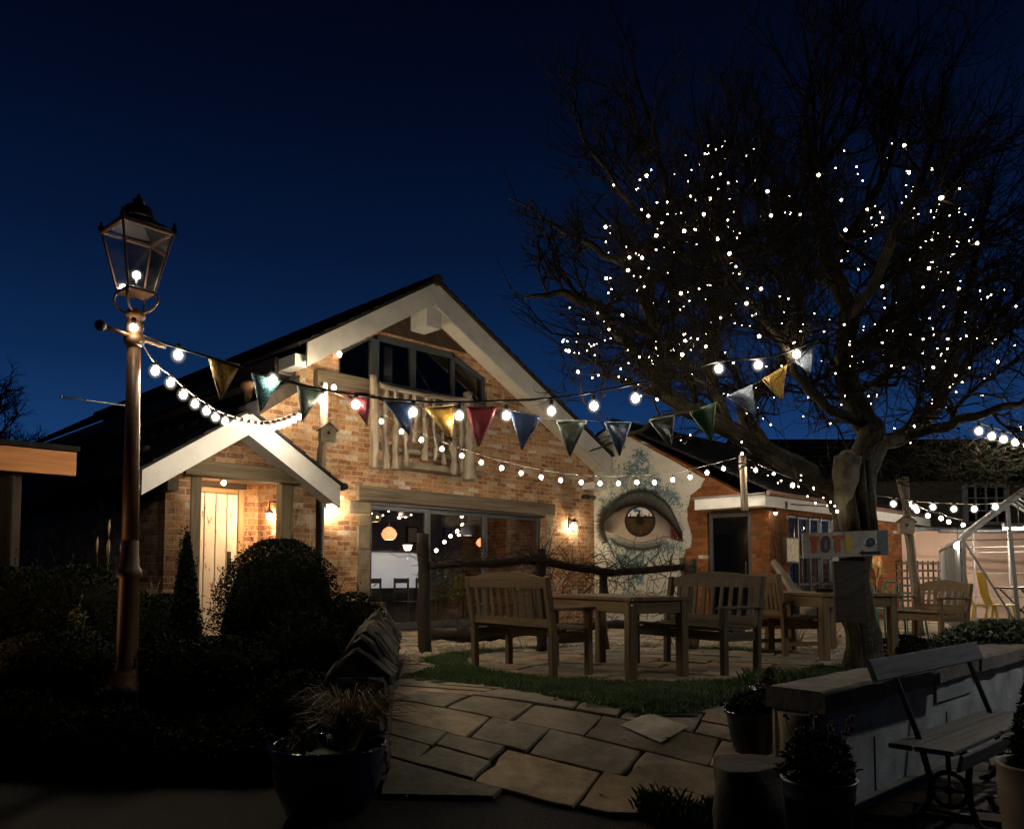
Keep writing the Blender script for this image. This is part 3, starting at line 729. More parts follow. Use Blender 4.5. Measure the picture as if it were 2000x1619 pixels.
# short string of bulbs added indoors in place of a reflection in the glass
q = thing('string_lights', 'short string of bulbs behind the middle door standing in for a reflection in its glass', 'string lights', L2W((0, 0, 0)), HA, 'festoon light strings')
pa = [W(852, 1075, 1.0), W(868, 1058, 1.3), W(880, 1047, 1.6), W(893, 1037, 1.9), W(903, 1025, 2.1), W(902, 1008, 2.1)]
m_ = MB(); m_.tube([p + Vector((0, 0, .05)) for p in pa], .005, 5); m_.build('cable', CABLE, q)
for p in pa:
    m_ = MB(); m_.sphere((0, 0, 0), .035); m_.build('bulb', WARMB, q, p)
q = thing('string_lights', 'tiny warm lights strung along the ceiling inside the left glazed door', 'string lights', L2W((0, 0, 0)), HA, 'festoon light strings')
pa = [W(726 + i * 11, 1003 + 7 * math.sin(i * 1.3), .75 + .04 * i) for i in range(10)]
m_ = MB(); m_.tube([p + Vector((0, 0, .03)) for p in pa], .004, 5); m_.build('cable', CABLE, q)
for p in pa: m_ = MB(); m_.sphere((0, 0, 0), .013); m_.build('bulb', WARMB, q, p)
p_ = W(940, 1060, 2.4); pendant(p_.x, 2.4, p_.z, .12, WARM, 'small amber pendant lamp inside the middle glazed door, near its right edge')
p_ = W(1003, 1075, 2.6); pendant(p_.x, 2.6, p_.z, .10, WARM, 'small amber pendant lamp deep inside the right glazed door')
# other indoor blob shapes: a tall plant and tall stools near the glass
pl = thing('potted_plant', 'leafy dark green plant in a pot low behind the middle glazed door', 'plant', L2W((W(880, 1180, .9).x, .9, 0)), HA)
m_ = MB(); m_.lathe([(.12, 0), (.16, .3), (.17, .32), (.14, .32)], (0, 0, 0), 14); m_.build('pot', m_plain('clay_pot', (.25, .12, .07), .8), pl)
m_ = MB(); r_ = random.Random(9)
for k in range(500):
    a = r_.random() * 6.28; e = r_.uniform(-.3, 1.4); d = .42 * r_.random() ** .5; c = Vector((math.cos(a) * math.cos(e) * d, math.sin(a) * math.cos(e) * d, .62 + math.sin(e) * d * 1.2)); s_ = r_.uniform(.02, .05); u_ = Vector((r_.uniform(-1, 1), r_.uniform(-1, 1), r_.uniform(-1, 1))).normalized(); v_ = u_.orthogonal().normalized()
    m_.poly([c - u_ * s_, c + v_ * s_ * .4, c + u_ * s_, c - v_ * s_ * .4])
m_.build('foliage', m_plain('indoor_leaf', (.10, .16, .04), .5, .4), pl)

# ------------------------------------------------------------------ porch (part of the house)
PY, PB = -1.5, -1.9
pL, pR = LT, W(617, 1000, PY).x
pa = W(488, 800, PB); pe0 = W(278, 913, PB); pe1 = W(665, 945, PB); pzl = pe0.z; pzr = pe1.z
print('porch', pa, pe0, pe1, pL, pR)
psl = (pa.z - pe0.z) / (pa.x - pe0.x); psr = (pa.z - pe1.z) / (pe1.x - pa.x)
def pz(t): return pa.z - (psl * (pa.x - t) if t < pa.x else psr * (t - pa.x))
o0, o1 = W(371, 1000, PY).x, W(572, 1000, PY).x; bz0 = (W(380, 930, PY).z + W(560, 942, PY).z) / 2 - .0
mb = MB(); mb.prism([R3(pL, -.6, PY), R3(pR, -.6, PY), R3(pR, pz(pR) - .15, PY), R3(pa.x, pa.z - .17, PY), R3(pL, pz(pL) - .12, PY)], (0, .22, 0), [[R3(o0, -.5, PY), R3(o1, -.5, PY), R3(o1, bz0, PY), R3(o0, bz0, PY)]])
mb.build('porch_wall', BRICK, HB)
mb = MB(); mb.box((pR - .22, PY + .222, -.6), (pR - .002, -.002, 2.35)); mb.build('porch_side_wall', BRICK, HB)
mb = MB(); mb.bar(R3(W(358, 918, PY).x, bz0 + .085, PY - .005), R3(W(600, 945, PY).x, bz0 + .085, PY - .005), .15, .19, (0, 0, 1), .012); mb.build('porch_beam', OAKG, HB)
for t0, t1 in ((o0, o0 + .13), (o1 - .17, o1)):
    mb = MB(); mb.bar(R3((t0 + t1) / 2, -.45, PY + .06), R3((t0 + t1) / 2, bz0 - .012, PY + .06), t1 - t0, .16, (0, 1, 0), .012); mb.build('porch_post', OAKG, HB)
rb = MB(); roof_slab(rb, (pe0.x - .08, PB - .03, pz(pe0.x - .08)), (pe0.x - .08, 2.6, pz(pe0.x - .08)), (pa.x, PB - .03, pa.z), (pa.x, 2.6, pa.z), .2, .022)
roof_slab(rb, (pe1.x + .02, -.01, pz(pe1.x + .02)), (pe1.x + .02, PB - .03, pz(pe1.x + .02)), (pa.x, -.01, pa.z), (pa.x, PB - .03, pa.z), .2, .022)
PRF = rb.build('porch_roof', SLATE, HB)
rb = MB(); ridge(rb, (pa.x, PB - .05, pa.z + .01), (pa.x, 2.5, pa.z + .01), .075); rb.build('ridge_tiles', SLATE, PRF)
barge((pe0.x, pzl - .02), (pa.x, pa.z - .02), PB, .28); barge((pa.x, pa.z - .02), (pe1.x, pz(pe1.x) - .02), PB, .29)
mb = MB(); mb.prism([R3(pe0.x + .02, pz(pe0.x) - .24, PB + .04), R3(pa.x, pa.z - .26, PB + .04), R3(pa.x, pa.z - .235, PB + .04), R3(pe0.x + .02, pz(pe0.x) - .215, PB + .04)], (0, PY - PB - .04, 0)); mb.build('soffit', WPAINT, HB)
mb = MB(); mb.prism([R3(pa.x, pa.z - .26, PB + .04), R3(pe1.x, pz(pe1.x) - .24, PB + .04), R3(pe1.x, pz(pe1.x) - .215, PB + .04), R3(pa.x, pa.z - .235, PB + .04)], (0, PY - PB - .04, 0)); mb.build('soffit', WPAINT, HB)
mb = MB(); mb.tube([R3(pe1.x + .06, pz(pe1.x) - .03, PB - .02), R3(pe1.x + .06, pz(pe1.x) - .03, -.02)], .05, 8); mb.build('gutter', IRON, HB)
dp = W(623, 1050, -1.15)
mb = MB(); mb.tube([R3(dp.x, -.1, -1.15), R3(dp.x, 1.0, -1.15), R3(dp.x + .01, pz(pe1.x) - .1, -1.15)], .062, 10); mb.build('pole_shade_tube', IRON, HB)  # added dark tube standing in for the pole's lower length in eave shade
# recess: back wall, ceiling, floor, plank door
RY = -.35
mb = MB(); mb.box((pL + .2, RY, -.5), (pR - .22, RY + .12, 2.6)); mb.build('porch_back_wall', BRICK, HB)
mb = MB(); mb.box((pL + .2, PY + .22, bz0 + .07), (pR - .22, RY, bz0 + .10)); mb.build('porch_ceiling', PINE, HB)
mb = MB(); mb.box((pL, PY - .3, -.6), (pR, RY, .0)); mb.build('porch_step', STONE, HB)
d0, d1 = W(374, 1000, RY - .03).x, W(462, 1000, RY - .03).x; dzt = W(425, 965, RY).z
DOORP = m_plain('worn_cream_paint', (.66, .57, .42), .6, .12, 3)
m, nt, b = newmat('worn_cream_paint_flaked'); v = coords(nt, 'UV', (9, 2.2, 1))
nn = noisen(nt, v, 1.5, 8, .75); v2 = coords(nt, 'Object')
c = mixc(nt, ramp(nt, nn, [(.575, (0, 0, 0)), (.60, (1, 1, 1))]), (.70, .64, .53), (.20, .13, .08))
c = mixc(nt, .4, c, ramp(nt, noisen(nt, v2, 5, 5), [(.3, (.7, .66, .58)), (.7, (1, 1, 1))]), 'MULTIPLY')
nt.links.new(c, b.inputs['Base Color']); b.inputs['Roughness'].default_value = .6; bump(nt, b, nn, .4, .005); DOORP = m
DR_ = MB(); pw = (d1 - d0) / 4
for k in range(4):
    DR_.bar(R3(d0 + pw * (k + .5), 0, RY - .05), R3(d0 + pw * (k + .5), dzt, RY - .05), pw - .012, .04, (0, 1, 0), .005)
PDOOR = DR_.build('plank_door', DOORP, HB)
m_ = MB(); m_.bar(R3(d1 - .12, .95, RY - .08), R3(d1 - .12, 1.27, RY - .08), .055, .02, (0, 1, 0)); m_.tube([R3(d1 - .12, 1.02, RY - .09), R3(d1 - .12, 1.05, RY - .13), R3(d1 - .12, 1.17, RY - .13), R3(d1 - .12, 1.2, RY - .09)], .009, 6); m_.build('handle', IRON, PDOOR)
m_ = MB(); m_.box((d0 - .02, RY - .05, dzt + .012), (d1 + .03, RY, dzt + .075)); m_.bar(R3(d1 + .05, 0, RY - .04), R3(d1 + .05, dzt + .075, RY - .04), .085, .07, (0, 1, 0)); m_.build('door_frame', PINE, HB)
m_ = MB(); m_.bar(R3(d0 + .05, dzt + .15, RY - .05), R3(d1 + .12, dzt + .15, RY - .05), .08, .12); m_.build('door_lintel', DRIFT, HB)

# porch lamps
AMB = (1.0, .66, .36)
cl = house_thing('ceiling_light', 'small amber ceiling light under the porch roof above the plank door', 'ceiling light')
p_ = W(437, 942, -.85); cz = bz0 + .07
m_ = MB(); m_.lathe([(.05, cz), (.05, cz - .03), (.0, cz - .03)], (p_.x, -.85, 0), 14); m_.build('fitting', IRON, cl)
m_ = MB(); m_.sphere((p_.x, -.85, cz - .055), .03); m_.build('bulb', m_emit('amber_bulb', AMB, 620), cl)
wl = house_thing('wall_lantern', 'amber wall lantern on the brick inside the porch recess', 'wall light')
p_ = V(526, 1008, pR - .22 - .13); x_ = p_.x; ly_ = p_.y; print('porch lamp', p_, RY)
m_ = MB(); m_.tube([(x_ + .13, ly_, p_.z + .2), (x_, ly_, p_.z + .2), (x_, ly_, p_.z + .08)], .01, 6); m_.lathe([(.0, .1), (.055, .05), (.06, .04)], (x_, ly_, p_.z), 12); m_.build('bracket', IRON, wl)
m_ = MB(); m_.bulb((x_, ly_, p_.z), .065, (1, 1, 1.3)); m_.build('bulb', m_bulb('amber_bulb_large', (1.0, .64, .34), 480), wl)
def wall_light(px, py, lab, st, y=-.0, down=True):
    p = W(px, py, y - .14); q = house_thing('wall_lantern', lab, 'wall light')
    x, z = p.x, p.z
    m_ = MB(); m_.box((x - .04, y - .03, z + .0), (x + .04, y, z + .2)); m_.tube([(x, y - .02, z + .14), (x, y - .14, z + .18)], .01, 6); m_.lathe([(.0, .19), (.07, .13), (.075, .11)], (x, y - .14, z), 4, math.pi / 4); m_.build('bracket', IRON, q)
    m_ = MB()
    for k in range(4):
        a = math.pi / 4 + k * math.pi / 2; m_.bar((x + .07 * math.cos(a), y - .14 + .07 * math.sin(a), z + .11), (x + .05 * math.cos(a), y - .14 + .05 * math.sin(a), z - .09), .008, .008)
    m_.lathe([(.05, -.09), (.0, -.10)], (x, y - .14, z), 4, math.pi / 4); m_.build('cage', IRON, q)
    m_ = MB(); m_.bulb((x, y - .14, z + .01), .068, (1, 1, 1.45)); m_.build('bulb', m_bulb('wall_bulb', (1.0, .76, .48), st * 1.3), q)
    return q
wall_light(649, 993, 'bright wall lantern right of the porch, half hidden behind a dark post', 300)
wall_light(1122, 1030, 'bright square wall lantern on brick between the glazed doors and the eye mural', 170)
gb = house_thing('eave_light', 'tiny warm bulb under the white barge board beside the upper window', 'eave light')
p_ = W(663, 692, -.15)
m_ = MB(); m_.lathe([(.035, .09), (.035, .04), (.0, .04)], (p_.x, -.15, p_.z), 10); m_.build('holder', m_plain('copper', (.35, .15, .07), .4, metal=1), gb)
m_ = MB(); m_.sphere((p_.x, -.15, p_.z - .0), .035, sc=(1, 1, 1.3)); m_.build('bulb', m_emit('eave_bulb', (1, .8, .6), 30), gb)
sp_ = house_thing('outdoor_speaker', 'small dark twin spotlight under the white eave box beside the mural', 'spotlight')
p_ = W(1150, 970, -.1)
m_ = MB(); m_.tube([(p_.x - .08, -.0, p_.z), (p_.x - .1, -.16, p_.z - .01)], .05, 10); m_.tube([(p_.x + .08, 0, p_.z), (p_.x + .12, -.16, p_.z - .02)], .05, 10); m_.build('lamp_head', IRON, sp_)
m_ = MB(); m_.box((p_.x - .12, -.012, p_.z - .03), (p_.x + .12, .0, p_.z + .03)); m_.build('mount', IRON, sp_); sp_.name = 'spotlight'

cw = MB(); a = W(484, 800, .3); b = W(480, 752, .3)
cw.lathe([(.13, a.z - .1), (.11, a.z), (.07, a.z + .02), (.06, b.z - .1), (.10, b.z - .06), (.12, b.z), (.09, b.z + .05), (.0, b.z + .08)], (a.x, .3, 0), 14); cw.build('chimney_pot', m_plain('terracotta', (.24, .12, .07), .8), HB)

# ------------------------------------------------------------------ weathered timber balustrade under the upper window
bal = house_thing('timber_balustrade', 'weathered grey driftwood balustrade fixed in front of the upper window', 'balustrade')
YB = -.38
def wp(px, py, y=YB): return W(px, py, y)
for (x0, ya, yb_, r0, r1, am) in ((731, 733, 915, .062, .075, .2),):
    m_ = MB(); m_.log(wp(x0, yb_), wp(x0, ya), r1, r0, .4, 12, 20, .02); m_.build('post', SILVER, bal)
m_ = MB(); m_.log(wp(916, 938), wp(914, 768), .13, .085, .5, 12, 20, .05); m_.build('post', SILVER, bal)
m_ = MB(); m_.log(wp(742, 752, YB - .02), wp(830, 773, YB - .02), .042, .036, .15, 8, 8, .03); m_.log(wp(828, 772, YB - .02), wp(920, 783, YB - .02), .036, .05, .15, 8, 8, .03); m_.build('top_rail', SILVER, bal)
m_ = MB(); m_.log(wp(742, 872, YB + .10), wp(900, 897, YB + .10), .06, .055, .2, 8, 12, .03); m_.build('bottom_rail', SILVER, bal)
br_ = random.Random(4)
for i, (xp, yt, ybm, wr) in enumerate(((754, 757, 916, 1.0), (773, 760, 917, 1.1), (793, 765, 911, 1.0), (811, 770, 868, .9), (830, 773, 900, 1.1), (849, 777, 899, .8), (866, 780, 908, .7), (884, 784, 929, 1.3), (901, 787, 922, 1.0))):
    m_ = MB(); a, b = wp(xp + br_.uniform(-2, 2), ybm), wp(xp, yt); m_.log(a, b, .050 * wr, .042 * wr, .55, 9, 22, .05); m_.build('slat', SILVER, bal)
lg = MB(); a, b = W(735, 885, -.02), W(930, 925, -.02)
lg.box((a.x, -.34, (a.z + b.z) / 2 - .16), (b.x - .1, -.0, (a.z + b.z) / 2 - .06)); lg.build('ledge', STONE, bal)
# ------------------------------------------------------------------ wing with the painted eye
WB = house_thing('mural_building', 'low brick wing with a huge eye mural on peeling plaster and a dark glass door', 'building')
WX = 5.73; WYN = V(1503, 1050).y
ga = V(1207, 830); wl_ = V(1375, 923)
ws = (ga.z - wl_.z) / (ga.y - wl_.y)
ez = ga.z - ws * (ga.y - WYN)
print('wing', WYN, ga, wl_, ws, ez)
Q = lambda y, z, x=WX: Vector((x, y, z))
yb2 = 2 * ga.y - WYN
dy0, dy1 = V(1382, 1050).y, V(1467, 1050).y; dzt2 = V(1420, 1000).z
mb = MB(); mb.prism([Q(WYN, -.1), Q(yb2, -.1), Q(yb2, ez), Q(ga.y, ga.z - .06), Q(WYN, ez)], (.25, 0, 0), [[Q(dy1, 0), Q(dy0, 0), Q(dy0, dzt2), Q(dy1, dzt2)]]); mb.build('wall', BRICK2, WB)
# long right face with its window opening
X1 = 13.2
wa, wb_ = W(1541, 1050, WYN).x, W(1745, 1050, WYN).x
wt = W(1541, 1004, WYN).z; wbz = .02
mb = MB(); mb.prism([Vector((WX + .252, WYN, -.1)), Vector((X1, WYN, -.1)), Vector((X1, WYN, ez + .05)), Vector((WX + .252, WYN, ez + .05))], (0, .25, 0), [[Vector((wa, WYN, wbz)), Vector((wb_ - 2.6, WYN, wbz)), Vector((wb_ - 2.6, WYN, wt)), Vector((wa, WYN, wt))]]); mb.build('wall', BRICK2, WB)
mb = MB(); mb.box((X1 - .25, WYN + .252, -.1), (X1, yb2, ez)); mb.build('end_wall', BRICK2, WB)
# plaster with the eye: colour per vertex, painted flat on the wall
edge = [(800, 1420), (905, 1395), (927, 1374), (938, 1377), (945, 1372), (952, 1369), (959, 1361), (967, 1350), (983, 1347), (995, 1343), (1016, 1344), (1036, 1350), (1056, 1352), (1070, 1350), (1073, 1339), (1087, 1337), (1110, 1334), (1140, 1326), (1170, 1322), (1230, 1322)]
ex = np.array([e[1] for e in edge], float); ey = np.array([e[0] for e in edge], float)
ny, nz = 290, 340; Y0, Y1, Z0, Z1 = WYN + .9, .0, -.05, ga.z
yy = np.linspace(Y1, Y0, ny); zz = np.linspace(Z0, Z1, nz)
pts = np.zeros((nz, ny, 2))
mrot = np.array(HM.to_3x3()); hp = np.array(HP)
GY, GZ = np.meshgrid(yy, zz)
L = np.stack([np.full_like(GY, WX), GY, GZ], -1) @ mrot.T + hp - np.array([0, 0, EYE])
cP, sP = math.cos(PITCH), math.sin(PITCH)
dep = L[..., 1] * cP + L[..., 2] * sP; upv = -L[..., 1] * sP + L[..., 2] * cP
PX = CX + F * L[..., 0] / dep; PYY = PPY - F * upv / dep
ZX = (PX - 1140) * 6.746; ZY = (PYY - 900) * 6.746
rs = np.random.RandomState(3)
def fbm(x, y, sc, oct=4, seed=0):
    out = np.zeros_like(x); amp = 1; tot = 0
    for o in range(oct):
        n = 256; g = np.random.RandomState(seed * 10 + o).rand(n, n)
        u = x / sc * 2 ** o + 37.3 * o; v = y / sc * 2 ** o + 11.7 * o
        i = np.floor(u).astype(int); j = np.floor(v).astype(int); fu = u - i; fv = v - j
        fu = fu * fu * (3 - 2 * fu); fv = fv * fv * (3 - 2 * fv)
        a = g[i % n, j % n]; b = g[(i + 1) % n, j % n]; c = g[i % n, (j + 1) % n]; d = g[(i + 1) % n, (j + 1) % n]
        out += amp * ((a * (1 - fu) + b * fu) * (1 - fv) + (c * (1 - fu) + d * fu) * fv); tot += amp; amp *= .55
    return out / tot
def sst(a, b, x):
    t = np.clip((x - a) / (b - a), 0, 1); return t * t * (3 - 2 * t)
def paint(C, c, a): return C * (1 - a[..., None]) + np.array(c) * a[..., None]
C = np.zeros(ZX.shape + (3,)) + np.array([.53, .51, .46])
C *= (.86 + .28 * fbm(ZX, ZY, 130, 4, 1))[..., None]
def curve(pts_): return np.interp(ZX, [p[0] for p in pts_], [p[1] for p in pts_])
# teal and blue splatter above and below the eye
tn = fbm(ZX, ZY, 120, 5, 2); tf = fbm(ZX, ZY * .6, 22, 4, 3)
def blob(cx, cy, rx, ry): return np.exp(-(((ZX - cx) / rx) ** 2 + ((ZY - cy) / ry) ** 2))
dens = blob(620, 120, 260, 150) + blob(780, -60, 140, 120) + .9 * blob(380, 560, 220, 130) + .9 * blob(1080, 480, 260, 170) + .8 * blob(720, 330, 500, 130) + 1.1 * blob(600, 1260, 380, 170) + .9 * blob(1150, 1150, 200, 120) + .7 * blob(350, 1050, 170, 130) + .8 * blob(700, 1460, 170, 160) + .5 * blob(1280, 800, 90, 200) + .8 * blob(620, 1700, 190, 260)
a = sst(.48, .95, dens * .80 + (tn - .5) * 1.2 + (fbm(ZX, ZY * .5, 9, 3, 30) - .5) * 1.6 + (tf - .5) * 1.2 * np.clip(dens, 0, 1))
C = paint(C, (.07, .19, .18), a * .9)
a = sst(.60, .88, dens * .7 + (fbm(ZX, ZY, 60, 4, 5) - .5) * 1.6 + (fbm(ZX, ZY, 14, 3, 6) - .5) * 1.2); C = paint(C, (.10, .17, .24), a * .75)
a = sst(.75, .95, dens * .5 + (fbm(ZX, ZY, 45, 4, 8) - .5) * 2.0); C = paint(C, (.36, .40, .37), a * .7)
C = paint(C, (.30, .31, .29), np.clip(blob(740, 800, 640, 520), 0, 1) * .30)
for (cx, cy, r_) in ((780, 150, 34), (1190, 560, 62), (1210, 500, 60), (440, 150, 36), (760, 470, 46), (1000, 1230, 42), (560, 1300, 50)):
    d = np.hypot(ZX - cx, (ZY - cy) * .8); C = paint(C, (.12, .22, .20), np.exp(-((d - r_) / 9) ** 2) * .6)
up = curve([(225, 930), (300, 790), (400, 680), (550, 598), (680, 572), (800, 578), (950, 645), (1100, 765), (1200, 880), (1265, 975), (1310, 1045)])
lo = curve([(225, 930), (300, 925), (450, 985), (600, 1045), (750, 1068), (900, 1048), (1050, 1003), (1130, 1000), (1200, 1035), (1250, 1050), (1310, 1050)])
cr = curve([(250, 760), (330, 635), (450, 515), (600, 425), (750, 392), (900, 420), (1050, 510), (1150, 620), (1220, 760), (1300, 950)])
inx = (ZX > 225) & (ZX < 1310)
# skin between crease and lid: green grey, darker near the lid
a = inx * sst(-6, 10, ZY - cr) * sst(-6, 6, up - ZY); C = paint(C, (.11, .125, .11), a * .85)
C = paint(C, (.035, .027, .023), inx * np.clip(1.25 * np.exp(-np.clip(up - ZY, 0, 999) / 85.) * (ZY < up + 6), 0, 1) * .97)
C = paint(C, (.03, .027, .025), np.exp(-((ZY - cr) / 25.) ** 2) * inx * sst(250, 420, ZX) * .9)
C = paint(C, (.04, .033, .03), blob(300, 800, 130, 190) * .97)
C = paint(C, (.05, .042, .038), blob(400, 680, 170, 110) * .8)
for cx in (520, 590, 640, 720, 800, 860): C = paint(C, (.10, .09, .08), np.exp(-((ZX - cx - (ZY - 470) * .1 * (1 if cx < 700 else -1)) / 12.) ** 2) * sst(400, 430, ZY) * sst(20, -40, ZY - up) * inx * .6)
# white of the eye
inside = inx * sst(-4, 8, ZY - up) * sst(-5, 5, lo - ZY)
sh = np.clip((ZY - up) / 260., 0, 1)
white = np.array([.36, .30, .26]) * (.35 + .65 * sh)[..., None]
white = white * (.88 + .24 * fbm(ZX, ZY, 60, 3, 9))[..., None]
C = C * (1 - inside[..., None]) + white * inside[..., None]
C = paint(C, (.07, .055, .05), inside * blob(300, 870, 150, 120) * .9)
# iris
d = np.hypot((ZX - 750) / 203., (ZY - 795) / 205.); ang = np.arctan2(ZY - 795, ZX - 750)
streak = fbm(np.cos(ang) * 160 + 400, np.sin(ang) * 160 + 400, 9, 3, 12)
ir = np.array([.085, .052, .034]) * (.5 + 1.2 * streak)[..., None] * (.55 + .75 * np.clip(1 - np.abs(d - .6) * 1.4, 0, 1))[..., None]
ia = sst(1.03, .97, d) * inside
C = C * (1 - ia[..., None]) + ir * ia[..., None]
C = paint(C, (.04, .03, .028), ia * sst(.80, .97, d) * .8)
C = paint(C, (.02, .016, .016), ia * sst(.30, .22, np.hypot((ZX - 750) / 205., (ZY - 790) / 205.)) * .75)
sky_ = ia * sst(.90, .84, d) * sst(735, 722, ZY + 10 * (fbm(ZX, ZY, 20, 2, 14) - .5))
sc_ = np.array([.10, .16, .34]) + (np.array([.62, .62, .62]) - np.array([.10, .16, .34])) * sst(.45, .62, fbm(ZX, ZY * 1.6, 70, 4, 15) + .5 * blob(650, 720, 60, 30) + .6 * blob(840, 670, 80, 60))[..., None]
C = C * (1 - sky_[..., None]) + sc_ * sky_[..., None]
for (cx, w_, top) in ((735, 11, 655), (718, 16, 700), (625, 7, 690), (868, 6, 680), (820, 20, 712)): C = paint(C, (.02, .02, .025), sky_ * (np.abs(ZX - cx) < w_) * (ZY > top))
C = paint(C, (.02, .018, .018), ia * np.exp(-((ZY - 742) / 13.) ** 2) * (d < .92) * .9)
# caruncle, lids, lashes
C = paint(C, (.14, .03, .025), inside * sst(1120, 1180, ZX) * .9)
C = paint(C, (.5, .28, .25), inside * sst(.6, .8, fbm(ZX, ZY, 18, 3, 17)) * sst(1140, 1180, ZX) * .6)
C = paint(C, (.015, .012, .011), np.exp(-((ZY - up) / 22.) ** 2) * inx * sst(320, 480, ZX) * .95)
C = paint(C, (.05, .04, .035), np.exp(-((ZY - lo - 2) / 6.) ** 2) * sst(380, 460, ZX) * (ZX < 1310) * .8)
C = paint(C, (.60, .58, .54), np.exp(-((ZY - lo + 7) / 4.) ** 2) * blob(760, 1058, 110, 60) * .9)
lw = curve([(330, 1010), (450, 1090), (600, 1140), (800, 1160), (1000, 1120), (1100, 1070)])
C = paint(C, (.045, .045, .043), np.exp(-((ZY - lw) / 36.) ** 2) * sst(330, 420, ZX) * sst(1130, 1000, ZX) * .9)
C = paint(C, (.17, .185, .17), sst(0, 15, ZY - lo) * sst(10, -10, ZY - lw) * sst(330, 430, ZX) * sst(1180, 1050, ZX) * .7)
C = paint(C, (.10, .09, .08), np.exp(-((ZY - lw + 45) / 8.) ** 2) * sst(500, 600, ZX) * sst(1130, 1000, ZX) * .5)
def stroke(x0, y0, x1, y1, w_, col_, al):
    global C
    dx, dy = x1 - x0, y1 - y0; t = np.clip(((ZX - x0) * dx + (ZY - y0) * dy) / (dx * dx + dy * dy), 0, 1)
    dd = np.hypot(ZX - x0 - dx * t, ZY - y0 - dy * t); C = paint(C, col_, np.exp(-(dd / (w_ * (1.15 - t))) ** 2) * al)
lr = random.Random(2)
for k in range(34):
    f = k / 33; x0 = 300 - 40 * math.sin(f * 3.1) + 40 * abs(f - .5); y0 = 640 + f * 420; an = -2.7 + f * -1.1 + lr.uniform(-.1, .1); ln = lr.uniform(80, 130)
    stroke(x0, y0, x0 + math.cos(an) * ln, y0 + math.sin(an) * ln * (.8 if f < .5 else .8), 11, (.03, .027, .027), .9)
for k in range(80):
    f = k / 79; x0 = 280 + f * 700; y0 = float(np.interp(x0, [250, 450, 600, 750, 920], [680, 515, 425, 392, 430])); an = -1.57 - .55 + f * .6; ln = lr.uniform(30, 80)
    stroke(x0, y0, x0 + math.cos(an) * ln, y0 + math.sin(an) * ln, 8, (.04, .07, .07), .75)
for k in range(40):
    f = k / 39; x0 = 320 + f * 700; y0 = float(np.interp(x0, [320, 450, 600, 800, 1020], [1000, 1085, 1135, 1155, 1115])); an = 1.57 + .5 - f * .7; ln = lr.uniform(20, 60)
    stroke(x0, y0, x0 + math.cos(an) * ln, y0 + math.sin(an) * ln, 7, (.05, .08, .08), .65)
for k in range(26):
    x0 = lr.uniform(1180, 1330); y0 = lr.uniform(780, 940); stroke(x0, y0, x0 + lr.uniform(10, 40), y0 - lr.uniform(20, 60), 5, (.08, .13, .13), .45)
C = np.clip(C, .004, .9); lum = C.mean(-1, keepdims=True); C = C * np.clip((lum / .30), .25, 1.0) ** .55
exb = np.interp(PYY, ey, ex) + 1.6 * (fbm(PX, PYY, 4, 3, 21) - .5) * 3
topz = ga.z - ws * np.abs(ga.y - GY) - .10
keep = (PX < exb) & (GZ < topz)
idx = -np.ones(GY.shape, int); mb = MB(); cols = []
for j in range(nz - 1):
    for i in range(ny - 1):
        if keep[j, i] and keep[j + 1, i] and keep[j, i + 1] and keep[j + 1, i + 1]:
            q = []
            for (jj, ii) in ((j, i), (j, i + 1), (j + 1, i + 1), (j + 1, i)):
                if idx[jj, ii] < 0:
                    idx[jj, ii] = len(mb.v); mb.v.append((WX - .018, GY[jj, ii], GZ[jj, ii])); cols.append((*C[jj, ii], 1))
                q.append(int(idx[jj, ii]))
            mb.face(q, [(0, 0)] * 4, True)
# plaster edge thickness
border = MB()
m, nt, b = newmat('painted_plaster'); a_ = nt.nodes.new('ShaderNodeAttribute'); a_.attribute_name = 'col'
v = coords(nt, 'Object'); n_ = noisen(nt, v, 30, 7, .65)
c = mixc(nt, .25, a_.outputs['Color'], ramp(nt, n_, [(.3, (.6, .58, .55)), (.65, (1, 1, 1))]), 'MULTIPLY')
nt.links.new(c, b.inputs['Base Color']); b.inputs['Roughness'].default_value = .9; b.inputs['Specular IOR Level'].default_value = .05; bump(nt, b, n_, .3, .008)
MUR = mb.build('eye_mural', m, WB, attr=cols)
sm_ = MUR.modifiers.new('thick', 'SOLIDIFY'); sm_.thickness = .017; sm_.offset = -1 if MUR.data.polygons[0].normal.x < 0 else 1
# roofs
c1_ = min(V(1453, 1000, WX - .5).y, WYN - .16); ft_ = V(1453, 968, WX - .5).z
rb = MB(); ro = WX - .18; XE = X1 + .3
yE = c1_ - .08; zE = ft_ + .05; ez = zE + ws * (WYN - yE)
roof_slab(rb, (ro, yE, zE), (XE, yE, zE), (ro, ga.y, ga.z + .03), (XE, ga.y, ga.z + .03), .22, .03); roofE = (yE, zE)
yF = yb2 + .3; zF = ez - ws * .3
roof_slab(rb, (XE, yF, zF), (ro, yF, zF), (XE, ga.y, ga.z + .03), (ro, ga.y, ga.z + .03), .22, .03)
WR = rb.build('roof', SLATE, WB)
rb = MB(); ridge(rb, (ro - .01, ga.y, ga.z + .03), (XE, ga.y, ga.z + .03), .09); rb.build('ridge_tiles', SLATE, WR)
mb = MB(); mb.prism([Q(ga.y, ga.z - .01, ro + .02), Q(yF, zF - .04, ro + .02), Q(yF, zF - .20, ro + .02), Q(ga.y, ga.z - .18, ro + .02)], (.03, 0, 0)); mb.build('verge_board', SOFFIT, WB)
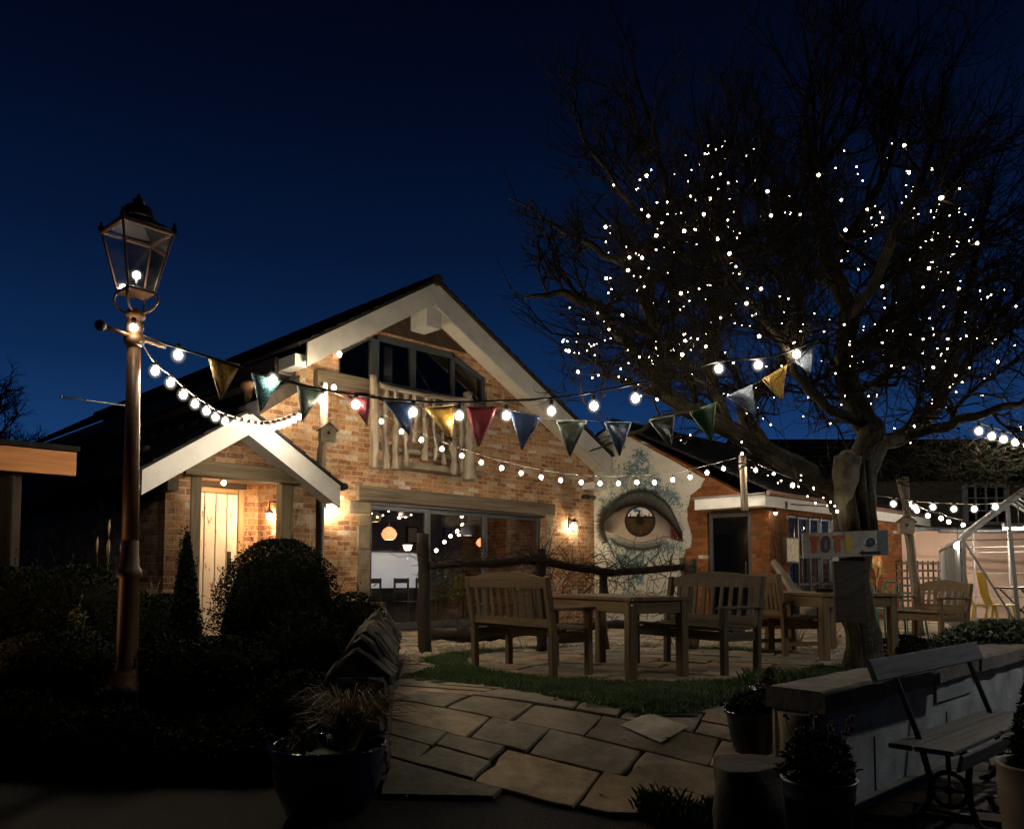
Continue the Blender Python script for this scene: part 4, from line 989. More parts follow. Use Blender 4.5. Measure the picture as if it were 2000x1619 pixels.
# canopy / fascia
c0, c1 = V(1357, 1000, WX - .5).y, V(1453, 1000, WX - .5).y
c1 = min(c1, WYN - .16); ft = V(1453, 968, WX - .5).z; fb_ = V(1453, 990, WX - .5).z; print('fascia', c0, c1, ft, fb_, ez, zE)
mb = MB(); mb.box((WX - .5, c1, fb_), (WX - .46, c0, ft)); mb.build('fascia', WPAINT, WB)
mb = MB(); mb.box((WX - .46, c0 - .04, fb_), (WX - .002, c0, ft)); mb.build('fascia_return', WPAINT, WB)
mb = MB(); mb.box((WX - .5, c1 - .035, fb_ - .01), (X1 + .2, c1 - .002, ft)); mb.build('fascia', WPAINT, WB)
mb = MB(); mb.box((WX - .45, c1, fb_ + .01), (WX - .002, c0 - .05, fb_ + .04)); mb.build('canopy_soffit', SOFFIT, WB)
mb = MB(); mb.prism([Q(c0 + .03, ft + .002, WX - .54), Q(c1 - .05, ft + .002, WX - .54), Q(c1 - .05, ft + .03, WX - .54), Q(c0 + .03, ft + .03, WX - .54)], (.535, 0, 0)); mb.build('canopy_roof', m_plain('lead_flashing', (.14, .12, .11), .5), WB)
mb = MB(); mb.tube([(WX - .5, c1 - .09, ft + .02), (X1 + .2, c1 - .09, ft + .02)], .05, 8); mb.build('gutter', m_plain('brown_gutter', (.20, .12, .09), .4), WB)
mb = MB(); mb.bar((WX + .26, c1 + .02, ft - .03), (X1 + .2, c1 + .02, ft - .03), .04, .05); mb.build('eave_board', DRIFT, WB)
# dark glass door in the left face
m_ = MB(); dm = (dy0 + dy1) / 2
for y0_, y1_ in ((dy1 + .005, dy0 - .005),):
    m_.bar((WX + .08, y0_ + .04, .02), (WX + .08, y0_ + .04, dzt2 - .005), .07, .08, (0, 1, 0)); m_.bar((WX + .08, y1_ - .04, .02), (WX + .08, y1_ - .04, dzt2 - .005), .07, .08, (0, 1, 0))
    m_.bar((WX + .08, y0_ + .08, dzt2 - .045), (WX + .08, y1_ - .08, dzt2 - .045), .07, .08); m_.bar((WX + .08, y0_ + .08, .07), (WX + .08, y1_ - .08, .07), .07, .1)
GD = m_.build('glass_door', DKGREY, WB)
BLKG = m_plain('black_mirror_glass', (.002, .003, .005), .04, .1, spec=.22)
m_ = MB(); m_.box((WX + .085, dy1 + .085, .12), (WX + .095, dy0 - .085, dzt2 - .09)); m_.build('pane', BLKG, GD)
m_ = MB(); m_.bar((WX + .02, dy1 + .12, .9), (WX + .02, dy1 + .12, 1.2), .025, .03); m_.build('handle', IRON, GD)
# tall window on the right face
m_ = MB(); x0_, x1_ = wa + .01, wb_ - 2.61; nwin = 5
for k in range(nwin + 1):
    x_ = x0_ + (x1_ - x0_) * k / nwin; m_.bar((x_, WYN + .09, wbz + .02), (x_, WYN + .09, wt - .005), .055, .07, (0, 1, 0))
for z_ in (wbz + .04, .78, 1.30, wt - .03): m_.bar((x0_ + .03, WYN + .10, z_), (x1_ - .03, WYN + .10, z_), .05, .05)
WF = m_.build('window_frame', m_plain('blue_black_frame', (.03, .045, .06), .4), WB)
m_ = MB(); m_.poly([(x0_, WYN + .11, wbz), (x1_, WYN + .11, wbz), (x1_, WYN + .11, wt), (x0_, WYN + .11, wt)]); m_.build('pane', GLASS, WF)
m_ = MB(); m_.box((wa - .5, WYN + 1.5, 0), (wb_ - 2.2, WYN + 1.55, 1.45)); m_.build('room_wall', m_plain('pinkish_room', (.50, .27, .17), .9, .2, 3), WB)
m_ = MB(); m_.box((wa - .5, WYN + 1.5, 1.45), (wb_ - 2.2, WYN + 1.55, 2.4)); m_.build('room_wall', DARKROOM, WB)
il = thing('ceiling_lamp', 'glowing lamp inside the tall window of the mural wing', 'ceiling lamp', L2W((wa + .9, WYN + .8, 0)), HA)
m_ = MB(); m_.tube([(0, 0, 1.75), (0, 0, 2.3)], .008, 5); m_.build('flex', CABLE, il); m_ = MB(); m_.sphere((0, 0, 1.7), .07); m_.build('bulb', m_emit('room_bulb', (1, .75, .5), 330), il)
# framed menu case on the wall left of the window, driftwood and climber stems
mc = house_thing('menu_case', 'lit cream framed menu case on brick left of the tall wing window', 'menu case')
a, b = W(1534, 1048, WYN - .08), W(1560, 1100, WYN - .08)
m_ = MB(); m_.box((a.x, WYN - .09, b.z), (b.x, WYN, a.z)); m_.build('frame', OAK, mc)
m_ = MB(); m_.box((a.x + .03, WYN - .098, b.z + .03), (b.x - .03, WYN - .091, a.z - .03)); m_.build('menu_sheet', m_plain('menu_paper', (.62, .56, .42), .7, .35, 14), mc)
hb = house_thing('hanging_bracket', 'black iron bracket with two small spots on the white fascia', 'bracket')
a = W(1530, 992, WYN - .1)
m_ = MB(); m_.tube([(a.x - .1, WYN - .3, a.z + .05), (a.x + .9, WYN - .55, a.z + .05)], .012, 6); m_.box((a.x - .12, c1 - .06, a.z - .02), (a.x - .06, c1 - .035, a.z + .1)); m_.build('arm', IRON, hb)
m_ = MB(); m_.tube([(a.x + .95, WYN - .55, a.z + .07), (a.x + .88, WYN - .6, a.z - .04)], .045, 8); m_.build('lamp_head', IRON, hb)
wl2 = house_thing('wall_lamp', 'small bright lamp under the wing fascia lighting the menu case', 'wall light')
a = W(1513, 1006, WYN - .18)
m_ = MB(); m_.lathe([(.0, .06), (.045, .03), (.05, .0)], (a.x + .1, WYN - .14, fb_ - .09), 12); m_.tube([(a.x + .1, WYN, fb_ - .05), (a.x + .1, WYN - .14, fb_ - .04)], .01, 6); m_.build('shade', IRON, wl2)
m_ = MB(); m_.sphere((a.x + .1, WYN - .14, fb_ - .10), .026); m_.build('bulb', m_emit('spot_bulb', (1, .8, .55), 170), wl2)

# ------------------------------------------------------------------ farther right: brick end, trellis, rendered wall, dark house
orn = house_thing('metal_tree_ornament', 'gilt wire tree ornament fixed to brick right of the tree trunk', 'wall ornament')
a = W(1713, 1164, WYN - .03); tr_ = random.Random(8); m_ = MB()
def wtree(p, ang, ln, r, d):
    q = Vector((p.x + math.cos(ang) * ln, p.y, p.z + math.sin(ang) * ln)); mid = p.lerp(q, .5) + Vector((tr_.uniform(-.1, .1) * ln, 0, 0))
    m_.tube([p, mid, q], [r, r * .9, r * .75], 4)
    if d: [wtree(q, ang + s_ * tr_.uniform(.25, .8), ln * tr_.uniform(.6, .85), r * .7, d - 1) for s_ in ((-1, 1, .1) if d > 3 else (-1, 1))]
wtree(Vector((a.x, WYN - .03, a.z)), 1.57, .30, .016, 6)
GOLD = m_plain('gilt_wire', (.60, .42, .20), .35, .2, metal=.8); m_.build('wire_tree', GOLD, orn)
osp = house_thing('wall_lamp', 'downlight above the gilt wire tree ornament', 'wall light'); 
m_ = MB(); m_.lathe([(.0, .05), (.05, .03), (.055, -.03)], (a.x + .15, WYN - .2, a.z + 1.02), 12); m_.tube([(a.x + .15, WYN, a.z + 1.07), (a.x + .15, WYN - .2, a.z + 1.07)], .012, 6); m_.build('shade', IRON, osp)
m_ = MB(); m_.sphere((a.x + .15, WYN - .2, a.z + .97), .025); m_.build('bulb', m_emit('ornament_bulb', (1, .62, .3), 150), osp)

RW = thing('rendered_wall', 'long pale pink rendered outbuilding wall behind trellis and greenhouse', 'wall', (0, 0, 0))
PINK = m_plain('pink_render', (.66, .46, .36), .85, .10, 1.5, .25, 50)
wy = 19.0; pl_ = at(1738, 1037, wy); zt = pl_.z
mb = MB(); mb.box((pl_.x - .6, wy, -.3), (15.5, wy + .3, zt)); mb.build('wall', PINK, RW)
mb = MB(); mb.box((pl_.x - .6, wy - .08, zt + .003), (15.5, wy + .5, zt + .09)); mb.build('coping', DKGREY, RW)
mb = MB(); mb.tube([(pl_.x + 1.1, wy - .09, zt + .0), (15.5, wy - .09, zt + .0)], .05, 8); mb.build('gutter', GALV, RW)
bf = MB(); ba, bb_ = at(1851, 1060, wy - .012), at(1882, 1190, wy - .012); bf.box((ba.x, wy - .01, .1), (bb_.x, wy - .001, ba.z)); 
mb = MB(); mb.box((ba.x, wy - .03, .0), (bb_.x, wy - .001, ba.z)); mb.build('brick_pier', BRICK2, RW)
FB = thing('dark_house', 'big unlit house with one multi pane window behind the rendered wall', 'building', (0, 0, 0))
fy = 24.0; a = at(1480, 874, fy); b = at(2150, 874, fy); DWALL = m_plain('dark_render', (.085, .075, .065), .9, .2, 2)
mb = MB(); mb.prism([(a.x, fy, -1), (22, fy, -1), (22, fy, at(1800, 935, fy).z), (a.x, fy, at(1800, 935, fy).z)], (0, 4, 0)); mb.build('wall', DWALL, FB)
zt_ = at(1800, 935, fy).z; zr_ = at(1700, 858, fy + 2.2).z
rb = MB(); roof_slab(rb, (a.x - .3, fy - .3, zt_ - .1), (22, fy - .3, zt_ - .1), (a.x - .3, fy + 2.2, zr_), (22, fy + 2.2, zr_), .3, .04); roof_slab(rb, (22, fy + 4.6, zt_ - .1), (a.x - .3, fy + 4.6, zt_ - .1), (22, fy + 2.2, zr_), (a.x - .3, fy + 2.2, zr_), .3, .04); rb.build('roof', SLATE, FB)
p0, p1 = at(1884, 948, fy - .05), at(1968, 1022, fy - .05); m_ = MB(); fx = [p0.x + (p1.x - p0.x) * k / 4 for k in range(5)]
for i, x_ in enumerate(fx): m_.bar((x_, fy - .05, p1.z), (x_, fy - .05, p0.z), .14 if i in (0, 4) else .04, .08, (0, 1, 0))
for k in range(4): z_ = p1.z + (p0.z - p1.z) * k / 3; m_.bar((p0.x, fy - .06, z_), (p1.x, fy - .06, z_), .06, .10 if k in (0, 3) else .04)
wf = m_.build('window_frame', m_plain('grey_sash', (.32, .32, .31), .6), FB)
m_ = MB(); m_.poly([(p0.x, fy - .03, p1.z), (p1.x, fy - .03, p1.z), (p1.x, fy - .03, p0.z), (p0.x, fy - .03, p0.z)]); m_.build('pane', BLKG, wf)

trl = thing('trellis', 'dark brown square trellis panel in front of the pink wall', 'trellis', (0, 0, 0))
ty = 17.2; a, b = at(1751, 1095, ty), at(1836, 1200, ty); TRW = m_plain('trellis_brown', (.05, .028, .02), .7)
m_ = MB(); n_ = 8
for k in range(n_ + 1): x_ = a.x + (b.x - a.x) * k / n_; m_.bar((x_, ty, 0.0), (x_, ty, a.z), .022, .05, (0, 1, 0))
m_.build('upright_laths', TRW, trl); m_ = MB(); zc = .05
while zc < a.z: m_.bar((a.x - .03, ty - .024, a.z - zc), (b.x + .03, ty - .024, a.z - zc), .02, .05); zc += .155
m_.build('cross_laths', TRW, trl)

# greenhouse: long, its near gable corner at the left, turned about 25 degrees
gc = at(1882, 1052, 12.0); GA = math.atan2(-.42, .908)
GH = thing('greenhouse', 'aluminium framed greenhouse with open glazing bars and lit interior at the right edge', 'greenhouse', (gc.x, gc.y, 0), GA)
ALU = m_plain('aluminium_bar', (.26, .26, .255), .4, .12, 8, metal=.4)
GI = Matrix.Rotation(-GA, 3, 'Z')
def gl(px, py, y=0.0):
    o = GI @ (E0 - Vector((gc.x, gc.y, 0))); d = GI @ ray(px, py); k = (y - o.y) / d.y; return o + d * k
ge = gl(1882, 1052).z; rk = gl(2000, 962); gsl = (rk.z - ge) / rk.x; ghw = 1.3; gzr = ge + gsl * ghw; gln = 6.6
def rz_(x): return ge + gsl * (ghw - abs(x - ghw))
al = MB()
def B(a, b, w_=.03, d_=.03): al.bar(a, b, w_, d_, (0, 1, 0) if abs(Vector(b)[1] - Vector(a)[1]) < .1 else (0, 0, 1), .003)
for y_ in (0, gln):
    al = MB()
    for x0_ in (0, 2 * ghw): B((x0_, y_, ge), (ghw, y_, gzr), .05, .07); B((x0_, y_, 0), (x0_, y_, ge), .045, .045)
    al.build('end_frame', ALU, GH)
al = MB()
for px_ in (1972,): x_ = gl(px_, 1100).x; B((x_ + .10, 0, 0), (x_, 0, rz_(x_)), .05, .04)
B((0, -.03, gl(1885, 1055).z), (2 * ghw, -.03, gl(1885, 1055).z), .022)
a = gl(1885, 1060, -.045); b = gl(1988, 1222, -.045); B((a.x, -.045, a.z), (b.x, -.045, b.z), .028)
al.build('end_bars', ALU, GH)
al = MB()
for k in range(1, 4): x_ = 2 * ghw * k / 4; B((x_, gln, 0), (x_, gln, rz_(x_)), .035)
for z_ in (.5, 1.0, 1.45, 1.56): B((0, gln - .03, z_), (2 * ghw, gln - .03, z_), .022)
al.build('rear_bars', ALU, GH)
al = MB(); SB = [.55 * k for k in range(1, 12)]
for y_ in SB: B((0, y_, ge), (ghw, y_, gzr), .025); B((2 * ghw, y_, ge), (ghw, y_, gzr), .025)
al.build('roof_bars', ALU, GH)
al = MB()
for y_ in SB: B((0, y_, 0), (0, y_, ge), .04, .04)
B((0, 0, ge), (0, gln, ge), .05); al.build('side_bars', ALU, GH)
al = MB()
for y_ in SB: B((2 * ghw, y_, 0), (2 * ghw, y_, ge), .04, .04)
B((2 * ghw, 0, ge), (2 * ghw, gln, ge), .05); al.build('side_bars', ALU, GH)
al = MB(); B((ghw, 0, gzr), (ghw, gln, gzr), .05); al.build('ridge_bar', ALU, GH)
gy = 12.3
gl_ = thing('strip_light', 'bright bulkhead lamp hanging inside the greenhouse roof', 'lamp', (0, 0, 0))
p_ = GH.matrix_basis @ Vector((.9, 2.6, 0)); p_ = Vector((gc.x, gc.y, 0)) + Matrix.Rotation(GA, 3, 'Z') @ Vector((1.0, 4.6, 1.45)); m_ = MB(); m_.box((p_.x - .0, p_.y - .05, p_.z + .42), (p_.x + .9, p_.y + .05, p_.z + .50)); m_.tube([(p_.x + .3, p_.y, p_.z + .5), (p_.x + .3, p_.y, p_.z + .9)], .01, 5); m_.build('housing', GALV, gl_)
m_ = MB(); m_.box((p_.x + .02, p_.y - .035, p_.z + .38), (p_.x + .88, p_.y + .035, p_.z + .418)); m_.build('tube', m_emit('greenhouse_tube', (1, .86, .70), 430), gl_)
gbulb = thing('pendant_bulb', 'bare bulb hanging just inside the left corner of the greenhouse', 'pendant lamp', (0, 0, 0)); p_ = at(1871, 1066, gy + .6)
m_ = MB(); m_.tube([(p_.x, p_.y, p_.z), (p_.x, p_.y, p_.z + .3)], .006, 5); m_.build('flex', CABLE, gbulb); m_ = MB(); m_.sphere(p_, .06); m_.build('bulb', BULB, gbulb)
YEL = m_plain('yellow_plastic', (.58, .42, .06), .4, .1)
def ychair(px, rz, lab):
    p_ = at(px, 1190, 14.2); q = thing('plastic_chair', lab, 'chair', (p_.x, 14.2, .0), rz, 'yellow chairs in the greenhouse')
    P = [(-.22, .45), (.0, .43), (.18, .45), (.24, .60), (.27, .80), (.30, 1.0)]
    m_ = MB()
    for (a_, z_), (b2, z2) in zip(P, P[1:]): m_.bar((a_, 0, z_), (b2, 0, z2), .42, .02, (0, 0, 1) if abs(z2 - z_) < .08 else (1, 0, 0), .004)
    m_.build('shell', YEL, q)
    for sx in (-.18, .2):
        for sy in (-.18, .18): m_ = MB(); m_.bar((sx * .8, sy * .8, .43), (sx * 1.15, sy * 1.1, .0), .03, .03); m_.build('leg', YEL, q)
ychair(1925, 2.7, 'left yellow plastic chair seen behind the greenhouse brace'); ychair(1955, 2.9, 'right yellow plastic chair beside the dark folding table')
ft_ = thing('folding_table', 'dark slatted folding table with crossed legs inside the greenhouse', 'table', (at(1992, 1180, 14.0).x + .2, 14.0, 0))
m_ = MB(); m_.box((-.45, -.35, .72), (.55, .35, .75)); m_.build('tabletop', IRON, ft_)
for y_ in (-.3, .3):
    for s_ in (-1, 1): m_ = MB(); m_.bar((-.35 * s_, y_, .71), (.35 * s_, y_ + .02 * s_, .0), .025, .025, (0, 1, 0)); m_.build('leg', IRON, ft_)
TEAL = m_plain('teal_metal', (.03, .22, .18), .4)
for px_, Y_, lb in ((1770, 12.0, 'green bent metal chair behind the far bench'), (1715, 12.6, 'green metal chair half hidden behind the far table')):
    p_ = at(px_, 1180, Y_); q = thing('metal_chair', lb, 'chair', (p_.x, Y_, 0), .4, 'green metal chairs by the trellis')
    m_ = MB(); m_.tube([(-.2, .2, 0), (-.2, .22, .45), (-.17, .25, .75), (-.1, .27, .85), (.1, .27, .85), (.17, .25, .75), (.2, .22, .45), (.2, .2, 0)], .014, 8); m_.build('back_frame', TEAL, q)
    m_ = MB(); m_.lathe([(.0, .45), (.2, .45), (.21, .44), (.2, .43), (.0, .43)], (0, 0, 0), 16); m_.build('seat', TEAL, q)
    for s_ in (-1, 1): m_ = MB(); m_.tube([(.17 * s_, -.15, .44), (.2 * s_, -.2, 0)], .012, 6); m_.build('leg', TEAL, q)
    m_ = MB(); m_.tube([(-.1, .26, .8), (0, .25, .6), (.1, .26, .8)], .01, 6); m_.build('back_loop', TEAL, q)
# ------------------------------------------------------------------ festoon strings
bm_ = MB(); bm_.bulb((0, 0, 0), .062, (1, 1, 1.08)); BMESH = bm_.build('bulb', BULB); BD = BMESH.data; BMESH.data = BD.copy(); BD2 = BMESH.data; BD2.materials[0] = m_bulb('house_bulb_glow', (1.0, .84, .63), 120)[0]; BMESH.data = BD.copy(); BD3 = BMESH.data; BD3.materials[0] = m_bulb('porch_bulb_glow', (1.0, .84, .62), 95)[0]; BD4 = BD.copy(); BD4.materials[0] = m_bulb('pole_bulb_glow', (1.0, .78, .50), 750)[0]; bpy.data.objects.remove(BMESH)
bm_ = MB(); bm_.lathe([(.0, .085), (.016, .08), (.018, .05), (.02, .045)], (0, 0, 0), 8); t_ = bm_.build('socket', CABLE); SD = t_.data; bpy.data.objects.remove(t_)
def catmull(P, n=10):
    P = [Vector(p) for p in P]; out = []
    for i in range(len(P) - 1):
        a, b, c, d = P[max(i - 1, 0)], P[i], P[i + 1], P[min(i + 2, len(P) - 1)]
        for k in range(n):
            t = k / n; out.append(.5 * ((2 * b) + (c - a) * t + (2 * a - 5 * b + 4 * c - d) * t * t + (3 * b - a - 3 * c + d) * t ** 3))
    out.append(P[-1]); return out
def festoon(name, label, cable, bulbs, r=.007, scale=1.0, drop=.09, cab=CABLE, bd=None):
    q = thing(name, label, 'string lights', cable[0], 0, 'festoon light strings'); o = Vector(cable[0])
    m_ = MB(); cp = catmull(cable); m_.tube([p - o for p in cp], r, 5); m_.build('cable', cab, q)
    for p in bulbs:
        p = Vector(p); b = bpy.data.objects.new('bulb', bd or BD); COL.objects.link(b); b.parent = q; b.location = p - o; b.scale = (scale,) * 3
        if bd is BD2 and proj(p)[0] < 660: b.data = BD4
        s_ = bpy.data.objects.new('socket', SD); COL.objects.link(s_); s_.parent = b
    return q
LY = 6.2
lampP = at(262, 650, LY)
PT = at(632, 752, 11.8)
def lerpY(px, x0, y0, x1, y1): return y0 + (y1 - y0) * (px - x0) / (x1 - x0)
# lower string from the lamp post to the pole
lo_b = [(303, 725), (333, 748), (358, 771), (381, 789), (403, 803), (421, 815), (440, 823), (458, 829), (472, 832), (486, 835), (499, 837), (511, 838), (522, 837), (533, 835), (544, 832), (554, 829), (564, 825), (574, 820), (585, 814)]
fY = [6.2 + 3.9 * ((i + .7) / 19.0) for i in range(19)]
lc = [at(275, 668, 6.15)] + [at(x, y - 15, Y) for (x, y), Y in zip(lo_b, fY)] + [at(600, 795, 10.6), at(632, 756, 11.7)]
festoon('string_lights', 'crowded bulb string sagging from the lamp post across the porch gable', lc, [at(x, y, Y) for (x, y), Y in zip(lo_b, fY)], cab=LCABLE, bd=BD3)
# upper string from the lamp post to the tree
ub = [(348, 694), (533, 742), (630, 780), (695, 790), (807, 805), (897, 812), (989, 812), (1077, 803), (1160, 793), (1241, 778), (1404, 720), (1481, 713), (1556, 692)]
def uY(px): return 6.2 + 1.1 * (px - 275) / (1600 - 275)
uc = [(278, 655), (348, 680), (415, 700), (480, 722), (560, 745), (640, 763), (745, 778), (850, 786), (960, 784), (1077, 778), (1160, 766), (1241, 750), (1330, 728), (1404, 706), (1481, 700), (1530, 690), (1600, 662)]
festoon('string_lights', 'heavy black cable with large bulbs above the bunting, lamp post to tree', [at(x, y, uY(x)) for x, y in uc], [at(x, y, uY(x)) for x, y in ub], .011, 1.12)
# house string: pole to pole
hb_ = [(652, 757), (634, 782), (745, 823), (784, 843), (823, 859), (863, 877), (902, 890), (940, 903), (980, 914), (1018, 924), (1057, 932), (1095, 938), (1135, 942), (1172, 944), (1208, 944), (1244, 942), (1278, 942), (1314, 937), (1348, 932), (1381, 923), (1413, 915), (1447, 907), (1476, 918), (1548, 948)]
def hY(px): return 11.6 + 2.5 * (px - 632) / (1453 - 632) if px < 1453 else 14.1 - 1.2 * (px - 1453) / 100
hc = [(634, 758), (700, 790), (745, 808), (784, 828), (863, 862), (940, 888), (1018, 909), (1095, 923), (1172, 930), (1244, 928), (1314, 923), (1381, 909), (1447, 893), (1476, 905), (1548, 935), (1600, 950)]
festoon('string_lights', 'long string of small bulbs crossing the house front and the eye mural', [at(x, y, hY(x)) for x, y in hc], [at(x, y, hY(x)) for x, y in hb_], .006, .98, cab=LCABLE, bd=BD2)
# strings towards the greenhouse
eb = [(1745, 984), (1787, 991), (1822, 990), (1863, 994), (1903, 994), (1944, 990)]
festoon('string_lights', 'short bulb string from the tree past the forked pole above the greenhouse', [at(x, y, 10.5) for x, y in ((1690, 965), (1745, 972), (1800, 980), (1863, 983), (1920, 984), (1990, 978))], [at(x, y, 10.5) for x, y in eb], .006, 1.05, cab=LCABLE)
gb_ = [(1776, 985), (1791, 997), (1812, 1007), (1838, 1012), (1853, 1019), (1881, 1025)]
festoon('string_lights', 'bulb string dropping from forked pole to the pink wall gutter', [at(1762, 975, 13.0)] + [at(x, y - 10, 13.4 + i * .9) for i, (x, y) in enumerate(gb_)], [at(x, y, 13.4 + i * .9) for i, (x, y) in enumerate(gb_)], .006, 1.15, cab=LCABLE, bd=BD2)
fb2 = [(1912, 842), (1937, 852), (1960, 858), (1983, 864), (2006, 871)]
festoon('string_lights', 'bright bulb string leaving the frame above the ivy at the right edge', [at(x, y - 14, 8.4) for x, y in ((1890, 832), (1937, 848), (1983, 862), (2030, 876))], [at(x, y, 8.4) for x, y in fb2], .008, 1.1)

# ------------------------------------------------------------------ bunting
bun = thing('bunting', 'string of sequinned triangular pennants from the lamp post to the tree', 'bunting', at(275, 655, 6.2)); bo = at(275, 655, 6.2)
def m_seq(name, c, c2):
    m, nt, b = newmat(name); v = coords(nt, 'UV')
    vo = nt.nodes.new('ShaderNodeTexVoronoi'); vo.inputs['Scale'].default_value = 85; nt.links.new(v, vo.inputs['Vector'])
    nt.links.new(ramp(nt, vo.outputs['Color'], [(.3, c2), (.7, c)]), b.inputs['Base Color']); b.inputs['Roughness'].default_value = .35; b.inputs['Metallic'].default_value = .15
    vo2 = nt.nodes.new('ShaderNodeTexVoronoi'); vo2.inputs['Scale'].default_value = 85; nt.links.new(v, vo2.inputs['Vector'])
    bump(nt, b, vo2.outputs['Color'], .8, .006); return m
GD_ = m_seq('gold_sequins', (.50, .30, .05), (.24, .13, .03)); RD = m_seq('red_sequins', (.13, .006, .010), (.05, .003, .006)); BL_ = m_seq('blue_sequins', (.008, .025, .075), (.004, .010, .035))
GN = m_seq('green_sequins', (.01, .08, .025), (.004, .03, .01)); TQ = m_seq('teal_sequins', (.16, .34, .36), (.01, .10, .12)); MX = m_seq('mixed_sequins', (.045, .05, .035), (.01, .025, .015)); SV = m_seq('silver_sequins', (.34, .40, .50), (.16, .20, .28))
pend = [((408, 700), (468, 713), (430, 780), GD_, 'gold'), ((492, 728), (549, 742), (509, 803), TQ, 'glittering turquoise'), ((580, 747), (634, 762), (590, 822), MX, 'dark green'), ((673, 765), (722, 770), (717, 830), RD, 'dark red'), ((750, 783), (806, 781), (800, 850), BL_, 'navy'),
        ((831, 797), (887, 790), (882, 862), GD_, 'gold'), ((912, 795), (970, 797), (935, 872), RD, 'crimson'), ((996, 801), (1056, 816), (1019, 878), BL_, 'blue'), ((1087, 822), (1146, 822), (1113, 892), MX, 'dark speckled'), ((1181, 825), (1233, 825), (1210, 890), BL_, 'blue'),
        ((1268, 821), (1317, 812), (1311, 876), MX, 'black'), ((1347, 806), (1398, 787), (1390, 862), GN, 'green'), ((1419, 775), (1468, 753), (1476, 810), SV, 'silver'), ((1489, 742), (1533, 716), (1528, 784), GD_, 'orange gold'), ((1553, 705), (1590, 672), (1583, 730), SV, 'pale blue')]
def bY(px): return 6.2 + 1.2 * (px - 275) / (1325)
prev = []
for i, (a, b, c, mt, cn_) in enumerate(pend):
    Y = bY((a[0] + b[0]) / 2); A, B_, C_ = at(*a, Y) - bo, at(*b, Y + .06) - bo, at(*c, Y + .0) - bo
    m_ = MB(); n = 9; nn = (B_ - A).cross(C_ - A).normalized(); ph = rnd.random() * 6; idx = {}
    for r_ in range(n + 1):
        for k in range(r_ + 1):
            # barycentric grid, corner C at row 0
            f = r_ / n; g_ = k / r_ if r_ else 0
            p = C_.lerp(A.lerp(B_, g_), f) + nn * ((.030 * math.sin(ph + g_ * 5 + f * 3) + .035 * math.sin(ph * 2 + f * 4)) * f * (1 - f * .35))
            p += Vector((rnd.uniform(-1, 1), 0, rnd.uniform(-1, 1))) * (.004 if k in (0, r_) or r_ == n else 0)
            idx[r_, k] = len(m_.v); m_.v.append(tuple(p))
    for r_ in range(n):
        for k in range(r_ + 1):
            uv = lambda r, kk: (kk / n * .34, r / n * .4)
            m_.face([idx[r_, k], idx[r_ + 1, k], idx[r_ + 1, k + 1]], [uv(r_, k), uv(r_ + 1, k), uv(r_ + 1, k + 1)], True)
            if k < r_: m_.face([idx[r_, k], idx[r_ + 1, k + 1], idx[r_, k + 1]], [uv(r_, k), uv(r_ + 1, k + 1), uv(r_, k + 1)], True)
    pn = m_.build('pennant', mt, bun); pn['label'] = cn_ + ' sequinned pennant'
    pn.modifiers.new('thick', 'SOLIDIFY').thickness = .006
    m_ = MB()
    trim = {GD_: (.8, .6, .3), RD: (.6, .05, .08), BL_: (.35, .5, .75), GN: (.5, .6, .2), TQ: (.5, .8, .8), MX: (.55, .6, .55), SV: (.6, .7, .8)}[mt]
    tn_ = 'trim_of_' + mt.name; tm = bpy.data.materials.get(tn_) or m_plain(tn_, tuple(x * .4 for x in trim), .6, .3, 60)
    m_.tube([A, A.lerp(C_, .5), C_], .006, 4); m_.tube([C_, C_.lerp(B_, .5), B_], .006, 4); m_.tube([A, B_], .007, 4); m_.build('fringe', tm, pn)
    prev += [A, B_]
m_ = MB(); m_.tube(catmull([Vector((0, 0, 0))] + prev + [at(1600, 660, 8.15) - bo], 4), .005, 5); m_.build('cord', CABLE, bun)

# ------------------------------------------------------------------ lamp post
lp = thing('street_lamp', 'old brown gas style lamp post with tapered glass lantern in the planted bed', 'street lamp', (at(247, 1310, LY).x, LY, 0))
ox = at(247, 1310, LY).x
def lz(y): return at(250, y, LY).z
def lx(x, y): return at(x, y, LY).x - ox
tilt = lx(262, 660) / (lz(660) - lz(1310))
m_ = MB(); zb = lz(1318)
m_.lathe([(.19, -.5), (.19, zb - .1), (.1, zb - .1)], (0, 0, 0), 4, math.pi / 4, True); m_.build('plinth', IRON, lp)
m_ = MB(); m_.lathe([(.14, zb - .1), (.14, zb - .06), (.12, zb - .05), (.12, zb), (.095, zb + .02), (.085, zb + .05), (.078, zb + .12), (.072, lz(1130)), (.085, lz(1127)), (.095, lz(1120)), (.085, lz(1112)), (.07, lz(1106)), (.068, lz(1090)), (.062, lz(1080)), (.060, lz(1050))], (0, 0, 0), 20)
m_.build('base', POSTP, lp)
sx = lx(262, 660)
zt1 = lz(672)
m_ = MB(); m_.tube([(0, 0, lz(1055)), (sx * .5, 0, (lz(1055) + zt1) / 2), (sx, 0, zt1)], [.062, .054, .048], 18)
ml = lambda pr, c=(0, 0, 0): m_.lathe(pr, c, 18)
m_.lathe([(.048, zt1 - .02), (.07, zt1 - .005), (.078, zt1 + .03), (.07, zt1 + .06), (.05, zt1 + .075), (.06, lz(648)), (.068, lz(640)), (.06, lz(632)), (.05, lz(625)), (.075, lz(621)), (.07, lz(612)), (.045, lz(606)), (.03, lz(604))], (sx, 0, 0), 18); m_.build('post', POSTP, lp)
m_ = MB(); arm0 = at(196, 636, LY - .35) - Vector((ox, LY, 0)); arm1 = Vector((sx, 0, lz(658))); m_.tube([arm0, arm1, arm1 + (arm1 - arm0)], .017, 8); m_.build('ladder_bar', POSTP, lp)
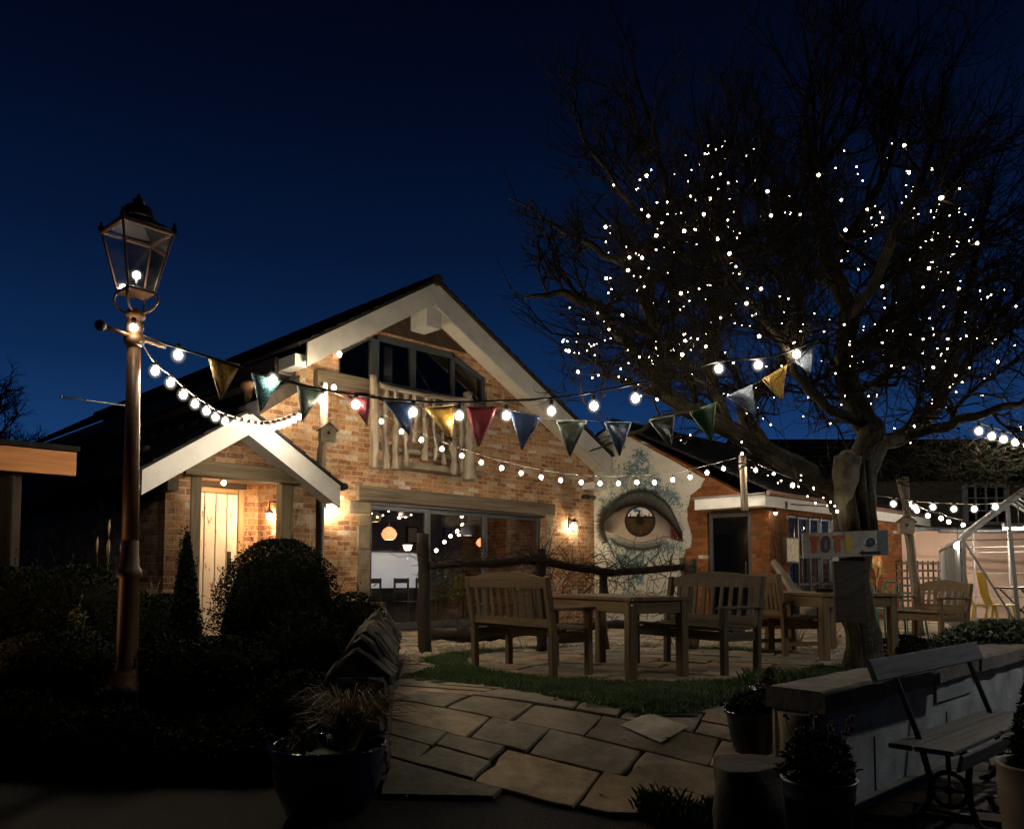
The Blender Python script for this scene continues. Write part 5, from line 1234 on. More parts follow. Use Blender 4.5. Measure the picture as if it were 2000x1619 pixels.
m_ = MB(); m_.sphere(arm0, .042); m_.build('bar_knob', IRON, lp)
# lantern: four sided, wider at the top, turned so two faces show
hb0, ht0 = lz(572), lz(455); rb_, rt_ = .140, .272; ang = math.radians(3); cxl = lx(266, 560)
def cor(r, k): return Vector((cxl + r * math.cos(ang + k * math.pi / 2), r * math.sin(ang + k * math.pi / 2), 0))
for k in range(4):
    m_ = MB(); s_ = []
    a0, a1 = (1.57 * k + 1.0), 0
    c_ = cor(rb_ * .95, k); e_ = Vector((sx, 0, lz(612))); m_.tube(catmull([e_, e_.lerp(Vector((c_.x, c_.y, hb0 - .1)), .75) + Vector((0, 0, -.03)), Vector((c_.x + (c_.x - cxl) * .22, c_.y * 1.22, hb0 - .075)), Vector((c_.x + (c_.x - cxl) * .12, c_.y * 1.12, hb0 - .015)), Vector((c_.x - (c_.x - cxl) * .3, c_.y * .7, hb0 - .004))], 6), .010, 6); m_.build('support_strap', POSTP, lp)
LF = MB()
for k in range(4):
    LF.bar(cor(rb_, k) + Vector((0, 0, hb0)), cor(rt_, k) + Vector((0, 0, ht0)), .018, .018)
    LF.bar(cor(rb_, k) + Vector((0, 0, hb0)), cor(rb_, k + 1) + Vector((0, 0, hb0)), .02, .03); LF.bar(cor(rt_, k) + Vector((0, 0, ht0)), cor(rt_, k + 1) + Vector((0, 0, ht0)), .03, .035)
LFO = LF.build('lantern_frame', m_plain('aged_copper_frame', (.12, .065, .045), .5, .3), lp)
m_ = MB(); m_.poly([cor(rb_, k) + Vector((0, 0, hb0 - .012)) for k in range(4)]); m_.poly([cor(rb_, k) + Vector((0, 0, hb0 + .002)) for k in range(4)]); m_.build('lantern_floor', POSTP, LFO)
for k in range(4):
    m_ = MB(); m_.poly([cor(rb_ * .98, k) + Vector((0, 0, hb0)), cor(rb_ * .98, k + 1) + Vector((0, 0, hb0)), cor(rt_ * .98, k + 1) + Vector((0, 0, ht0)), cor(rt_ * .98, k) + Vector((0, 0, ht0))]); m_.build('pane', LGLASS, LFO)
m_ = MB(); zr = lz(428)
m_.lathe([(rt_ * 1.04, ht0 + .02), (.11, zr), (.10, zr + .01)], (cxl, 0, 0), 4, ang, True)
m_.lathe([(.12, zr), (.12, zr + .03), (.105, lz(418)), (.10, lz(408)), (.06, lz(402)), (.03, lz(400)), (.045, lz(396)), (.045, lz(392)), (.02, lz(388)), (.0, lz(376))], (cxl, 0, 0), 16)
for k in range(4): c_ = cor(rt_ * 1.02, k); m_.lathe([(.022, ht0 + .01), (.022, ht0 + .04), (.01, ht0 + .05), (.014, ht0 + .07), (0, ht0 + .085)], (c_.x, c_.y, 0), 8)
m_.build('lantern_roof', IRON, lp)
m_ = MB(); m_.bulb((cxl, 0, lz(538)), .06); m_.build('bulb', m_bulb('lantern_bulb', (1, .85, .62), 120), lp)
m_ = MB(); m_.tube([(cxl, 0, hb0), (cxl, 0, lz(545))], .012, 8); m_.build('bulb_stem', IRON, lp)
# bulb tied to the post collar (start of the string)
cb_ = thing('post_bulb', 'bare bulb tied against the collar of the lamp post', 'light bulb', at(261, 640, LY - .12)); m_ = MB(); m_.bulb((0, 0, 0), .06); m_.build('bulb', BULB, cb_); m_ = MB(); m_.lathe([(.018, .03), (.018, .075), (0, .08)], (0, 0, 0), 8); m_.build('socket', CABLE, cb_)

# ------------------------------------------------------------------ poles
def pole(name, lab, pts, rads, mat=SILVER):
    o = Vector(pts[-1]); q = MB(); q.tube([Vector(p) - o for p in catmull(pts, 5)], list(np.interp(np.linspace(0, 1, (len(pts) - 1) * 5 + 1), np.linspace(0, 1, len(rads)), rads)), 10, ecc=lambda i, k: 1 + .35 * noise.noise((k * .6, i * .35, 3)))
    ob = q.build(name, mat); ob.location = o; tag(ob, lab, 'pole'); return ob
pb = at(632, 1130, 11.8); pb.z = .0
pole('timber_pole', 'rough timber pole behind the porch gable holding festoon lights and a bird box', [at(633, 748, 11.8), at(631, 850, 11.8), at(626, 950, 11.8), Vector((at(622, 1120, 11.8).x, 11.8, 0))], [.055, .06, .065, .065])
pole('timber_pole', 'short square timber post rising from the corner of the white wing fascia', [at(1450, 888, 13.9), at(1452, 940, 13.9), at(1455, 998, 13.9)], [.06, .06, .06])
fp = [at(1768, 932, 13.0), at(1769, 980, 13.0), at(1777, 1060, 13.0), at(1787, 1140, 13.0), Vector((at(1795, 1190, 13.0).x, 13.0, 0))]
pole('timber_pole', 'crooked forked pole with a bird box in front of the trellis', fp, [.055, .06, .065, .07, .08])
m_ = MB(); m_.tube([at(1754, 935, 12.98), at(1762, 965, 12.98), at(1770, 1000, 12.98)], [.035, .04, .04], 8); fo = m_.build('branch_fork', SILVER, bpy.data.objects['timber_pole.002']); fo.location = -fp[-1]
def birdbox(px, py, Y, s_, rz, lab):
    o = at(px, py, Y); q = thing('bird_box', lab, 'bird box', o, rz)
    W2 = m_wood('bird_box_wood', (.35, .29, .20), (.62, .54, .42)) if 'bird_box_wood' not in bpy.data.materials else bpy.data.materials['bird_box_wood']
    m_ = MB(); h = s_; w_ = s_ * .42
    m_.prism([(-w_, -w_ * .8, -h * .5), (w_, -w_ * .8, -h * .5), (w_, -w_ * .8, h * .22), (0, -w_ * .8, h * .5), (-w_, -w_ * .8, h * .22)], (0, w_ * 1.6, 0)); m_.build('box', W2, q)
    for s2 in (-1, 1): m_ = MB(); m_.prism([(0, -w_ * 1.05, h * .5 + .012), (s2 * w_ * 1.25, -w_ * 1.05, h * .12), (s2 * w_ * 1.25, -w_ * 1.05, h * .12 + .025), (0, -w_ * 1.05, h * .5 + .037)], (0, w_ * 2.1, 0)); m_.build('roof_board', SILVER, q)
    m_ = MB(); m_.tube([(0, -w_ * .8 - .004, .0), (0, -w_ * .8 + .01, .0)], s_ * .10, 12); m_.build('entrance_hole', IRON, q)
birdbox(639, 847, 11.62, .25, .5, 'small wooden bird box on the pole above the porch roof'); birdbox(1769, 1026, 12.85, .26, -.25, 'larger pale bird box on the crooked forked pole')
# ------------------------------------------------------------------ the big bare tree
TR = thing('bare_tree', 'wide leafless old tree wound with fairy lights, trunk behind the painted sign', 'tree', (at(1695, 1312, 8.2).x, 8.2, 0)); to = Vector(TR.location)
limbs = {
 'T': ([(1694, 1318, 8.15), (1686, 1250, 8.18), (1674, 1180, 8.2), (1668, 1110, 8.22), (1666, 1040, 8.25), (1668, 970, 8.28), (1672, 900, 8.3)], [.21, .17, .16, .165, .185, .215, .20]),
 'L1': ([(1676, 920, 8.3), (1704, 868, 8.35), (1692, 830, 8.4), (1660, 770, 8.45), (1650, 700, 8.5), (1660, 620, 8.5), (1640, 560, 8.5), (1610, 500, 8.5), (1600, 420, 8.5), (1590, 330, 8.5), (1575, 240, 8.4), (1580, 150, 8.4), (1570, 50, 8.3)], [.17, .15, .13, .12, .11, .105, .09, .07, .06, .045, .03, .02, .008]),
 'L2': ([(1658, 985, 8.25), (1600, 940, 8.15), (1540, 905, 8.05), (1480, 868, 7.95), (1420, 835, 7.85), (1350, 800, 7.75), (1292, 765, 7.7), (1280, 710, 7.7), (1278, 660, 7.7), (1264, 600, 7.7), (1268, 550, 7.7), (1300, 520, 7.65), (1322, 490, 7.6), (1310, 440, 7.6), (1300, 350, 7.5), (1272, 240, 7.5), (1235, 130, 7.5)], [.14, .12, .105, .10, .092, .086, .08, .072, .068, .064, .06, .055, .05, .04, .03, .018, .008]),
 'L3': ([(1282, 735, 7.7), (1225, 668, 7.6), (1180, 620, 7.5), (1150, 590, 7.4), (1080, 572, 7.3), (1030, 582, 7.3)], [.065, .055, .05, .045, .03, .012]),
 'L4': ([(1322, 495, 7.6), (1380, 515, 7.5), (1450, 492, 7.4), (1520, 470, 7.3), (1580, 420, 7.2)], [.05, .042, .035, .028, .012]),
 'L5': ([(1485, 872, 7.95), (1452, 805, 8.1), (1482, 760, 8.2), (1530, 710, 8.2), (1560, 640, 8.2), (1550, 550, 8.2), (1530, 430, 8.2), (1500, 330, 8.2), (1480, 190, 8.1)], [.08, .075, .065, .05, .042, .035, .028, .02, .008]),
 'L6': ([(1704, 870, 8.35), (1762, 850, 8.5), (1806, 815, 8.6), (1842, 760, 8.7), (1855, 690, 8.8), (1872, 610, 8.9), (1905, 510, 9), (1925, 400, 9.1), (1965, 270, 9.1)], [.10, .09, .08, .07, .06, .048, .035, .022, .008]),
 'L7': ([(1762, 850, 8.5), (1850, 832, 8.2), (1930, 802, 8), (2010, 785, 7.9), (2100, 750, 7.8)], [.06, .05, .042, .03, .012]),
 'L8': ([(1650, 700, 8.5), (1720, 640, 8.6), (1790, 600, 8.8), (1850, 540, 9), (1910, 470, 9.1), (2000, 410, 9.2)], [.06, .055, .048, .038, .026, .01]),
 'L9': ([(1610, 500, 8.5), (1690, 410, 8.6), (1740, 300, 8.6), (1750, 190, 8.6), (1800, 70, 8.6)], [.05, .042, .032, .02, .008]),
 'L10': ([(1310, 450, 7.6), (1232, 400, 7.5), (1160, 300, 7.4), (1105, 210, 7.3)], [.034, .028, .018, .007]),
 'L11': ([(1268, 555, 7.7), (1200, 508, 7.7), (1130, 470, 7.7), (1060, 425, 7.7), (990, 385, 7.7)], [.04, .034, .026, .016, .006]),
 'L12': ([(1642, 560, 8.5), (1560, 520, 9.2), (1500, 430, 9.9), (1450, 300, 10.4), (1410, 150, 10.6)], [.06, .05, .04, .026, .008]),
 'L13': ([(1660, 620, 8.5), (1705, 560, 7.6), (1752, 450, 7.0), (1800, 320, 6.7), (1850, 170, 6.6)], [.06, .05, .04, .026, .008]),
 'L14': ([(1420, 835, 7.85), (1380, 700, 8.6), (1390, 600, 9.1), (1400, 480, 9.4), (1380, 330, 9.6), (1350, 190, 9.7)], [.06, .052, .044, .034, .022, .008]),
 'L15': ([(1350, 800, 7.75), (1290, 815, 7.5), (1230, 850, 7.3), (1150, 880, 7.2)], [.03, .022, .016, .006]),
 'L16': ([(1296, 768, 7.7), (1220, 745, 7.6), (1170, 718, 7.5), (1120, 690, 7.4)], [.036, .028, .02, .008]),
 'L17': ([(1696, 830, 8.4), (1600, 780, 8.0), (1560, 730, 7.6), (1500, 640, 7.2), (1440, 560, 6.9), (1390, 440, 6.8)], [.06, .05, .042, .034, .022, .008]),
 'L18': ([(1855, 690, 8.8), (1900, 660, 8.4), (1960, 610, 8.1), (2030, 520, 7.9)], [.04, .034, .026, .01]),
 'L19': ([(1592, 330, 8.5), (1660, 260, 8.6), (1690, 150, 8.7), (1680, 50, 8.7)], [.034, .026, .018, .007]),
 'L20': ([(1660, 770, 8.45), (1740, 720, 9.3), (1780, 600, 10), (1790, 430, 10.5), (1830, 250, 10.6)], [.06, .05, .042, .03, .01]),
}
trunk = MB(); lmb = MB(); br = []
tr = random.Random(21)
segs_all = []       # points where lights may sit
def knob(sd): return lambda i, k: 1 + .22 * noise.noise((math.cos(k * .52) + sd, math.sin(k * .52), i * .22))
for nm, (P, R) in limbs.items():
    W3 = [at(*p) for p in P]
    if nm == 'T': W3[0].z = -.05
    cp = catmull(W3, 6); rr = list(np.interp(np.linspace(0, 1, len(cp)), np.linspace(0, 1, len(R)), R))
    sd = tr.random() * 9
    cp2 = [p + Vector((noise.noise((i * .35, sd, 0)), noise.noise((i * .35, sd, 4)), noise.noise((i * .35, sd, 8)))) * .05 * (1 if nm != 'T' else .3) for i, p in enumerate(cp)]
    cp2[0] = cp[0]
    (trunk if nm == 'T' else lmb).tube([p - to for p in cp2], rr, 12 if rr[0] > .1 else 7, ecc=knob(sd))
    if nm != 'T': br.append((cp2, rr))
segc = [0]
CC = at(1560, 640, 8.3)
def grow(mbs, p, d, ln, r, lev):
    n = 4 if lev < 3 else 3
    x_, y_ = proj(p)
    if y_ > 790 and x_ < 1330 and lev > 1: return
    if x_ < 1010: return
    if x_ < 1120: ln *= .7
    if x_ < 1120 and y_ > 640: ln *= .75
    pts = [p]; dd = d.copy(); rads = [r]
    for i in range(n):
        out = (pts[-1] - CC); out.z *= .6
        out = out.normalized() if out.length > 1e-3 else Vector((0, 0, 1))
        j = .36 if lev < 3 else .26
        dd = (dd + Vector((tr.gauss(0, j), tr.gauss(0, j), tr.gauss(0, j))) + Vector((0, 0, .10)) + out * .07).normalized()
        pts.append(pts[-1] + dd * ln / n); rads.append(r * (1 - (i + 1) / n * .62))
    mbs.tube([q - to for q in pts], rads, 4 if lev < 3 else 3, cap=False)
    if lev <= 3: segs_all.extend(pts[1:])
    if lev >= 4: return
    kids = {1: 6, 2: 5, 3: 4}[lev]
    for k in range(kids):
        f = (k + 1 - tr.random() * .7) / kids * .98 if k < kids - 1 else 1.0
        i = min(n - 1, int(f * n)); q = pts[i].lerp(pts[i + 1], f * n - i)
        ax = (pts[i + 1] - pts[i]).normalized(); side = ax.orthogonal().normalized(); side.rotate(Matrix.Rotation(tr.random() * 6.28, 3, ax))
        a = tr.uniform(.35, .95) if k < kids - 1 else tr.uniform(.0, .3)
        nd = (ax * math.cos(a) + side * math.sin(a)).normalized()
        grow(mbs, q, nd, ln * tr.uniform(.5, .78), max(.0020, r * (.60 if lev < 3 else .5)), lev + 1)
tw = MB()
for cp, rr in br:
    L = sum((b - a).length for a, b in zip(cp, cp[1:])); cnt = max(4, int(L / .31))
    for k in range(cnt):
        f = .12 + .88 * (k + tr.random()) / cnt; i = min(len(cp) - 2, int(f * (len(cp) - 1))); p = cp[i]
        if proj(p)[1] > 940: continue
        ax = (cp[i + 1] - cp[i]).normalized(); side = ax.orthogonal().normalized(); side.rotate(Matrix.Rotation(tr.random() * 6.28, 3, ax))
        a = tr.uniform(.5, 1.15); nd = (ax * math.cos(a) + side * math.sin(a)).normalized()
        if nd.z < -.3: nd.z *= -.3
        ln = tr.uniform(.55, 1.05) * (1.0 if rr[i] > .03 else .8)
        grow(tw, p, nd, ln, min(.024, rr[i] * .45 + .004), 1)
    e = (cp[-1] - cp[-2]).normalized(); grow(tw, cp[-1], e, .8, .008, 2)
print('tree faces', len(tw.f))
trunk.build('trunk', BARK, TR); lmb.build('limbs', BARK, TR); tw.build('branches', TWIG, TR)
# pale sawn stub of a lost limb beside the fork
PALE = m_plain('bare_pale_wood', (.30, .26, .18), .9, .35, 6, 1.0, 14, c2=(.035, .03, .02))
m_ = MB(); m_.tube([p - to for p in (at(1662, 1035, 8.12), at(1654, 980, 8.08), at(1652, 930, 8.06), at(1655, 892, 8.06))], [.08, .115, .13, .115], 14, ecc=lambda i, k: 1 + .45 * noise.noise((k * .7, i * .5, 4)))
m_.tube([at(1655, 892, 8.06) - to, at(1655, 880, 8.06) - to], [.10, .05], 10); m_.build('sawn_stub', PALE, TR)
m_ = MB()
for px_, t_, b_, r_ in ((1691, 885, 1035, .045), (1668, 935, 1040, .06), (1704, 900, 1040, .05)): m_.tube([p - to for p in (at(px_ + 2, b_, 8.02), at(px_ - 6, (t_ + b_) / 2, 7.98), at(px_ - 8, t_, 8.06))], [r_, r_ * .8, r_ * .6], 8, ecc=lambda i, k: 1 + .4 * noise.noise((k * .7, i, 9)))
m_.build('bark_ridges', BARK, TR)

# fairy lights: five strands, each bulb its own part
mask = [(1062, 628), (1085, 540), (1170, 450), (1200, 330), (1330, 300), (1430, 268), (1560, 300), (1672, 262), (1790, 290), (1860, 330), (1890, 400), (1940, 470), (1995, 600), (1998, 900), (1900, 930), (1700, 925), (1560, 960), (1480, 925), (1370, 905), (1250, 800), (1130, 730)]
cand = [p for p in segs_all]
tr.shuffle(cand); pick = []; occ = {}
for p in cand:
    x, y = proj(p)
    if not inpoly(x, y, mask) or p.y < 6.3: continue
    if 1460 < x < 1640 and y < 560 and tr.random() < .75: continue
    key = (int(x / 9), int(y / 9))
    if any((key[0] + a, key[1] + b) in occ for a in (0,) for b in (0,)): continue
    if tr.random() < (.15 if noise.noise((x * .012, y * .012, 3)) < -.05 else .0): continue
    occ[key] = 1; pick.append(p)
    if len(pick) >= 720: break
# low strands winding along the lower limbs
for x0, y0, x1, y1, n_ in ((1490, 925, 1640, 1000, 10), (1250, 760, 1480, 870, 10), (1660, 640, 1650, 800, 5), (1560, 940, 1650, 1010, 6)):
    for k in range(n_): pick.append(at(x0 + (x1 - x0) * k / n_ + tr.uniform(-12, 12), y0 + (y1 - y0) * k / n_ + tr.uniform(-14, 14), 7.9))
print('fairy', len(pick), len(cand))
fm = MB(); fm.sphere((0, 0, 0), .0068, 8, 6); fo_ = fm.build('bulb', BULBF); FD = fo_.data; bpy.data.objects.remove(fo_)
zones = [lambda x, y: x < 1230, lambda x, y: x < 1370 and y < 650, lambda x, y: x < 1400, lambda x, y: x < 1560 and y < 640, lambda x, y: x < 1560, lambda x, y: x < 1740 and y < 640, lambda x, y: x < 1740, lambda x, y: y < 470, lambda x, y: y < 660, lambda x, y: True]
zl = ['at the far left edge of the bare tree', 'high on the left of the bare tree', 'low on the left limbs of the bare tree', 'high in the middle left of the bare tree', 'low in the middle left of the bare tree', 'high above the fork of the bare tree', 'low around the fork of the bare tree', 'at the top right of the bare tree', 'halfway up the right side of the bare tree', 'low on the right side of the bare tree']
groups = [[] for _ in zones]
for p in pick:
    x, y = proj(p)
    for i, z_ in enumerate(zones):
        if z_(x, y): groups[i].append(p); break
print([len(g_) for g_ in groups])
for i, g_ in enumerate(groups):
    if not g_: continue
    cur = g_.pop(0); order = [cur]
    while g_:
        j = min(range(len(g_)), key=lambda k: (g_[k] - cur).length); cur = g_.pop(j); order.append(cur)
    o = order[0].copy(); q = thing('fairy_lights', 'strand of tiny white fairy lights ' + zl[i], 'fairy lights', o, 0, 'fairy light strands in the tree')
    m_ = MB(); path = []
    for a, b in zip(order, order[1:]):
        d = (b - a).length
        path += [a - o + Vector((0, 0, .012)), a.lerp(b, .5) - o + Vector((tr.uniform(-.05, .05) * d, tr.uniform(-.1, .1) * d, -.06 * d))]
    path.append(order[-1] - o); m_.tube(path, .0025, 3, cap=False); m_.build('wire', CABLE, q)
    for p in order[:100]:
        b = bpy.data.objects.new('bulb', FD); COL.objects.link(b); b.parent = q; b.location = p - o
        k = tr.choice([.6, .75, .85, 1, 1.2, 2.0]); b.scale = (k, k, k)
# far trees and the ivy hedge behind the strings on the right
def twig_tree(name, lab, base, H, spread, n, seed, col):
    q = thing(name, lab, 'tree', base); r_ = random.Random(seed); m_ = MB()
    def g(p, d, ln, r, lev):
        pts = [p]; 
        for i in range(3): d = (d + Vector((r_.gauss(0, .25), r_.gauss(0, .25), r_.gauss(0, .2) + .06))).normalized(); pts.append(pts[-1] + d * ln / 3)
        m_.tube(pts, [r, r * .85, r * .7, r * .5], 3, cap=False)
        if lev:
            for k in range(n): f = r_.randint(1, 3); s_ = d.orthogonal().normalized(); s_.rotate(Matrix.Rotation(r_.random() * 6.28, 3, d)); a = r_.uniform(.3, 1.0); g(pts[f], (d * math.cos(a) + s_ * math.sin(a)).normalized(), ln * r_.uniform(.55, .8), r * .6, lev - 1)
    m2 = MB(); m2.tube([(0, 0, 0), (0, 0, H * .35)], [H * .03, H * .022], 8); m2.build('trunk', BARK, q)
    g(Vector((0, 0, H * .3)), Vector((0, 0, 1)), H * .3, H * .018, 5); m_.build('crown', TWIG, q); return q
pfar = atz(2, 1150, 0.0); twig_tree('far_tree', 'dark bare tree in the distance behind the roof at the left edge', (at(0, 1120, 26).x - .6, 26, 0), 7.6, 3, 5, 3, TWIG)
iv = thing('ivy_shrub', 'tangled leafy shrub lit by bulbs on top of the roofs at the right', 'shrub', at(1880, 900, 8.6)); r_ = random.Random(5); m_ = MB()
for k in range(1100):
    a, b = r_.gauss(0, 1), r_.gauss(0, 1); c = Vector((a * .38 + .1, r_.gauss(0, .35), b * .14 - a * .02)); s_ = r_.uniform(.015, .035); u_ = Vector((r_.uniform(-1, 1), r_.uniform(-1, 1), r_.uniform(-1, 1))).normalized(); v_ = u_.orthogonal().normalized()
    m_.poly([c - u_ * s_, c + v_ * s_ * .5, c + u_ * s_, c - v_ * s_ * .5])
m_.build('foliage', LEAF2, iv); m_ = MB()
for k in range(160):
    a = r_.uniform(0, 6.28); p0 = Vector((r_.gauss(0, .5), r_.gauss(0, .3), r_.gauss(0, .12))); R_ = r_.uniform(.1, .3); ph = r_.uniform(0, 6.28)
    m_.tube([p0 + Vector((math.cos(ph + t) * R_, math.sin(a) * t * .08, math.sin(ph + t) * R_ * .7)) for t in (0, .5, 1, 1.5, 2.0, 2.4)], .004, 3, cap=False)
m_.build('stems', STEM, iv)
# ------------------------------------------------------------------ garden furniture
def bench(name, lab, c, wdir, Wd, mat, arch=.07, H=.95, slats=9, cat='bench', low=False, depth=.44, group=None, curved_seat=True):
    """local x along the width, -y the front"""
    q = thing(name, lab, cat, c, math.atan2(wdir[1], wdir[0]), group); hw = Wd / 2; D = depth; lt = .065
    for s_ in (-1, 1):
        m_ = MB(); m_.bar((s_ * (hw - lt / 2), 0, 0), (s_ * (hw - lt / 2), .01, .44), lt, lt, (0, 1, 0), .008); m_.bar((s_ * (hw - lt / 2), .01, .44), (s_ * (hw - lt / 2), .09, H - .02), lt, lt, (0, 1, 0), .008); m_.build('leg', mat, q)
        m_ = MB(); m_.bar((s_ * (hw - lt / 2), -D, 0), (s_ * (hw - lt / 2), -D, .62), lt, lt, (0, 1, 0), .008); m_.build('leg', mat, q)
        m_ = MB(); m_.bar((s_ * (hw - lt / 2), .05, .635), (s_ * (hw - lt / 2), -D - .06, .635), .085, .03, (0, 0, 1), .008); m_.build('arm', mat, q)
        m_ = MB(); m_.bar((s_ * (hw - lt / 2), -.035, .36), (s_ * (hw - lt / 2), -D + .035, .36), .03, .09, (0, 0, 1), .005); m_.bar((s_ * (hw - lt / 2), -.035, .14), (s_ * (hw - lt / 2), -D + .035, .14), .028, .05, (0, 0, 1), .005) if low else None; m_.build('side_rail', mat, q)
    m_ = MB(); n = 6
    for k in range(n):
        y_ = -.03 - (D - .0) * k / (n - 1); z_ = .43 + (.018 * math.cos(k / (n - 1) * 6.28) if curved_seat else 0); m_.bar((-hw + lt * .3, y_, z_), (hw - lt * .3, y_, z_), .068, .024, (0, 0, 1), .004)
    m_.build('seat', mat, q)
    m_ = MB(); m_.bar((-hw + lt, -D - .005, .365), (hw - lt, -D - .005, .365), .03, .09); m_.build('front_rail', mat, q)
    m_ = MB(); m_.bar((-hw + lt, .02, .50), (hw - lt, .02, .50), .03, .085); m_.build('lower_back_rail', mat, q)
    # arched top rail
    m_ = MB(); N_ = 14; top = []; bot = []
    for k in range(N_ + 1):
        f = k / N_; x_ = -hw + lt + (Wd - 2 * lt) * f; z_ = H - .035 + arch * math.sin(math.pi * f) ** .8; top.append(Vector((x_, .078, z_))); bot.append(Vector((x_, .068, H - .125)))
    P = bot + top[::-1]; m_.prism(P, (0, .032, 0)); m_.build('top_rail', mat, q)
    m_ = MB()
    for k in range(slats):
        x_ = -hw + lt + (Wd - 2 * lt) * (k + .75) / (slats + .5); m_.bar((x_, .035, .54), (x_, .078, H - .12), .055 if slats > 6 else .05, .018, (0, 1, 0), .003)
    m_.build('back_slats', mat, q)
    return q
# left bench, seen from behind
a = Vector((-.40, 8.62, 0)); b = Vector((.40, 7.58, 0)); c = (a + b) / 2; wd = (a - b).normalized()     # local -y must point to the table
bench('garden_bench', 'weathered wooden bench with arched back seen from behind, left of the table', c, wd * -1 if False else (b - a).normalized() * -1, (b - a).length, TEAK, group='arched back garden benches')
a = Vector((2.40, 8.02, 0)); b = Vector((1.70, 9.18, 0)); c = (a + b) / 2
BDK = m_wood('grey_brown_bench_wood', (.06, .05, .04), (.15, .12, .085), crack=.4)
bench('garden_bench', 'darker weathered bench with arched back facing left, right of the table', c, (a - b).normalized(), (b - a).length, BDK, group='arched back garden benches')
PINE2 = m_wood('honey_bench_wood', (.12, .08, .04), (.27, .18, .095), crack=.35)
def ground_at(px, py): return atz(px, py, 0)
a = Vector((3.16, 9.55, 0)); c = a + Vector((0, .0, 0))
ca = bench('garden_armchair', 'honey coloured slatted armchair facing right between the table and tree trunk', Vector((3.12, 9.95, 0)), Vector((.30, -.95, 0)).normalized() * -1, .62, PINE2, arch=.04, H=.98, slats=5, cat='armchair', low=True, depth=.50)
a = Vector((6.25, 11.3, 0)); b = Vector((5.95, 12.25, 0)); c = (a + b) / 2
bench('garden_bench', 'light brown arched bench farthest right beside the greenhouse', c, (a - b).normalized(), 1.0, TEAK, H=.85, slats=7, group='arched back garden benches')
def table(name, lab, nl, xd, yd, Wx, Ly, mat, cat='table', H=.75, leg=.095):
    """nl near-left corner, xd unit direction of the short side, yd of the long side"""
    q = thing(name, lab, cat, Vector((nl[0], nl[1], 0)), math.atan2(xd[1], xd[0]))
    sgn = 1
    m_ = MB(); nb = 5; bw = Wx / nb
    for k in range(nb): m_.bar((bw * (k + .5), -.02, H - .02), (bw * (k + .5), Ly + .02, H - .02), bw - .006, .035, (0, 0, 1), .004)
    m_.build('tabletop', mat, q)
    for x_ in (leg / 2 + .01, Wx - leg / 2 - .01):
        for y_ in (leg / 2, Ly - leg / 2): m_ = MB(); m_.bar((x_, y_, 0), (x_, y_, H - .04), leg, leg, (0, 1, 0), .012); m_.build('leg', mat, q)
    for y_ in (leg / 2 - .02, Ly - leg / 2 + .02): m_ = MB(); m_.bar((leg + .01, y_, H - .10), (Wx - leg - .01, y_, H - .10), .035, .115); m_.build('apron', mat, q)
    for x_ in (leg / 2 - .005, Wx - leg / 2 + .005): m_ = MB(); m_.bar((x_, leg, H - .10), (x_, Ly - leg, H - .10), .035, .115); m_.build('apron', mat, q)
    return q
xd = Vector((.87, .49, 0)).normalized(); yd = Vector((-xd.y, xd.x, 0))
T1 = table('garden_table', 'chunky honey wood table between the two big benches', (1.06, 7.48), xd, yd, .72, 1.42, PINE2)
for z_ in (.67, .72): 
    m_ = MB(); m_.sphere((.03, -.012, z_), .014, 8, 6); m_.build('bolt', GALV, T1)
T2 = table('garden_table', 'lighter wooden table half hidden behind the tree trunk and hanging board', (3.42, 9.1), Vector((.97, .22, 0)).normalized(), None, .98, 1.25, PINE2)
lb_ = thing('reserved_block', 'tiny pale wooden table number block on the honey wood table', 'table marker', at(1122, 1157, 8.3)); m_ = MB(); m_.box((-.03, -.012, -.01), (.03, .012, .035)); m_.build('block', m_plain('pale_card', (.6, .55, .48), .7), lb_)
lb_.location.z = .765; m_ = MB(); 
bk = thing('wicker_basket', 'low round wicker basket on the table beside the hanging board', 'basket', Vector((3.62, 9.45, .75)))
m_ = MB(); m_.lathe([(.0, .005), (.12, .005), (.15, .05), (.16, .055), (.13, .03), (.0, .015)], (0, 0, 0), 18); m_.build('bowl', DRIFT, bk); m_ = MB(); m_.tube([(-.15, 0, .05), (-.1, 0, .10), (0, 0, .125), (.1, 0, .10), (.15, 0, .05)], .008, 6); m_.build('handle', DRIFT, bk)

# painted sign and the boards on the trunk
sg = thing('painted_sign', 'grey plank sign with painted letters TOTI, an eye and an arrow pointing left', 'sign', at(1652, 1062, 7.9), math.radians(-4))
so_ = at(1652, 1062, 7.9); pxm = 7.9 / F
def sp2(px, py, y=0): v = at(px, py, 7.9) - so_; return Vector((v.x, y, v.z))
SGN = m_wood('grey_sign_board', (.33, .30, .24), (.62, .58, .49), crack=.4)
corners = [sp2(1571, 1090), sp2(1733, 1084), sp2(1732, 1035), sp2(1569, 1041)]
m_ = MB(); m_.prism(corners, (0, .03, 0)); m_.build('board', SGN, sg)
m_ = MB(); PBL = m_wood('blue_grey_paint', (.12, .17, .20), (.24, .28, .29))
m_.prism([sp2(1713, 1083, -.003), sp2(1732.5, 1083, -.003), sp2(1731.5, 1036, -.003), sp2(1712, 1037, -.003)], (0, .002, 0)); m_.build('blue_end', PBL, sg)
RP = m_plain('red_paint', (.50, .085, .035), .7, .25, 40); PP = m_plain('purple_paint', (.09, .05, .085), .7, .2, 40); YP = m_plain('yellow_paint', (.58, .40, .06), .7, .2, 40); OP = m_plain('orange_red_paint', (.45, .11, .04), .7, .2, 40); BP = m_plain('black_paint', (.02, .02, .02), .7, .2, 40); WP = m_plain('white_paint', (.86, .85, .80), .7, .1, 40); BLP = m_plain('blue_black_paint', (.03, .055, .08), .6, .2, 40)
fy_ = -.0035
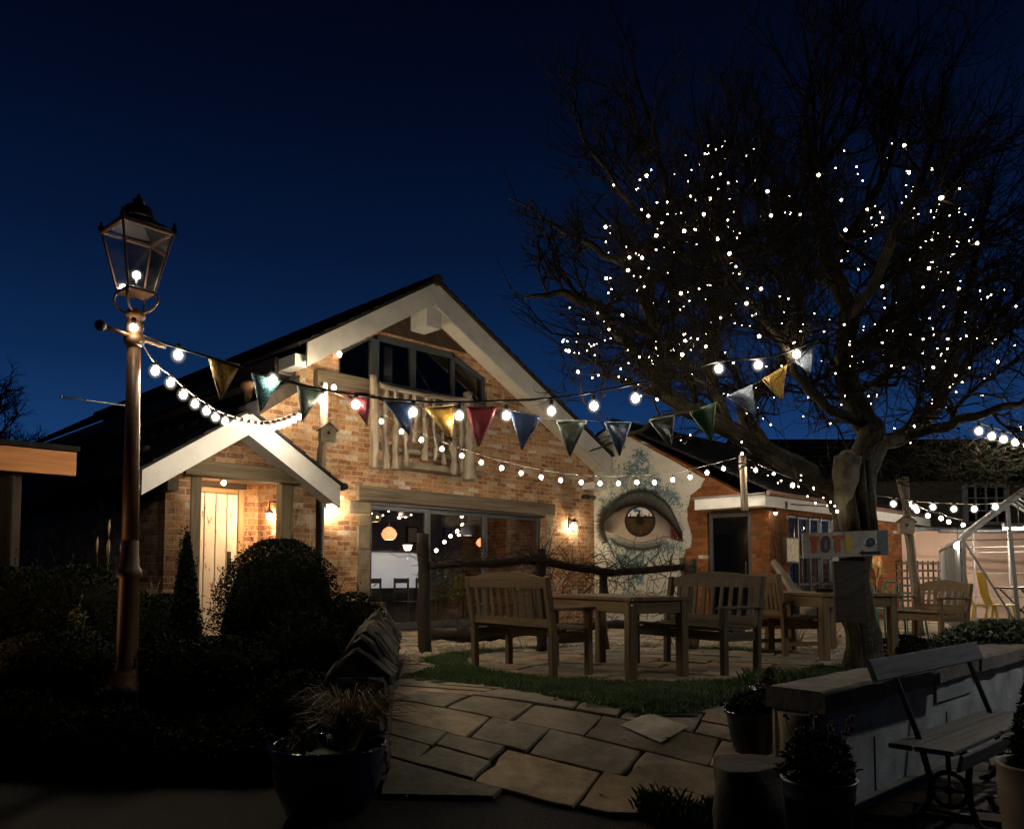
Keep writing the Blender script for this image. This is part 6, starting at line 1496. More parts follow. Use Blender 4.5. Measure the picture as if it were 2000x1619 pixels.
def flat(ptsx, mat_, name, y=fy_): m_ = MB(); m_.prism([sp2(x, z, y) for x, z in ptsx], (0, .0022, 0)); return m_.build(name, mat_, sg)
flat([(1583, 1047), (1601, 1046), (1601, 1053), (1596.5, 1053), (1597, 1079), (1588, 1080), (1588, 1054), (1583, 1054)], RP, 'letter_t')
th = [i * math.pi / 12 for i in range(24)]
m_ = MB(); m_.prism([sp2(1613.5 + 9 * math.copysign(abs(math.cos(a)) ** .75, math.cos(a)), 1062.5 - 16.5 * math.copysign(abs(math.sin(a)) ** .8, math.sin(a)), fy_) for a in th], (0, .0022, 0), [[sp2(1614 + 2.6 * math.cos(a), 1063 - 10 * math.sin(a), fy_) for a in th]]); m_.build('letter_o', PP, sg)
flat([(1626, 1045.5), (1648, 1045), (1648, 1051), (1641.5, 1051), (1642, 1078), (1632, 1079), (1632, 1052), (1626, 1053)], OP, 'letter_t')
flat([(1650, 1044.5), (1662, 1044), (1663, 1077), (1651, 1078)], YP, 'letter_i')
flat([(1684.5, 1058), (1692, 1052), (1699, 1050), (1706, 1052), (1712.5, 1058), (1706, 1065), (1698, 1068), (1691, 1065)], WP, 'eye_white')
flat([(1699 + 9 * math.cos(a), 1059 - 9 * math.sin(a)) for a in th], BLP, 'eye_iris', fy_ - .0025)
flat([(1698 + 2 * math.cos(a), 1058 - 3 * math.sin(a)) for a in th], m_plain('iris_dot', (.10, .14, .18), .6), 'eye_pupil', fy_ - .005)
flat([(1677, 1079), (1685, 1074), (1685, 1077), (1718, 1076), (1718, 1082), (1685, 1083), (1685, 1085)], BP, 'arrow')
hbd = thing('hanging_board', 'dark weathered plank hung on the trunk below the painted sign', 'board', at(1661, 1150, 7.93))
m_ = MB(); o_ = at(1661, 1150, 7.93)
pl = [at(1633, 1215, 7.93) - o_, at(1692, 1214, 7.93) - o_, at(1689, 1088, 7.93) - o_, at(1628, 1092, 7.93) - o_]
m_.prism([Vector((p.x, 0, p.z)) for p in pl], (0, .04, 0)); m_.build('plank', m_wood('near_black_board', (.035, .03, .026), (.085, .07, .055)), hbd)
m_ = MB(); m_.box((at(1633, 1090, 7.9).x - o_.x - .03, -.03, at(1633, 1096, 7.9).z - o_.z), (at(1638, 1090, 7.9).x - o_.x, -.0, at(1633, 1088, 7.9).z - o_.z)); m_.build('clip', WP, hbd)

# ------------------------------------------------------------------ rustic rail fence with climber stems
def rlog(q, a, b, r, r2, name, amp=.25, seg=14, bend=.05, mat=DRIFT): m_ = MB(); m_.log(a, b, r, r2, amp, 10, seg, bend); return m_.build(name, mat, q)
rf = thing('rustic_fence', 'rustic dark log rail fence wound with bare climber stems behind the benches', 'fence', (0, 0, 0))
FY = 9.9
p0 = atz(828, 1268, .0); 
def gp(px, Y): return Vector((at(px, 1200, Y).x, Y, 0))
rlog(rf, gp(826, 10.0) - Vector((0, 0, .1)), at(832, 1042, 10.0), .085, .075, 'post')
rlog(rf, gp(1058, 10.4), at(1056, 1072, 10.4), .07, .065, 'post')
rlog(rf, gp(1180, 10.6), at(1180, 1112, 10.6), .06, .055, 'post')
rlog(rf, at(838, 1103, 10.0), at(1060, 1095, 10.4), .045, .055, 'rail', bend=.08)
rlog(rf, at(1062, 1098, 10.4), at(1200, 1120, 10.55), .05, .05, 'rail', bend=.08); rlog(rf, at(1195, 1119, 10.55), at(1335, 1107, 10.6), .045, .04, 'rail', bend=.06)
fr_ = random.Random(6); m_ = MB()
for k in range(210):
    px = fr_.uniform(840, 1335); base_y = float(np.interp(px, [838, 1060, 1200, 1335], [1100, 1095, 1118, 1105])); Y = float(np.interp(px, [838, 1335], [10.0, 10.6])) + fr_.uniform(-.15, .15)
    o = at(px, base_y, Y); d = Vector((fr_.uniform(-1, 1), fr_.uniform(-.3, .3), fr_.uniform(-.15, .9))).normalized(); pts = [o]; ln = fr_.uniform(.15, .6)
    for i in range(5): d = (d + Vector((fr_.gauss(0, .3), fr_.gauss(0, .2), fr_.gauss(-.08, .3)))).normalized(); pts.append(pts[-1] + d * ln / 5)
    m_.tube(pts, [.006, .005, .005, .004, .003, .002], 4, cap=False)
for k in range(170):
    px = fr_.choice([fr_.uniform(1070, 1330), fr_.uniform(840, 1330)]); Y = 10.5 + fr_.uniform(-.15, .1); z1 = at(px, 1100, Y).z; o = Vector((at(px, 1100, Y).x, Y, fr_.uniform(.35, z1))); d = Vector((fr_.uniform(-1, 1), 0, fr_.uniform(-1, .6))).normalized(); pts = [o]; ln = fr_.uniform(.2, .7)
    for i in range(5): d = (d + Vector((fr_.gauss(0, .4), fr_.gauss(0, .1), fr_.gauss(0, .4)))).normalized(); pts.append(pts[-1] + d * ln / 5)
    m_.tube(pts, [.005, .004, .004, .003, .003, .002], 4, cap=False)
m_.build('climber_stems', STEM, rf)
st_ = thing('tree_stump', 'split upright driftwood stump at the right end of the rustic fence', 'stump', gp(1347, 10.7)); z1 = at(1347, 1088, 10.7).z
for dx, r_, h_ in ((-.05, .06, z1), (.05, .055, z1 - .03), (.0, .06, z1 - .08)): m_ = MB(); m_.log((dx, 0, 0), (dx * 1.3, 0, h_), r_, r_ * .7, .5, 10, 14, .04); m_.build('splinter', SILVER, st_)
dl = thing('driftwood_log', 'long twisted dark log lying on the paving under the glazed doors', 'log', gp(900, 10.6))
m_ = MB(); m_.log(at(838, 1234, 10.7) - gp(900, 10.6), at(960, 1240, 10.5) - gp(900, 10.6), .07, .10, .4, 10, 16, .08); m_.log(at(940, 1240, 10.5) - gp(900, 10.6), at(1085, 1225, 10.3) - gp(900, 10.6), .09, .05, .4, 10, 16, .08); m_.build('trunk', DRIFT, dl)
dl2 = thing('driftwood_log', 'low dark log lying behind the table and bench legs', 'log', gp(1150, 11))
m_ = MB(); m_.log(at(1085, 1225, 11) - gp(1150, 11), at(1240, 1218, 11.2) - gp(1150, 11), .05, .06, .35, 10, 14, .06); m_.build('trunk', DRIFT, dl2)
dw = thing('leaning_branch', 'thick bare forked branch leaning against the brick wing', 'branch', gp(1560, 12.0)); o = gp(1560, 12.0)
m_ = MB(); m_.log(at(1585, 1200, 11.6) - o, at(1512, 1098, 12.6) - o, .10, .05, .3, 10, 14, .05); m_.build('stem', SILVER, dw); m_ = MB(); m_.log(at(1570, 1178, 11.8) - o, at(1512, 1160, 12.1) - o, .06, .05, .3, 8, 8, .03); m_.build('fork', SILVER, dw)
m_ = MB()
for k in range(40):
    px = 1505 + 35 * random.Random(k).random(); o2 = Vector((0, 0, 0)); 
tg_ = thing('climber_twigs', 'thin dry climber stems on the lit brick left of the menu case', 'climber', L2W((W(1515, 1050, WYN - .05).x, WYN - .04, 0)), HA); m_ = MB(); r_ = random.Random(77)
for k in range(7):
    p = Vector((0, 0, 0)); pts = [p, Vector((r_.uniform(-.3, .3), -.01, .2))]; p = pts[1]
    while p.z < 1.95: p = p + Vector((r_.gauss(0, .05), r_.gauss(0, .008), .15)); p.y = -.01; pts.append(p)
    m_.tube(pts, .006, 4, cap=False)
m_.tube([(-.3, -.01, 1.0), (0, -.012, 1.05), (.3, -.01, .98)], .006, 4, cap=False)
m_.build('stems', STEM, tg_)
# low brick edging step & dead plants at far centre
for px, Y, lab, sd in ((1555, 10.8, 'dry grassy clump on the ground behind the armchair', 1), (1620, 10.6, 'dry twiggy clump behind the half hidden table', 2)):
    q = thing('dry_plant', lab, 'plant', gp(px, Y)); m_ = MB(); r_ = random.Random(sd)
    for k in range(70):
        a = r_.random() * 6.28; h = r_.uniform(.1, .32); w_ = .3 * r_.random(); m_.tube([(math.cos(a) * .05, math.sin(a) * .05, 0), (math.cos(a) * w_ * .5, math.sin(a) * w_ * .5, h * .7), (math.cos(a) * w_, math.sin(a) * w_, h)], [.004, .003, .001], 3, cap=False)
    m_.build('stems', STRAW, q)
# ------------------------------------------------------------------ foliage helper
def leaves(m_, n, fn, s0, s1, r_, asp=.4):
    for _ in range(n):
        c, nrm = fn(); s_ = r_.uniform(s0, s1)
        u_ = Vector((r_.gauss(0, 1), r_.gauss(0, 1), r_.gauss(0, 1))).normalized(); u_ = (u_ + nrm * .6).normalized(); v_ = u_.cross(Vector((r_.gauss(0, 1), r_.gauss(0, 1), r_.gauss(0, 1)))).normalized()
        m_.poly([c - u_ * s_, c + v_ * s_ * asp, c + u_ * s_, c - v_ * s_ * asp])
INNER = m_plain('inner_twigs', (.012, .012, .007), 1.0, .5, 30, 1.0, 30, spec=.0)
def bush(name, lab, base, rx, ry, H, n, mat, s0=.012, s1=.03, seed=1, shape=1.0, cat='shrub', cone=False, up=False):
    q = thing(name, lab, cat, base); r_ = random.Random(seed); m_ = MB()
    def fn():
        while True:
            f = r_.random() ** .8; a = r_.random() * 6.283
            z = r_.random()
            if cone: rad = (1 - z) ** .75 * min(1, .4 + z * 6)
            else: rad = math.sqrt(max(.02, 1 - ((z - .45) / (.56 if z > .45 else .8)) ** 2))
            k = noise.noise((math.cos(a) * 2.2 + seed, math.sin(a) * 2.2, z * 4)) * .16 + noise.noise((math.cos(a) * 6 + seed, math.sin(a) * 6, z * 12)) * .10
            rr = (r_.random() ** .32) * (1 + k) * rad
            if noise.noise((math.cos(a) * 4 + 9, math.sin(a) * 4 + seed, z * 9)) > .38 and rr > rad * .9: continue
            c = Vector((math.cos(a) * rx * rr, math.sin(a) * ry * rr, z * H))
            return c, (Vector((0, 0, 1)) if up else Vector((math.cos(a), math.sin(a), .6))) * (1.4 if up else 1)
    leaves(m_, n, fn, s0, s1, r_, .28 if up else .42)
    for _ in range(int(12 + n / 260)):
        c, nn_ = fn(); d = (Vector((c.x, c.y, max(0, c.z - H * .4))).normalized() + Vector((r_.gauss(0, .25), r_.gauss(0, .25), r_.gauss(.3, .25)))).normalized(); ln = r_.uniform(.06, .2) * min(1, H * 1.3)
        for k in range(9):
            p = c + d * ln * k / 8; u_ = (d + Vector((r_.gauss(0, .7), r_.gauss(0, .7), r_.gauss(0, .5)))).normalized(); v_ = u_.orthogonal().normalized(); s_ = r_.uniform(s0, s1) * .8
            m_.poly([p, p + u_ * s_ + v_ * s_ * .35, p + u_ * s_ * 2, p + u_ * s_ - v_ * s_ * .35])
    m_.build('foliage', mat, q)
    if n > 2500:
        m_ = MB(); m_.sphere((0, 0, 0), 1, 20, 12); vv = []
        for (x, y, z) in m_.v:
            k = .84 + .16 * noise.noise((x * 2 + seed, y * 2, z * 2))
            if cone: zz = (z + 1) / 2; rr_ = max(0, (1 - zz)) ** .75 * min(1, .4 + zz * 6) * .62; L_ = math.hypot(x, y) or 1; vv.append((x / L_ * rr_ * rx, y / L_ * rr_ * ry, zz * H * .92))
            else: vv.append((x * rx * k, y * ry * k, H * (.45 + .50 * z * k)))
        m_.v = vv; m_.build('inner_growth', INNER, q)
    m_ = MB(); m_.tube([(0, 0, -.1), (0, 0, H * .6)], [.03, .01], 6); m_.build('stem', BARK, q); return q
def gpt(px, Y, z=None):
    x = at(px, 1200, Y).x; return Vector((x, Y, gz(x, Y) if z is None else z))
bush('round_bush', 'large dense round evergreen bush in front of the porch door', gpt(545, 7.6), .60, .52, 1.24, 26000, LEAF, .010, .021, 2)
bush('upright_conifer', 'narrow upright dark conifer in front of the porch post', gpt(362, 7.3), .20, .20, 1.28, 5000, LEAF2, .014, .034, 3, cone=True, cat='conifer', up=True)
for i, (px, Y, rx, ry, H, n, lab) in enumerate(((30, 7.6, .75, .6, .98, 9000, 'dark hedge bush at the far left under the timber shelter'), (150, 7.4, .55, .5, 1.0, 8000, 'dark leafy bush left of the lamp post'), (320, 8.3, .40, .4, .72, 4500, 'low dark bush between the lamp post and porch'), (230, 8.2, .4, .4, .85, 4000, 'dark bush directly behind the lamp post'), (120, 6.5, .6, .35, .5, 5000, 'low dark plant in front of the hedge at the left'), (430, 6.6, .5, .35, .42, 4500, 'low dark plant below the round bush'), (690, 8.0, .35, .6, .75, 4000, 'dark creeper bush behind the dry stone wall'), (330, 6.4, .3, .3, .55, 3000, 'small dark leafy plant right of the lamp base'))):
    bush('dark_shrub', lab, gpt(px, Y), rx, ry, H, n, LEAF, .012, .028, 20 + i)
for i, (px, Y, rx, ry, H, n, lab) in enumerate(((60, 6.15, .5, .3, .42, 3600, 'low dark ground plant at the bottom left edge of the bed'), (190, 6.05, .42, .28, .36, 3000, 'low dark plant left of the lamp post foot'), (300, 6.0, .42, .28, .34, 3000, 'low dark plant at the foot of the lamp post on its right'), (400, 5.95, .40, .28, .36, 3000, 'low dark plant at the bed edge below the conifer'), (490, 5.9, .38, .26, .34, 3000, 'low dark plant at the bed edge left of the blue planter'), (590, 6.2, .38, .3, .5, 3200, 'dark plant behind the blue planter'), (590, 7.0, .4, .3, .6, 3200, 'dark plant between the round bush and stone wall'), (250, 5.75, .3, .16, .5, 2500, 'dark plant hiding the lamp post plinth'))):
    bush('dark_shrub', lab, gpt(px, Y), rx, ry, H, n, LEAF, .012, .028, 120 + i)
bush('pale_shrub', 'taller yellow green spiky shrub left of the lamp base', gpt(150, 6.6), .2, .18, .62, 2200, m_plain('yellow_green_leaf', (.09, .10, .03), .6, .4), .015, .04, 44, cone=True, up=True)
def grass_plant(name, lab, base, H, R, n, seed, mat=STRAW, plume=0, cat='ornamental grass'):
    q = thing(name, lab, cat, base); r_ = random.Random(seed); m_ = MB()
    for k in range(n):
        a = r_.random() * 6.28; h = H * r_.uniform(.5, 1); w_ = R * r_.uniform(.2, 1); p0 = Vector((math.cos(a) * .04, math.sin(a) * .04, 0))
        dr = r_.uniform(.0, .35); pts = [p0, Vector((math.cos(a) * w_ * .25, math.sin(a) * w_ * .25, h * .55)), Vector((math.cos(a) * w_ * .65, math.sin(a) * w_ * .65, h * .9)), Vector((math.cos(a) * w_, math.sin(a) * w_, h * (1 - dr)))]
        m_.tube(pts, [.0035, .003, .002, .0008], 3, cap=False)
    m_.build('blades', mat, q)
    if plume:
        m_ = MB()
        for k in range(plume):
            a = r_.random() * 6.28; w_ = R * .5 * r_.random(); b_ = Vector((math.cos(a) * w_, math.sin(a) * w_, H * r_.uniform(.95, 1.25)))
            m_.tube([b_ - Vector((b_.x * .6, b_.y * .6, b_.z * .8)), b_], .003, 3, cap=False); m_.tube([b_ - Vector((0, 0, .02)), b_ + Vector((0, 0, .08)), b_ + Vector((.01, 0, .16))], [.006, .016, .002], 6)
        m_.build('plumes', mat, q)
    return q
grass_plant('ornamental_grass', 'feathery pale grass with seed plumes behind the lamp post', gpt(222, 8.6), 1.1, .5, 90, 3, plume=7)
grass_plant('ornamental_grass', 'arching wispy grass clump against the porch side wall', gpt(285, 8.8), .95, .45, 60, 8)
grass_plant('ornamental_grass', 'reddish tufted sedge at the far left edge', gpt(18, 6.4), .45, .3, 160, 4, m_plain('rusty_blade', (.16, .05, .02), .7))

# ------------------------------------------------------------------ dry stone wall with upright coping stones
DW = thing('dry_stone_wall', 'dry stone wall end with upright pointed coping stones beside the path', 'wall', (-.775, 5.2, -.46))
wo = Vector((-.775, 5.2, -.46)); sr_ = random.Random(12); m_ = MB()
wdir = Vector((-.125, 1, 0)).normalized(); wn = Vector((wdir.y, -wdir.x, 0)); TH = .36
def wpnt(l, s_, z): return wdir * l - wn * s_ + Vector((0, 0, z))
def stone(mb, c, sx, sy, sz, rot, r_, pts_=None):
    n1, n2 = 8, 5; i0 = len(mb.v); sd = r_.random() * 50
    for j in range(n2 + 1):
        th_ = math.pi * j / n2
        for k in range(n1):
            a = 2 * math.pi * k / n1; v = Vector((math.sin(th_) * math.cos(a), math.sin(th_) * math.sin(a), math.cos(th_)))
            v = Vector([math.copysign(abs(t) ** .55, t) for t in v]); v *= 1 + .18 * noise.noise((v.x * 1.5 + sd, v.y * 1.5, v.z * 1.5)); v = Vector((v.x * sx, v.y * sy, v.z * sz)); v.rotate(rot); mb.v.append(tuple(c + v))
    for j in range(n2):
        for k in range(n1): k2 = (k + 1) % n1; mb.face([i0 + j * n1 + k, i0 + (j + 1) * n1 + k, i0 + (j + 1) * n1 + k2, i0 + j * n1 + k2], [(k * .1, j * .1), (k * .1, j * .1 + .1), (k * .1 + .1, j * .1 + .1), (k * .1 + .1, j * .1)])
RZ = Matrix.Rotation(math.atan2(wdir.y, wdir.x), 3, 'Z')
z = 0
WLN = 4.2
while z < .74:
    h = sr_.uniform(.06, .13); l = sr_.uniform(-.03, .03)
    while l < WLN:
        w_ = sr_.uniform(.14, .36); off = sr_.uniform(-.015, .015)
        for side in (.10, TH - .10): stone(m_, wpnt(l + w_ / 2, side + off, z + h / 2), w_ / 2 + .004, .115, h / 2 + .004, RZ.to_euler(), sr_)
        l += w_
    for s_ in (.12, .24): stone(m_, wpnt(.03 + sr_.uniform(-.02, .02), s_ + sr_.uniform(-.03, .03), z + h / 2), .10, .12, h / 2 + .004, RZ.to_euler(), sr_)
    z += h
m_.build('walling', DSTONE, DW)
m_ = MB(); m_.prism([wpnt(.1, .08, 0), wpnt(WLN, .08, 0), wpnt(WLN, TH - .08, 0), wpnt(.1, TH - .08, 0)], (0, 0, .72)); m_.build('hearting', DSTONE, DW)
l = .0; k = 0
while l < WLN:
    t_ = sr_.uniform(.10, .17); h = sr_.uniform(.20, .32) + .02 * l; lean = sr_.uniform(-.02, .05); zt_ = .72
    prof = [(-.03, 0), (-.035, .05), (TH * .30 + sr_.uniform(-.02, .02), h * .80), (TH * .5 + sr_.uniform(-.04, .04), h), (TH * .68, h * .86), (TH + .03, .06), (TH + .03, 0)]
    m_ = MB(); pr = []
    for a_, b2 in zip(prof, prof[1:] + prof[:1]):
        for q_ in range(3): pr.append((a_[0] + (b2[0] - a_[0]) * q_ / 3, a_[1] + (b2[1] - a_[1]) * q_ / 3))
    n_ = len(pr); sd = sr_.random() * 40; cz = h * .45
    for li, (dl_, sc2) in enumerate(((0, .84), (t_ * .14, .95), (t_ * .35, 1.0), (t_ * .65, 1.0), (t_ * .86, .95), (t_, .84))):
        for i_, (s_, z2) in enumerate(pr):
            ww = 1 + .13 * noise.noise((s_ * 9 + sd, z2 * 9, li * .6)) + .08 * noise.noise((s_ * 25 + sd, z2 * 25, li * 1.6)); s2 = TH / 2 + (s_ - TH / 2) * sc2 * ww; z3 = cz + (z2 - cz) * sc2 * ww
            m_.v.append(tuple(wpnt(l + dl_ + lean * (z3 / h) + .012 * noise.noise((s_ * 7, z2 * 7, sd)), s2, zt_ + max(z3, -.01))))
    for li in range(5):
        for i_ in range(n_): i2 = (i_ + 1) % n_; m_.face([li * n_ + i_, li * n_ + i2, (li + 1) * n_ + i2, (li + 1) * n_ + i_], [(0, 0), (.1, 0), (.1, .1), (0, .1)])
    m_.face([i_ for i_ in range(n_)][::-1], [(0, 0)] * n_); m_.face([5 * n_ + i_ for i_ in range(n_)], [(0, 0)] * n_)
    if k < 60: m_.build('coping_stone', DSTONE, DW)
    l += t_ + .006; k += 1

# ------------------------------------------------------------------ retaining wall with stone coping
RWL = thing('garden_wall', 'low white painted wall with thick stone coping behind the iron bench', 'wall', (RW0.x, RW0.y, -.46), math.radians(45))
# local x along RU, local y away from the camera
DIRTY = m_plain('dirty_white_render', (.52, .54, .54), .85, .22, 3.5, .6, 45, c2=(.22, .23, .22))
zc0 = .29 + .46 - .115
m_ = MB(); m_.box((.10, .0, -.05), (4.6, .24, zc0)); m_.build('render', DIRTY, RWL)
for x_ in (.78, 2.15): m_ = MB(); m_.box((x_, -.006, 0.05), (x_ + .012, .0, zc0 - .25)); m_.build('joint', DKGREY, RWL)
m_ = MB(); m_.box((-.05, -.02, -.05), (.10, .27, zc0 - .003), .03); m_.build('pier', STONE, RWL)
m_ = MB(); m_.log((-.0, .10, 0), (0, .10, zc0 - .02), .14, .13, .12, 10, 8, .01); m_.build('rounded_end', STONE, RWL)
m_ = MB(); x_ = -.06; cr_ = random.Random(3)
while x_ < 4.6:
    w_ = cr_.uniform(.7, 1.3); m_ = MB(); i0 = 0
    nx_, = (9,); y0_, y1_ = -.06 - cr_.random() * .02, .29
    for i in range(nx_ + 1):
        xx = x_ + w_ * i / nx_ + .004
        for (yy_, z_) in ((y0_, zc0 + .0), (y0_, zc0 + .10), (y0_ + .03, zc0 + .12), (y1_ - .03, zc0 + .125), (y1_, zc0 + .10), (y1_, zc0)):
            m_.v.append((min(xx, x_ + w_ - .004), yy_ + .016 * noise.noise((xx * 5, yy_ * 4, z_ * 9)), z_ + .010 * noise.noise((xx * 6, yy_ * 6, 3))))
    for i in range(nx_):
        for k in range(6): k2 = (k + 1) % 6; m_.face([i * 6 + k, i * 6 + k2, (i + 1) * 6 + k2, (i + 1) * 6 + k], [(i * .1, k * .1), (i * .1, k * .1 + .1), (i * .1 + .1, k * .1 + .1), (i * .1 + .1, k * .1)])
    m_.face([5, 4, 3, 2, 1, 0], [(0, 0)] * 6); m_.face([nx_ * 6 + k for k in range(6)], [(0, 0)] * 6)
    m_.build('coping_stone', m_plain('dark_coping', (.20, .175, .135), .9, .35, 6, .9, 22, c2=(.09, .08, .065)) if 'dark_coping' not in bpy.data.materials else bpy.data.materials['dark_coping'], RWL); x_ += w_
m_ = MB(); m_.box((1.9, -.02, zc0 - .16), (2.75, -.001, zc0 - .01)); m_.build('fallen_render_patch', m_plain('grey_render', (.30, .31, .31), .8), RWL)
m_ = MB(); m_.box((.2, -.06, -.06), (4.6, -.001, .05)); m_.build('plinth_strip', m_plain('mossy_plinth', (.22, .21, .17), .9), RWL)

# ------------------------------------------------------------------ iron and timber platform bench
b0 = Vector((2.29, 4.71, -.46))
PB_ = thing('park_bench', 'old slatted bench with cast iron wheel legs against the white wall', 'bench', b0, math.radians(44))
# local x along the wall, local -y the front
SLT = m_wood('old_grey_paint', (.085, .085, .08), (.20, .20, .19), crack=.3); SLT2 = m_wood('old_grey_seat', (.13, .12, .10), (.27, .25, .21), crack=.3)
SH = .435
for x_ in (.12, 1.42):
    m_ = MB(); tube = m_.tube
    tube([(x_, -.33, 0), (x_, -.27, .03), (x_, -.235, .12), (x_, -.225, .26), (x_, -.24, SH - .01)], [.022, .02, .018, .018, .02], 8)
    tube([(x_, .10, 0), (x_, .03, .04), (x_, -.02, .13), (x_, -.02, .26), (x_, .02, SH - .01)], [.022, .02, .018, .018, .02], 8)
    tube([(x_, -.27, SH - .02), (x_, .06, SH - .02)], .016, 8); tube([(x_, -.24, .07), (x_, .0, .07)], .012, 8)
    tube([(x_, -.12, SH - .02), (x_, -.125, .30)], .014, 8)
    L_ = m_.build('leg_casting', IRON, PB_)
    m_ = MB(); R_ = .095; pts = [Vector((x_, -.125 + R_ * math.cos(t), .20 + R_ * math.sin(t))) for t in np.linspace(0, 2 * math.pi, 25)]; m_.tube(pts, .015, 8, cap=False)
    for t in (0, math.pi / 2, math.pi, 3 * math.pi / 2): m_.tube([(x_, -.125 + .02 * math.cos(t), .20 + .02 * math.sin(t)), (x_, -.125 + R_ * math.cos(t), .20 + R_ * math.sin(t))], .008, 6)
    m_.tube([(x_ - .012, -.125, .20), (x_ + .012, -.125, .20)], .028, 10); m_.build('wheel', IRON, L_)
    m_ = MB(); m_.bar((x_, .02, SH), (x_, .20, .93), .022, .03, (0, 1, 0), .004); m_.build('back_stay', IRON, PB_)
m_ = MB(); m_.bar((-.12, -.13, SH + .012), (1.62, -.13, SH + .012), .20, .028, (0, 0, 1), .006); m_.build('seat_plank', SLT2, PB_)
m_ = MB(); m_.bar((-.12, .045, SH + .012), (1.62, .045, SH + .012), .13, .028, (0, 0, 1), .006); m_.build('seat_plank', SLT2, PB_)
m_ = MB(); m_.bar((-.12, -.262, SH - .035), (1.62, -.262, SH - .035), .022, .095, (0, -.25, 1), .006); m_.build('front_plank', SLT2, PB_)
m_ = MB(); m_.bar((-.18, .17, .86), (1.68, .17, .86), .13, .032, (0, 1, -.38), .006); m_.build('back_plank', SLT, PB_)

# ------------------------------------------------------------------ pots, stump, left shelter
BLUEG = m_plain('blue_glaze', (.006, .010, .035), .07, .3, 6, .12, 9); BLKP = m_plain('dark_glaze', (.016, .018, .024), .12, .3, 6)
GRYP = m_plain('dark_zinc', (.05, .053, .06), .3, .2, 8, metal=.4); TER = m_plain('ribbed_clay', (.20, .15, .11), .7, .25, 8)
def pot(name, lab, c, prof, mat, cat='plant pot', ribs=None):
    q = thing(name, lab, cat, c); m_ = MB(); m_.lathe(prof, (0, 0, 0), 36); m_.build('pot', mat, q)
    r_in = prof[-1][0]; m_ = MB(); zt = prof[-1][1] - .03; m_.lathe([(0.0, zt), (r_in, zt + .001)], (0, 0, 0), 24); m_.build('soil', SOIL, q); return q
c = Vector((at(640, 1500, 4.95).x, 4.95, -.46)); H = at(640, 1450, 4.95).z + .46
bowl = [(.20, 0), (.24, .02), (.31, H * .45), (.335, H * .75), (.33, H * .88), (.35, H * .93), (.355, H), (.32, H), (.30, H - .05)]
pt = pot('glazed_bowl', 'wide glossy dark blue glazed planter in front of the stone wall', c, bowl, BLUEG)
gp_ = c + Vector((0, 0, H - .04)); grass_plant('ornamental_grass', 'wispy brown grass growing in the wide blue planter', gp_ + Vector((.12, 0, 0)), .42, .42, 420, 9)
bush('yellow_sedge', 'short yellow green tuft growing in the wide blue planter', gp_ + Vector((-.15, 0, 0)), .12, .12, .16, 500, m_plain('yellow_tuft', (.22, .20, .06), .6, .4), .01, .03, 9, cone=True, up=True, cat='plant')
c = Vector((at(1472, 1440, 5.3).x, 5.3, gz(1.5, 5.3) - .0)); c.z = at(1472, 1470, 5.3).z; H = .27
prof = [(.09, 0), (.12, .01)]
for k in range(12): f = k / 11; prof.append((.115 + .05 * f ** .6 + (.004 if k % 2 else 0), .02 + (H - .05) * f))
prof += [(.178, H - .02), (.182, H), (.165, H), (.155, H - .03)]
pot('ribbed_bowl', 'small dark ribbed bowl planter on the flags left of the wall end', c, prof, BLKP)
bush('rosette_plant', 'low leafy rosette plant in the ribbed bowl', c + Vector((0, 0, H - .03)), .17, .15, .12, 900, LEAF, .015, .035, 31, cat='plant')
c = Vector((at(1503, 1400, 5.7).x, 5.7, gz(1.75, 5.7) + .0)); H = at(1500, 1340, 5.7).z - c.z
pot('blue_pot', 'narrow blue glazed pot tucked behind the wall end', c, [(.09, 0), (.11, .02), (.12, H * .6), (.135, H - .03), (.14, H), (.125, H), (.115, H - .04)], BLUEG)
bush('wispy_heather', 'pale wispy plant in the narrow blue pot', c + Vector((0, 0, H - .04)), .11, .11, .16, 700, m_plain('grey_wisps', (.14, .13, .10), .8), .01, .025, 33, cat='plant', up=True, cone=True)
c = Vector((at(1600, 1560, 3.95).x, 3.95, -.46)); H = at(1600, 1518, 3.95).z + .46
prof = [(.125, 0), (.14, .01), (.158, H * .8), (.162, H * .80), (.165, H * .83), (.162, H * .86), (.168, H - .02), (.176, H), (.16, H), (.15, H - .04)]
pot('zinc_tub', 'dark zinc tub planter at the bottom centre right', c, prof, GRYP)
GER = bush('geranium', 'straggly geranium with small red buds growing in the zinc tub', c + Vector((0, 0, H - .05)), .17, .15, .26, 1500, LEAF, .012, .026, 35, cat='plant')
m_ = MB(); r_ = random.Random(2)
for k in range(16):
    a = r_.random() * 6.28; p = Vector((math.cos(a) * .15, math.sin(a) * .12, r_.uniform(.12, .34))); m_.tube([(0, 0, .03), p * .6, p], .003, 4)
    for j in range(4): m_.sphere(p + Vector((r_.uniform(-.015, .015), 0, r_.uniform(-.01, .02))), .009, 6, 4)
m_.build('flower_heads', m_plain('red_bud', (.12, .012, .01), .6), GER)
c = Vector((at(2045, 1550, 3.75).x, 3.75, -.46)); H = at(1990, 1492, 3.75).z + .46
prof = [(.15, 0), (.17, .01)]
for k in range(8): f = k / 7; prof.append((.165 + .03 * f + (.004 if k in (5, 6) else 0), .02 + (H - .04) * f))
prof += [(.205, H - .01), (.205, H), (.185, H), (.175, H - .04)]
pot('clay_pot', 'large ribbed clay pot cut by the right edge of the photo', c, prof, TER)
bush('potted_conifer', 'dense dark conifer in the clay pot at the right edge', c + Vector((0, 0, H - .05)), .17, .17, .62, 5000, LEAF2, .01, .028, 36, cat='conifer', up=True, cone=True)
sc_ = Vector((at(1465, 1550, 4.35).x, 4.35, -.5)); zt_ = at(1465, 1490, 4.35).z + .5
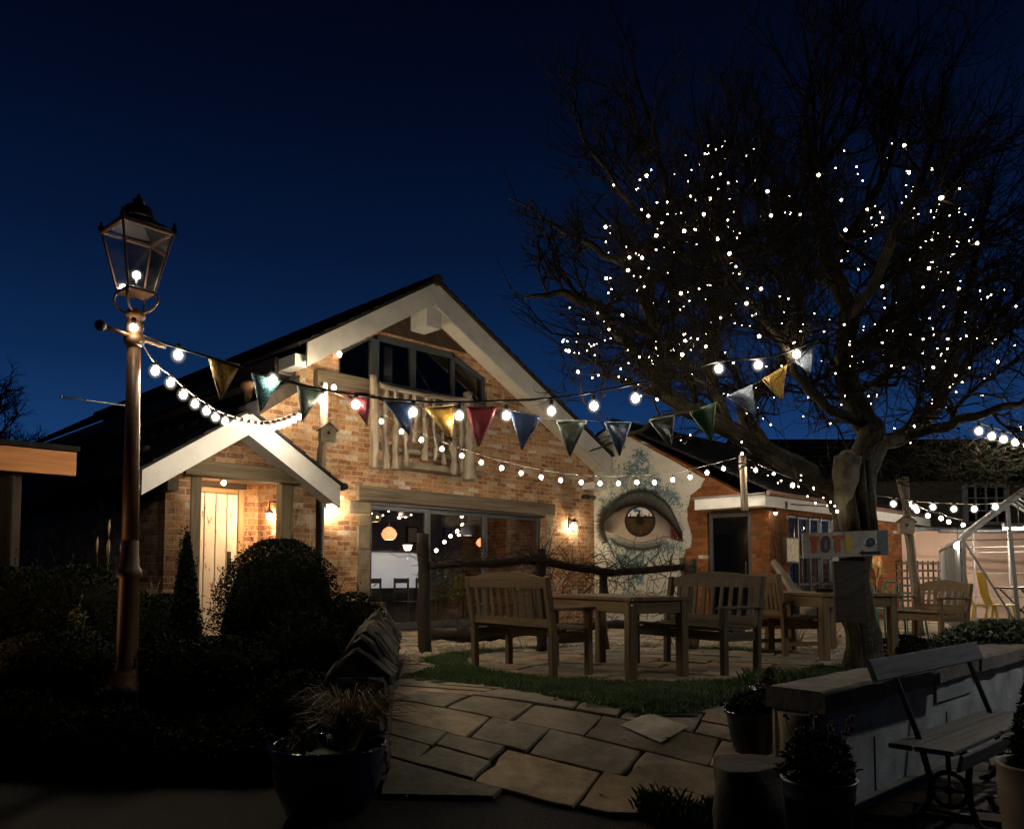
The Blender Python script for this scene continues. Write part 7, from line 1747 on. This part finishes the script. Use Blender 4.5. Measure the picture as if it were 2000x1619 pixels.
ss = thing('tree_stump', 'thick dark rough log stump standing at the path corner', 'stump', sc_)
m_ = MB(); m_.log((0, 0, 0), (-.01, .02, zt_), .20, .185, .16, 18, 10, .02, 5.3); m_.build('stump', m_plain('dark_stump', (.075, .058, .042), .9, .5, 10, 1.0, 18, c2=(.025, .02, .016)), ss)
bush('clipped_hedge', 'rounded dark green hedge behind the white wall at the right', gpt(1955, 8.2, .0), .72, .45, .50, 9000, m_plain('hedge_leaf', (.075, .10, .045), .45, .5, 6, c2=(.03, .042, .02)), .014, .03, 50)
for i, (px, Y, lab) in enumerate(((1790, 9.3, 'low leafy plant left of the clipped hedge'), (1838, 8.9, 'small shrub touching the clipped hedge'), (1760, 9.8, 'low dark plant under the far bench'))): bush('low_shrub', lab, gpt(px, Y, 0), .25, .22, .24, 900, LEAF, .015, .035, 60 + i)
grass_plant('lavender', 'dim spiky lavender behind the wall coping', Vector((at(1585, 1330, 6.3).x, 6.3, gz(2.3, 6.3))), .3, .25, 90, 14, TWIG)

# timber shelter at the left edge
SHL = thing('timber_shelter', 'timber shelter corner with orange lit fascia board at the left edge', 'shelter', (0, 0, 0))
e_ = at(148, 905, 8.3); ztp, zbt = at(148, 884, 8.3).z, at(148, 930, 8.3).z; ud = Vector((.7071, .7071, 0)); far_ = e_ - ud * 3.2
ORG = m_wood('lamplit_fascia', (.60, .24, .09), (.80, .38, .16), crack=.08)  # the lamp's orange light is mixed into the board colour
m_ = MB(); m_.bar((far_.x, far_.y, (ztp + zbt) / 2), (e_.x, e_.y, (ztp + zbt) / 2), .04, ztp - zbt); m_.build('fascia', ORG, SHL)
nv = Vector((-.7071, .7071, 0)); m_ = MB()
q0, q1 = Vector((far_.x, far_.y, ztp + .006)), Vector((e_.x, e_.y, ztp + .006)); m_.prism([q0 - nv * .06, q1 - nv * .06 + ud * .02, q1 + nv * 2.4 + ud * .02, q0 + nv * 2.4], (0, 0, .05)); m_.build('roof', SLATE, SHL)
m_ = MB(); m_.bar(Vector((e_.x, e_.y, (ztp + zbt) / 2)) + nv * .03 - ud * .02, Vector((e_.x, e_.y, (ztp + zbt) / 2)) + nv * 2.3 - ud * .02, .04, ztp - zbt - .02); m_.build('side_fascia', DRIFT, SHL)
for px, Y in ((18, 8.05), (-60, 7.2)):
    p = at(px, 1000, Y); m_ = MB(); m_.bar((p.x, p.y, -.2), (p.x, p.y, zbt + .02), .15, .15, (0, 1, 0), .01); m_.build('post', DRIFT, SHL)
ll = thing('string_line', 'thin pale washing line pole sticking out behind the lamp post', 'pole', at(120, 775, 9)); m_ = MB(); o = at(120, 775, 9); m_.tube([Vector((0, 0, 0)), at(245, 792, 9.4) - o], .012, 6); m_.sphere((0, 0, 0), .018); m_.build('pole', GALV, ll)
# the street lamp across the yard, outside the frame, that throws the bench shadow on the white wall
sl_ = thing('street_lamp', 'plain steel yard lamp on a tall post beyond the right edge', 'street lamp', (6.3, 6.35, -.46))
m_ = MB(); m_.tube([(0, 0, 0), (0, 0, 3.44)], [.05, .035], 10); m_.build('post', IRON, sl_)
m_ = MB(); m_.lathe([(.0, 3.48), (.10, 3.46), (.20, 3.38), (.22, 3.25)], (0, 0, 0), 20); m_.build('hood', IRON, sl_)
m_ = MB(); m_.sphere((0, 0, 3.29), .07, 12, 8); m_.build('bulb', m_emit('yard_lamp_glow', (.97, .97, .97), 760), sl_)
fl = thing('flood_lamp', 'small sodium flood lamp on a stake lighting the shelter fascia', 'lamp', (far_ - nv * 1.6 + Vector((1.5, 1.2, 0))))
fl.location.z = -.3; m_ = MB(); m_.tube([(0, 0, -.2), (0, 0, .5)], .02, 6); m_.build('stake', IRON, fl)
m_ = MB(); m_.box((-.09, -.05, .5), (.09, .03, .62)); m_.build('housing', IRON, fl)
m_ = MB(); m_.box((-.08, -.045, .621), (.08, .025, .625)); m_.build('lens', m_emit('sodium_lens', (1, .45, .16), 150), fl)
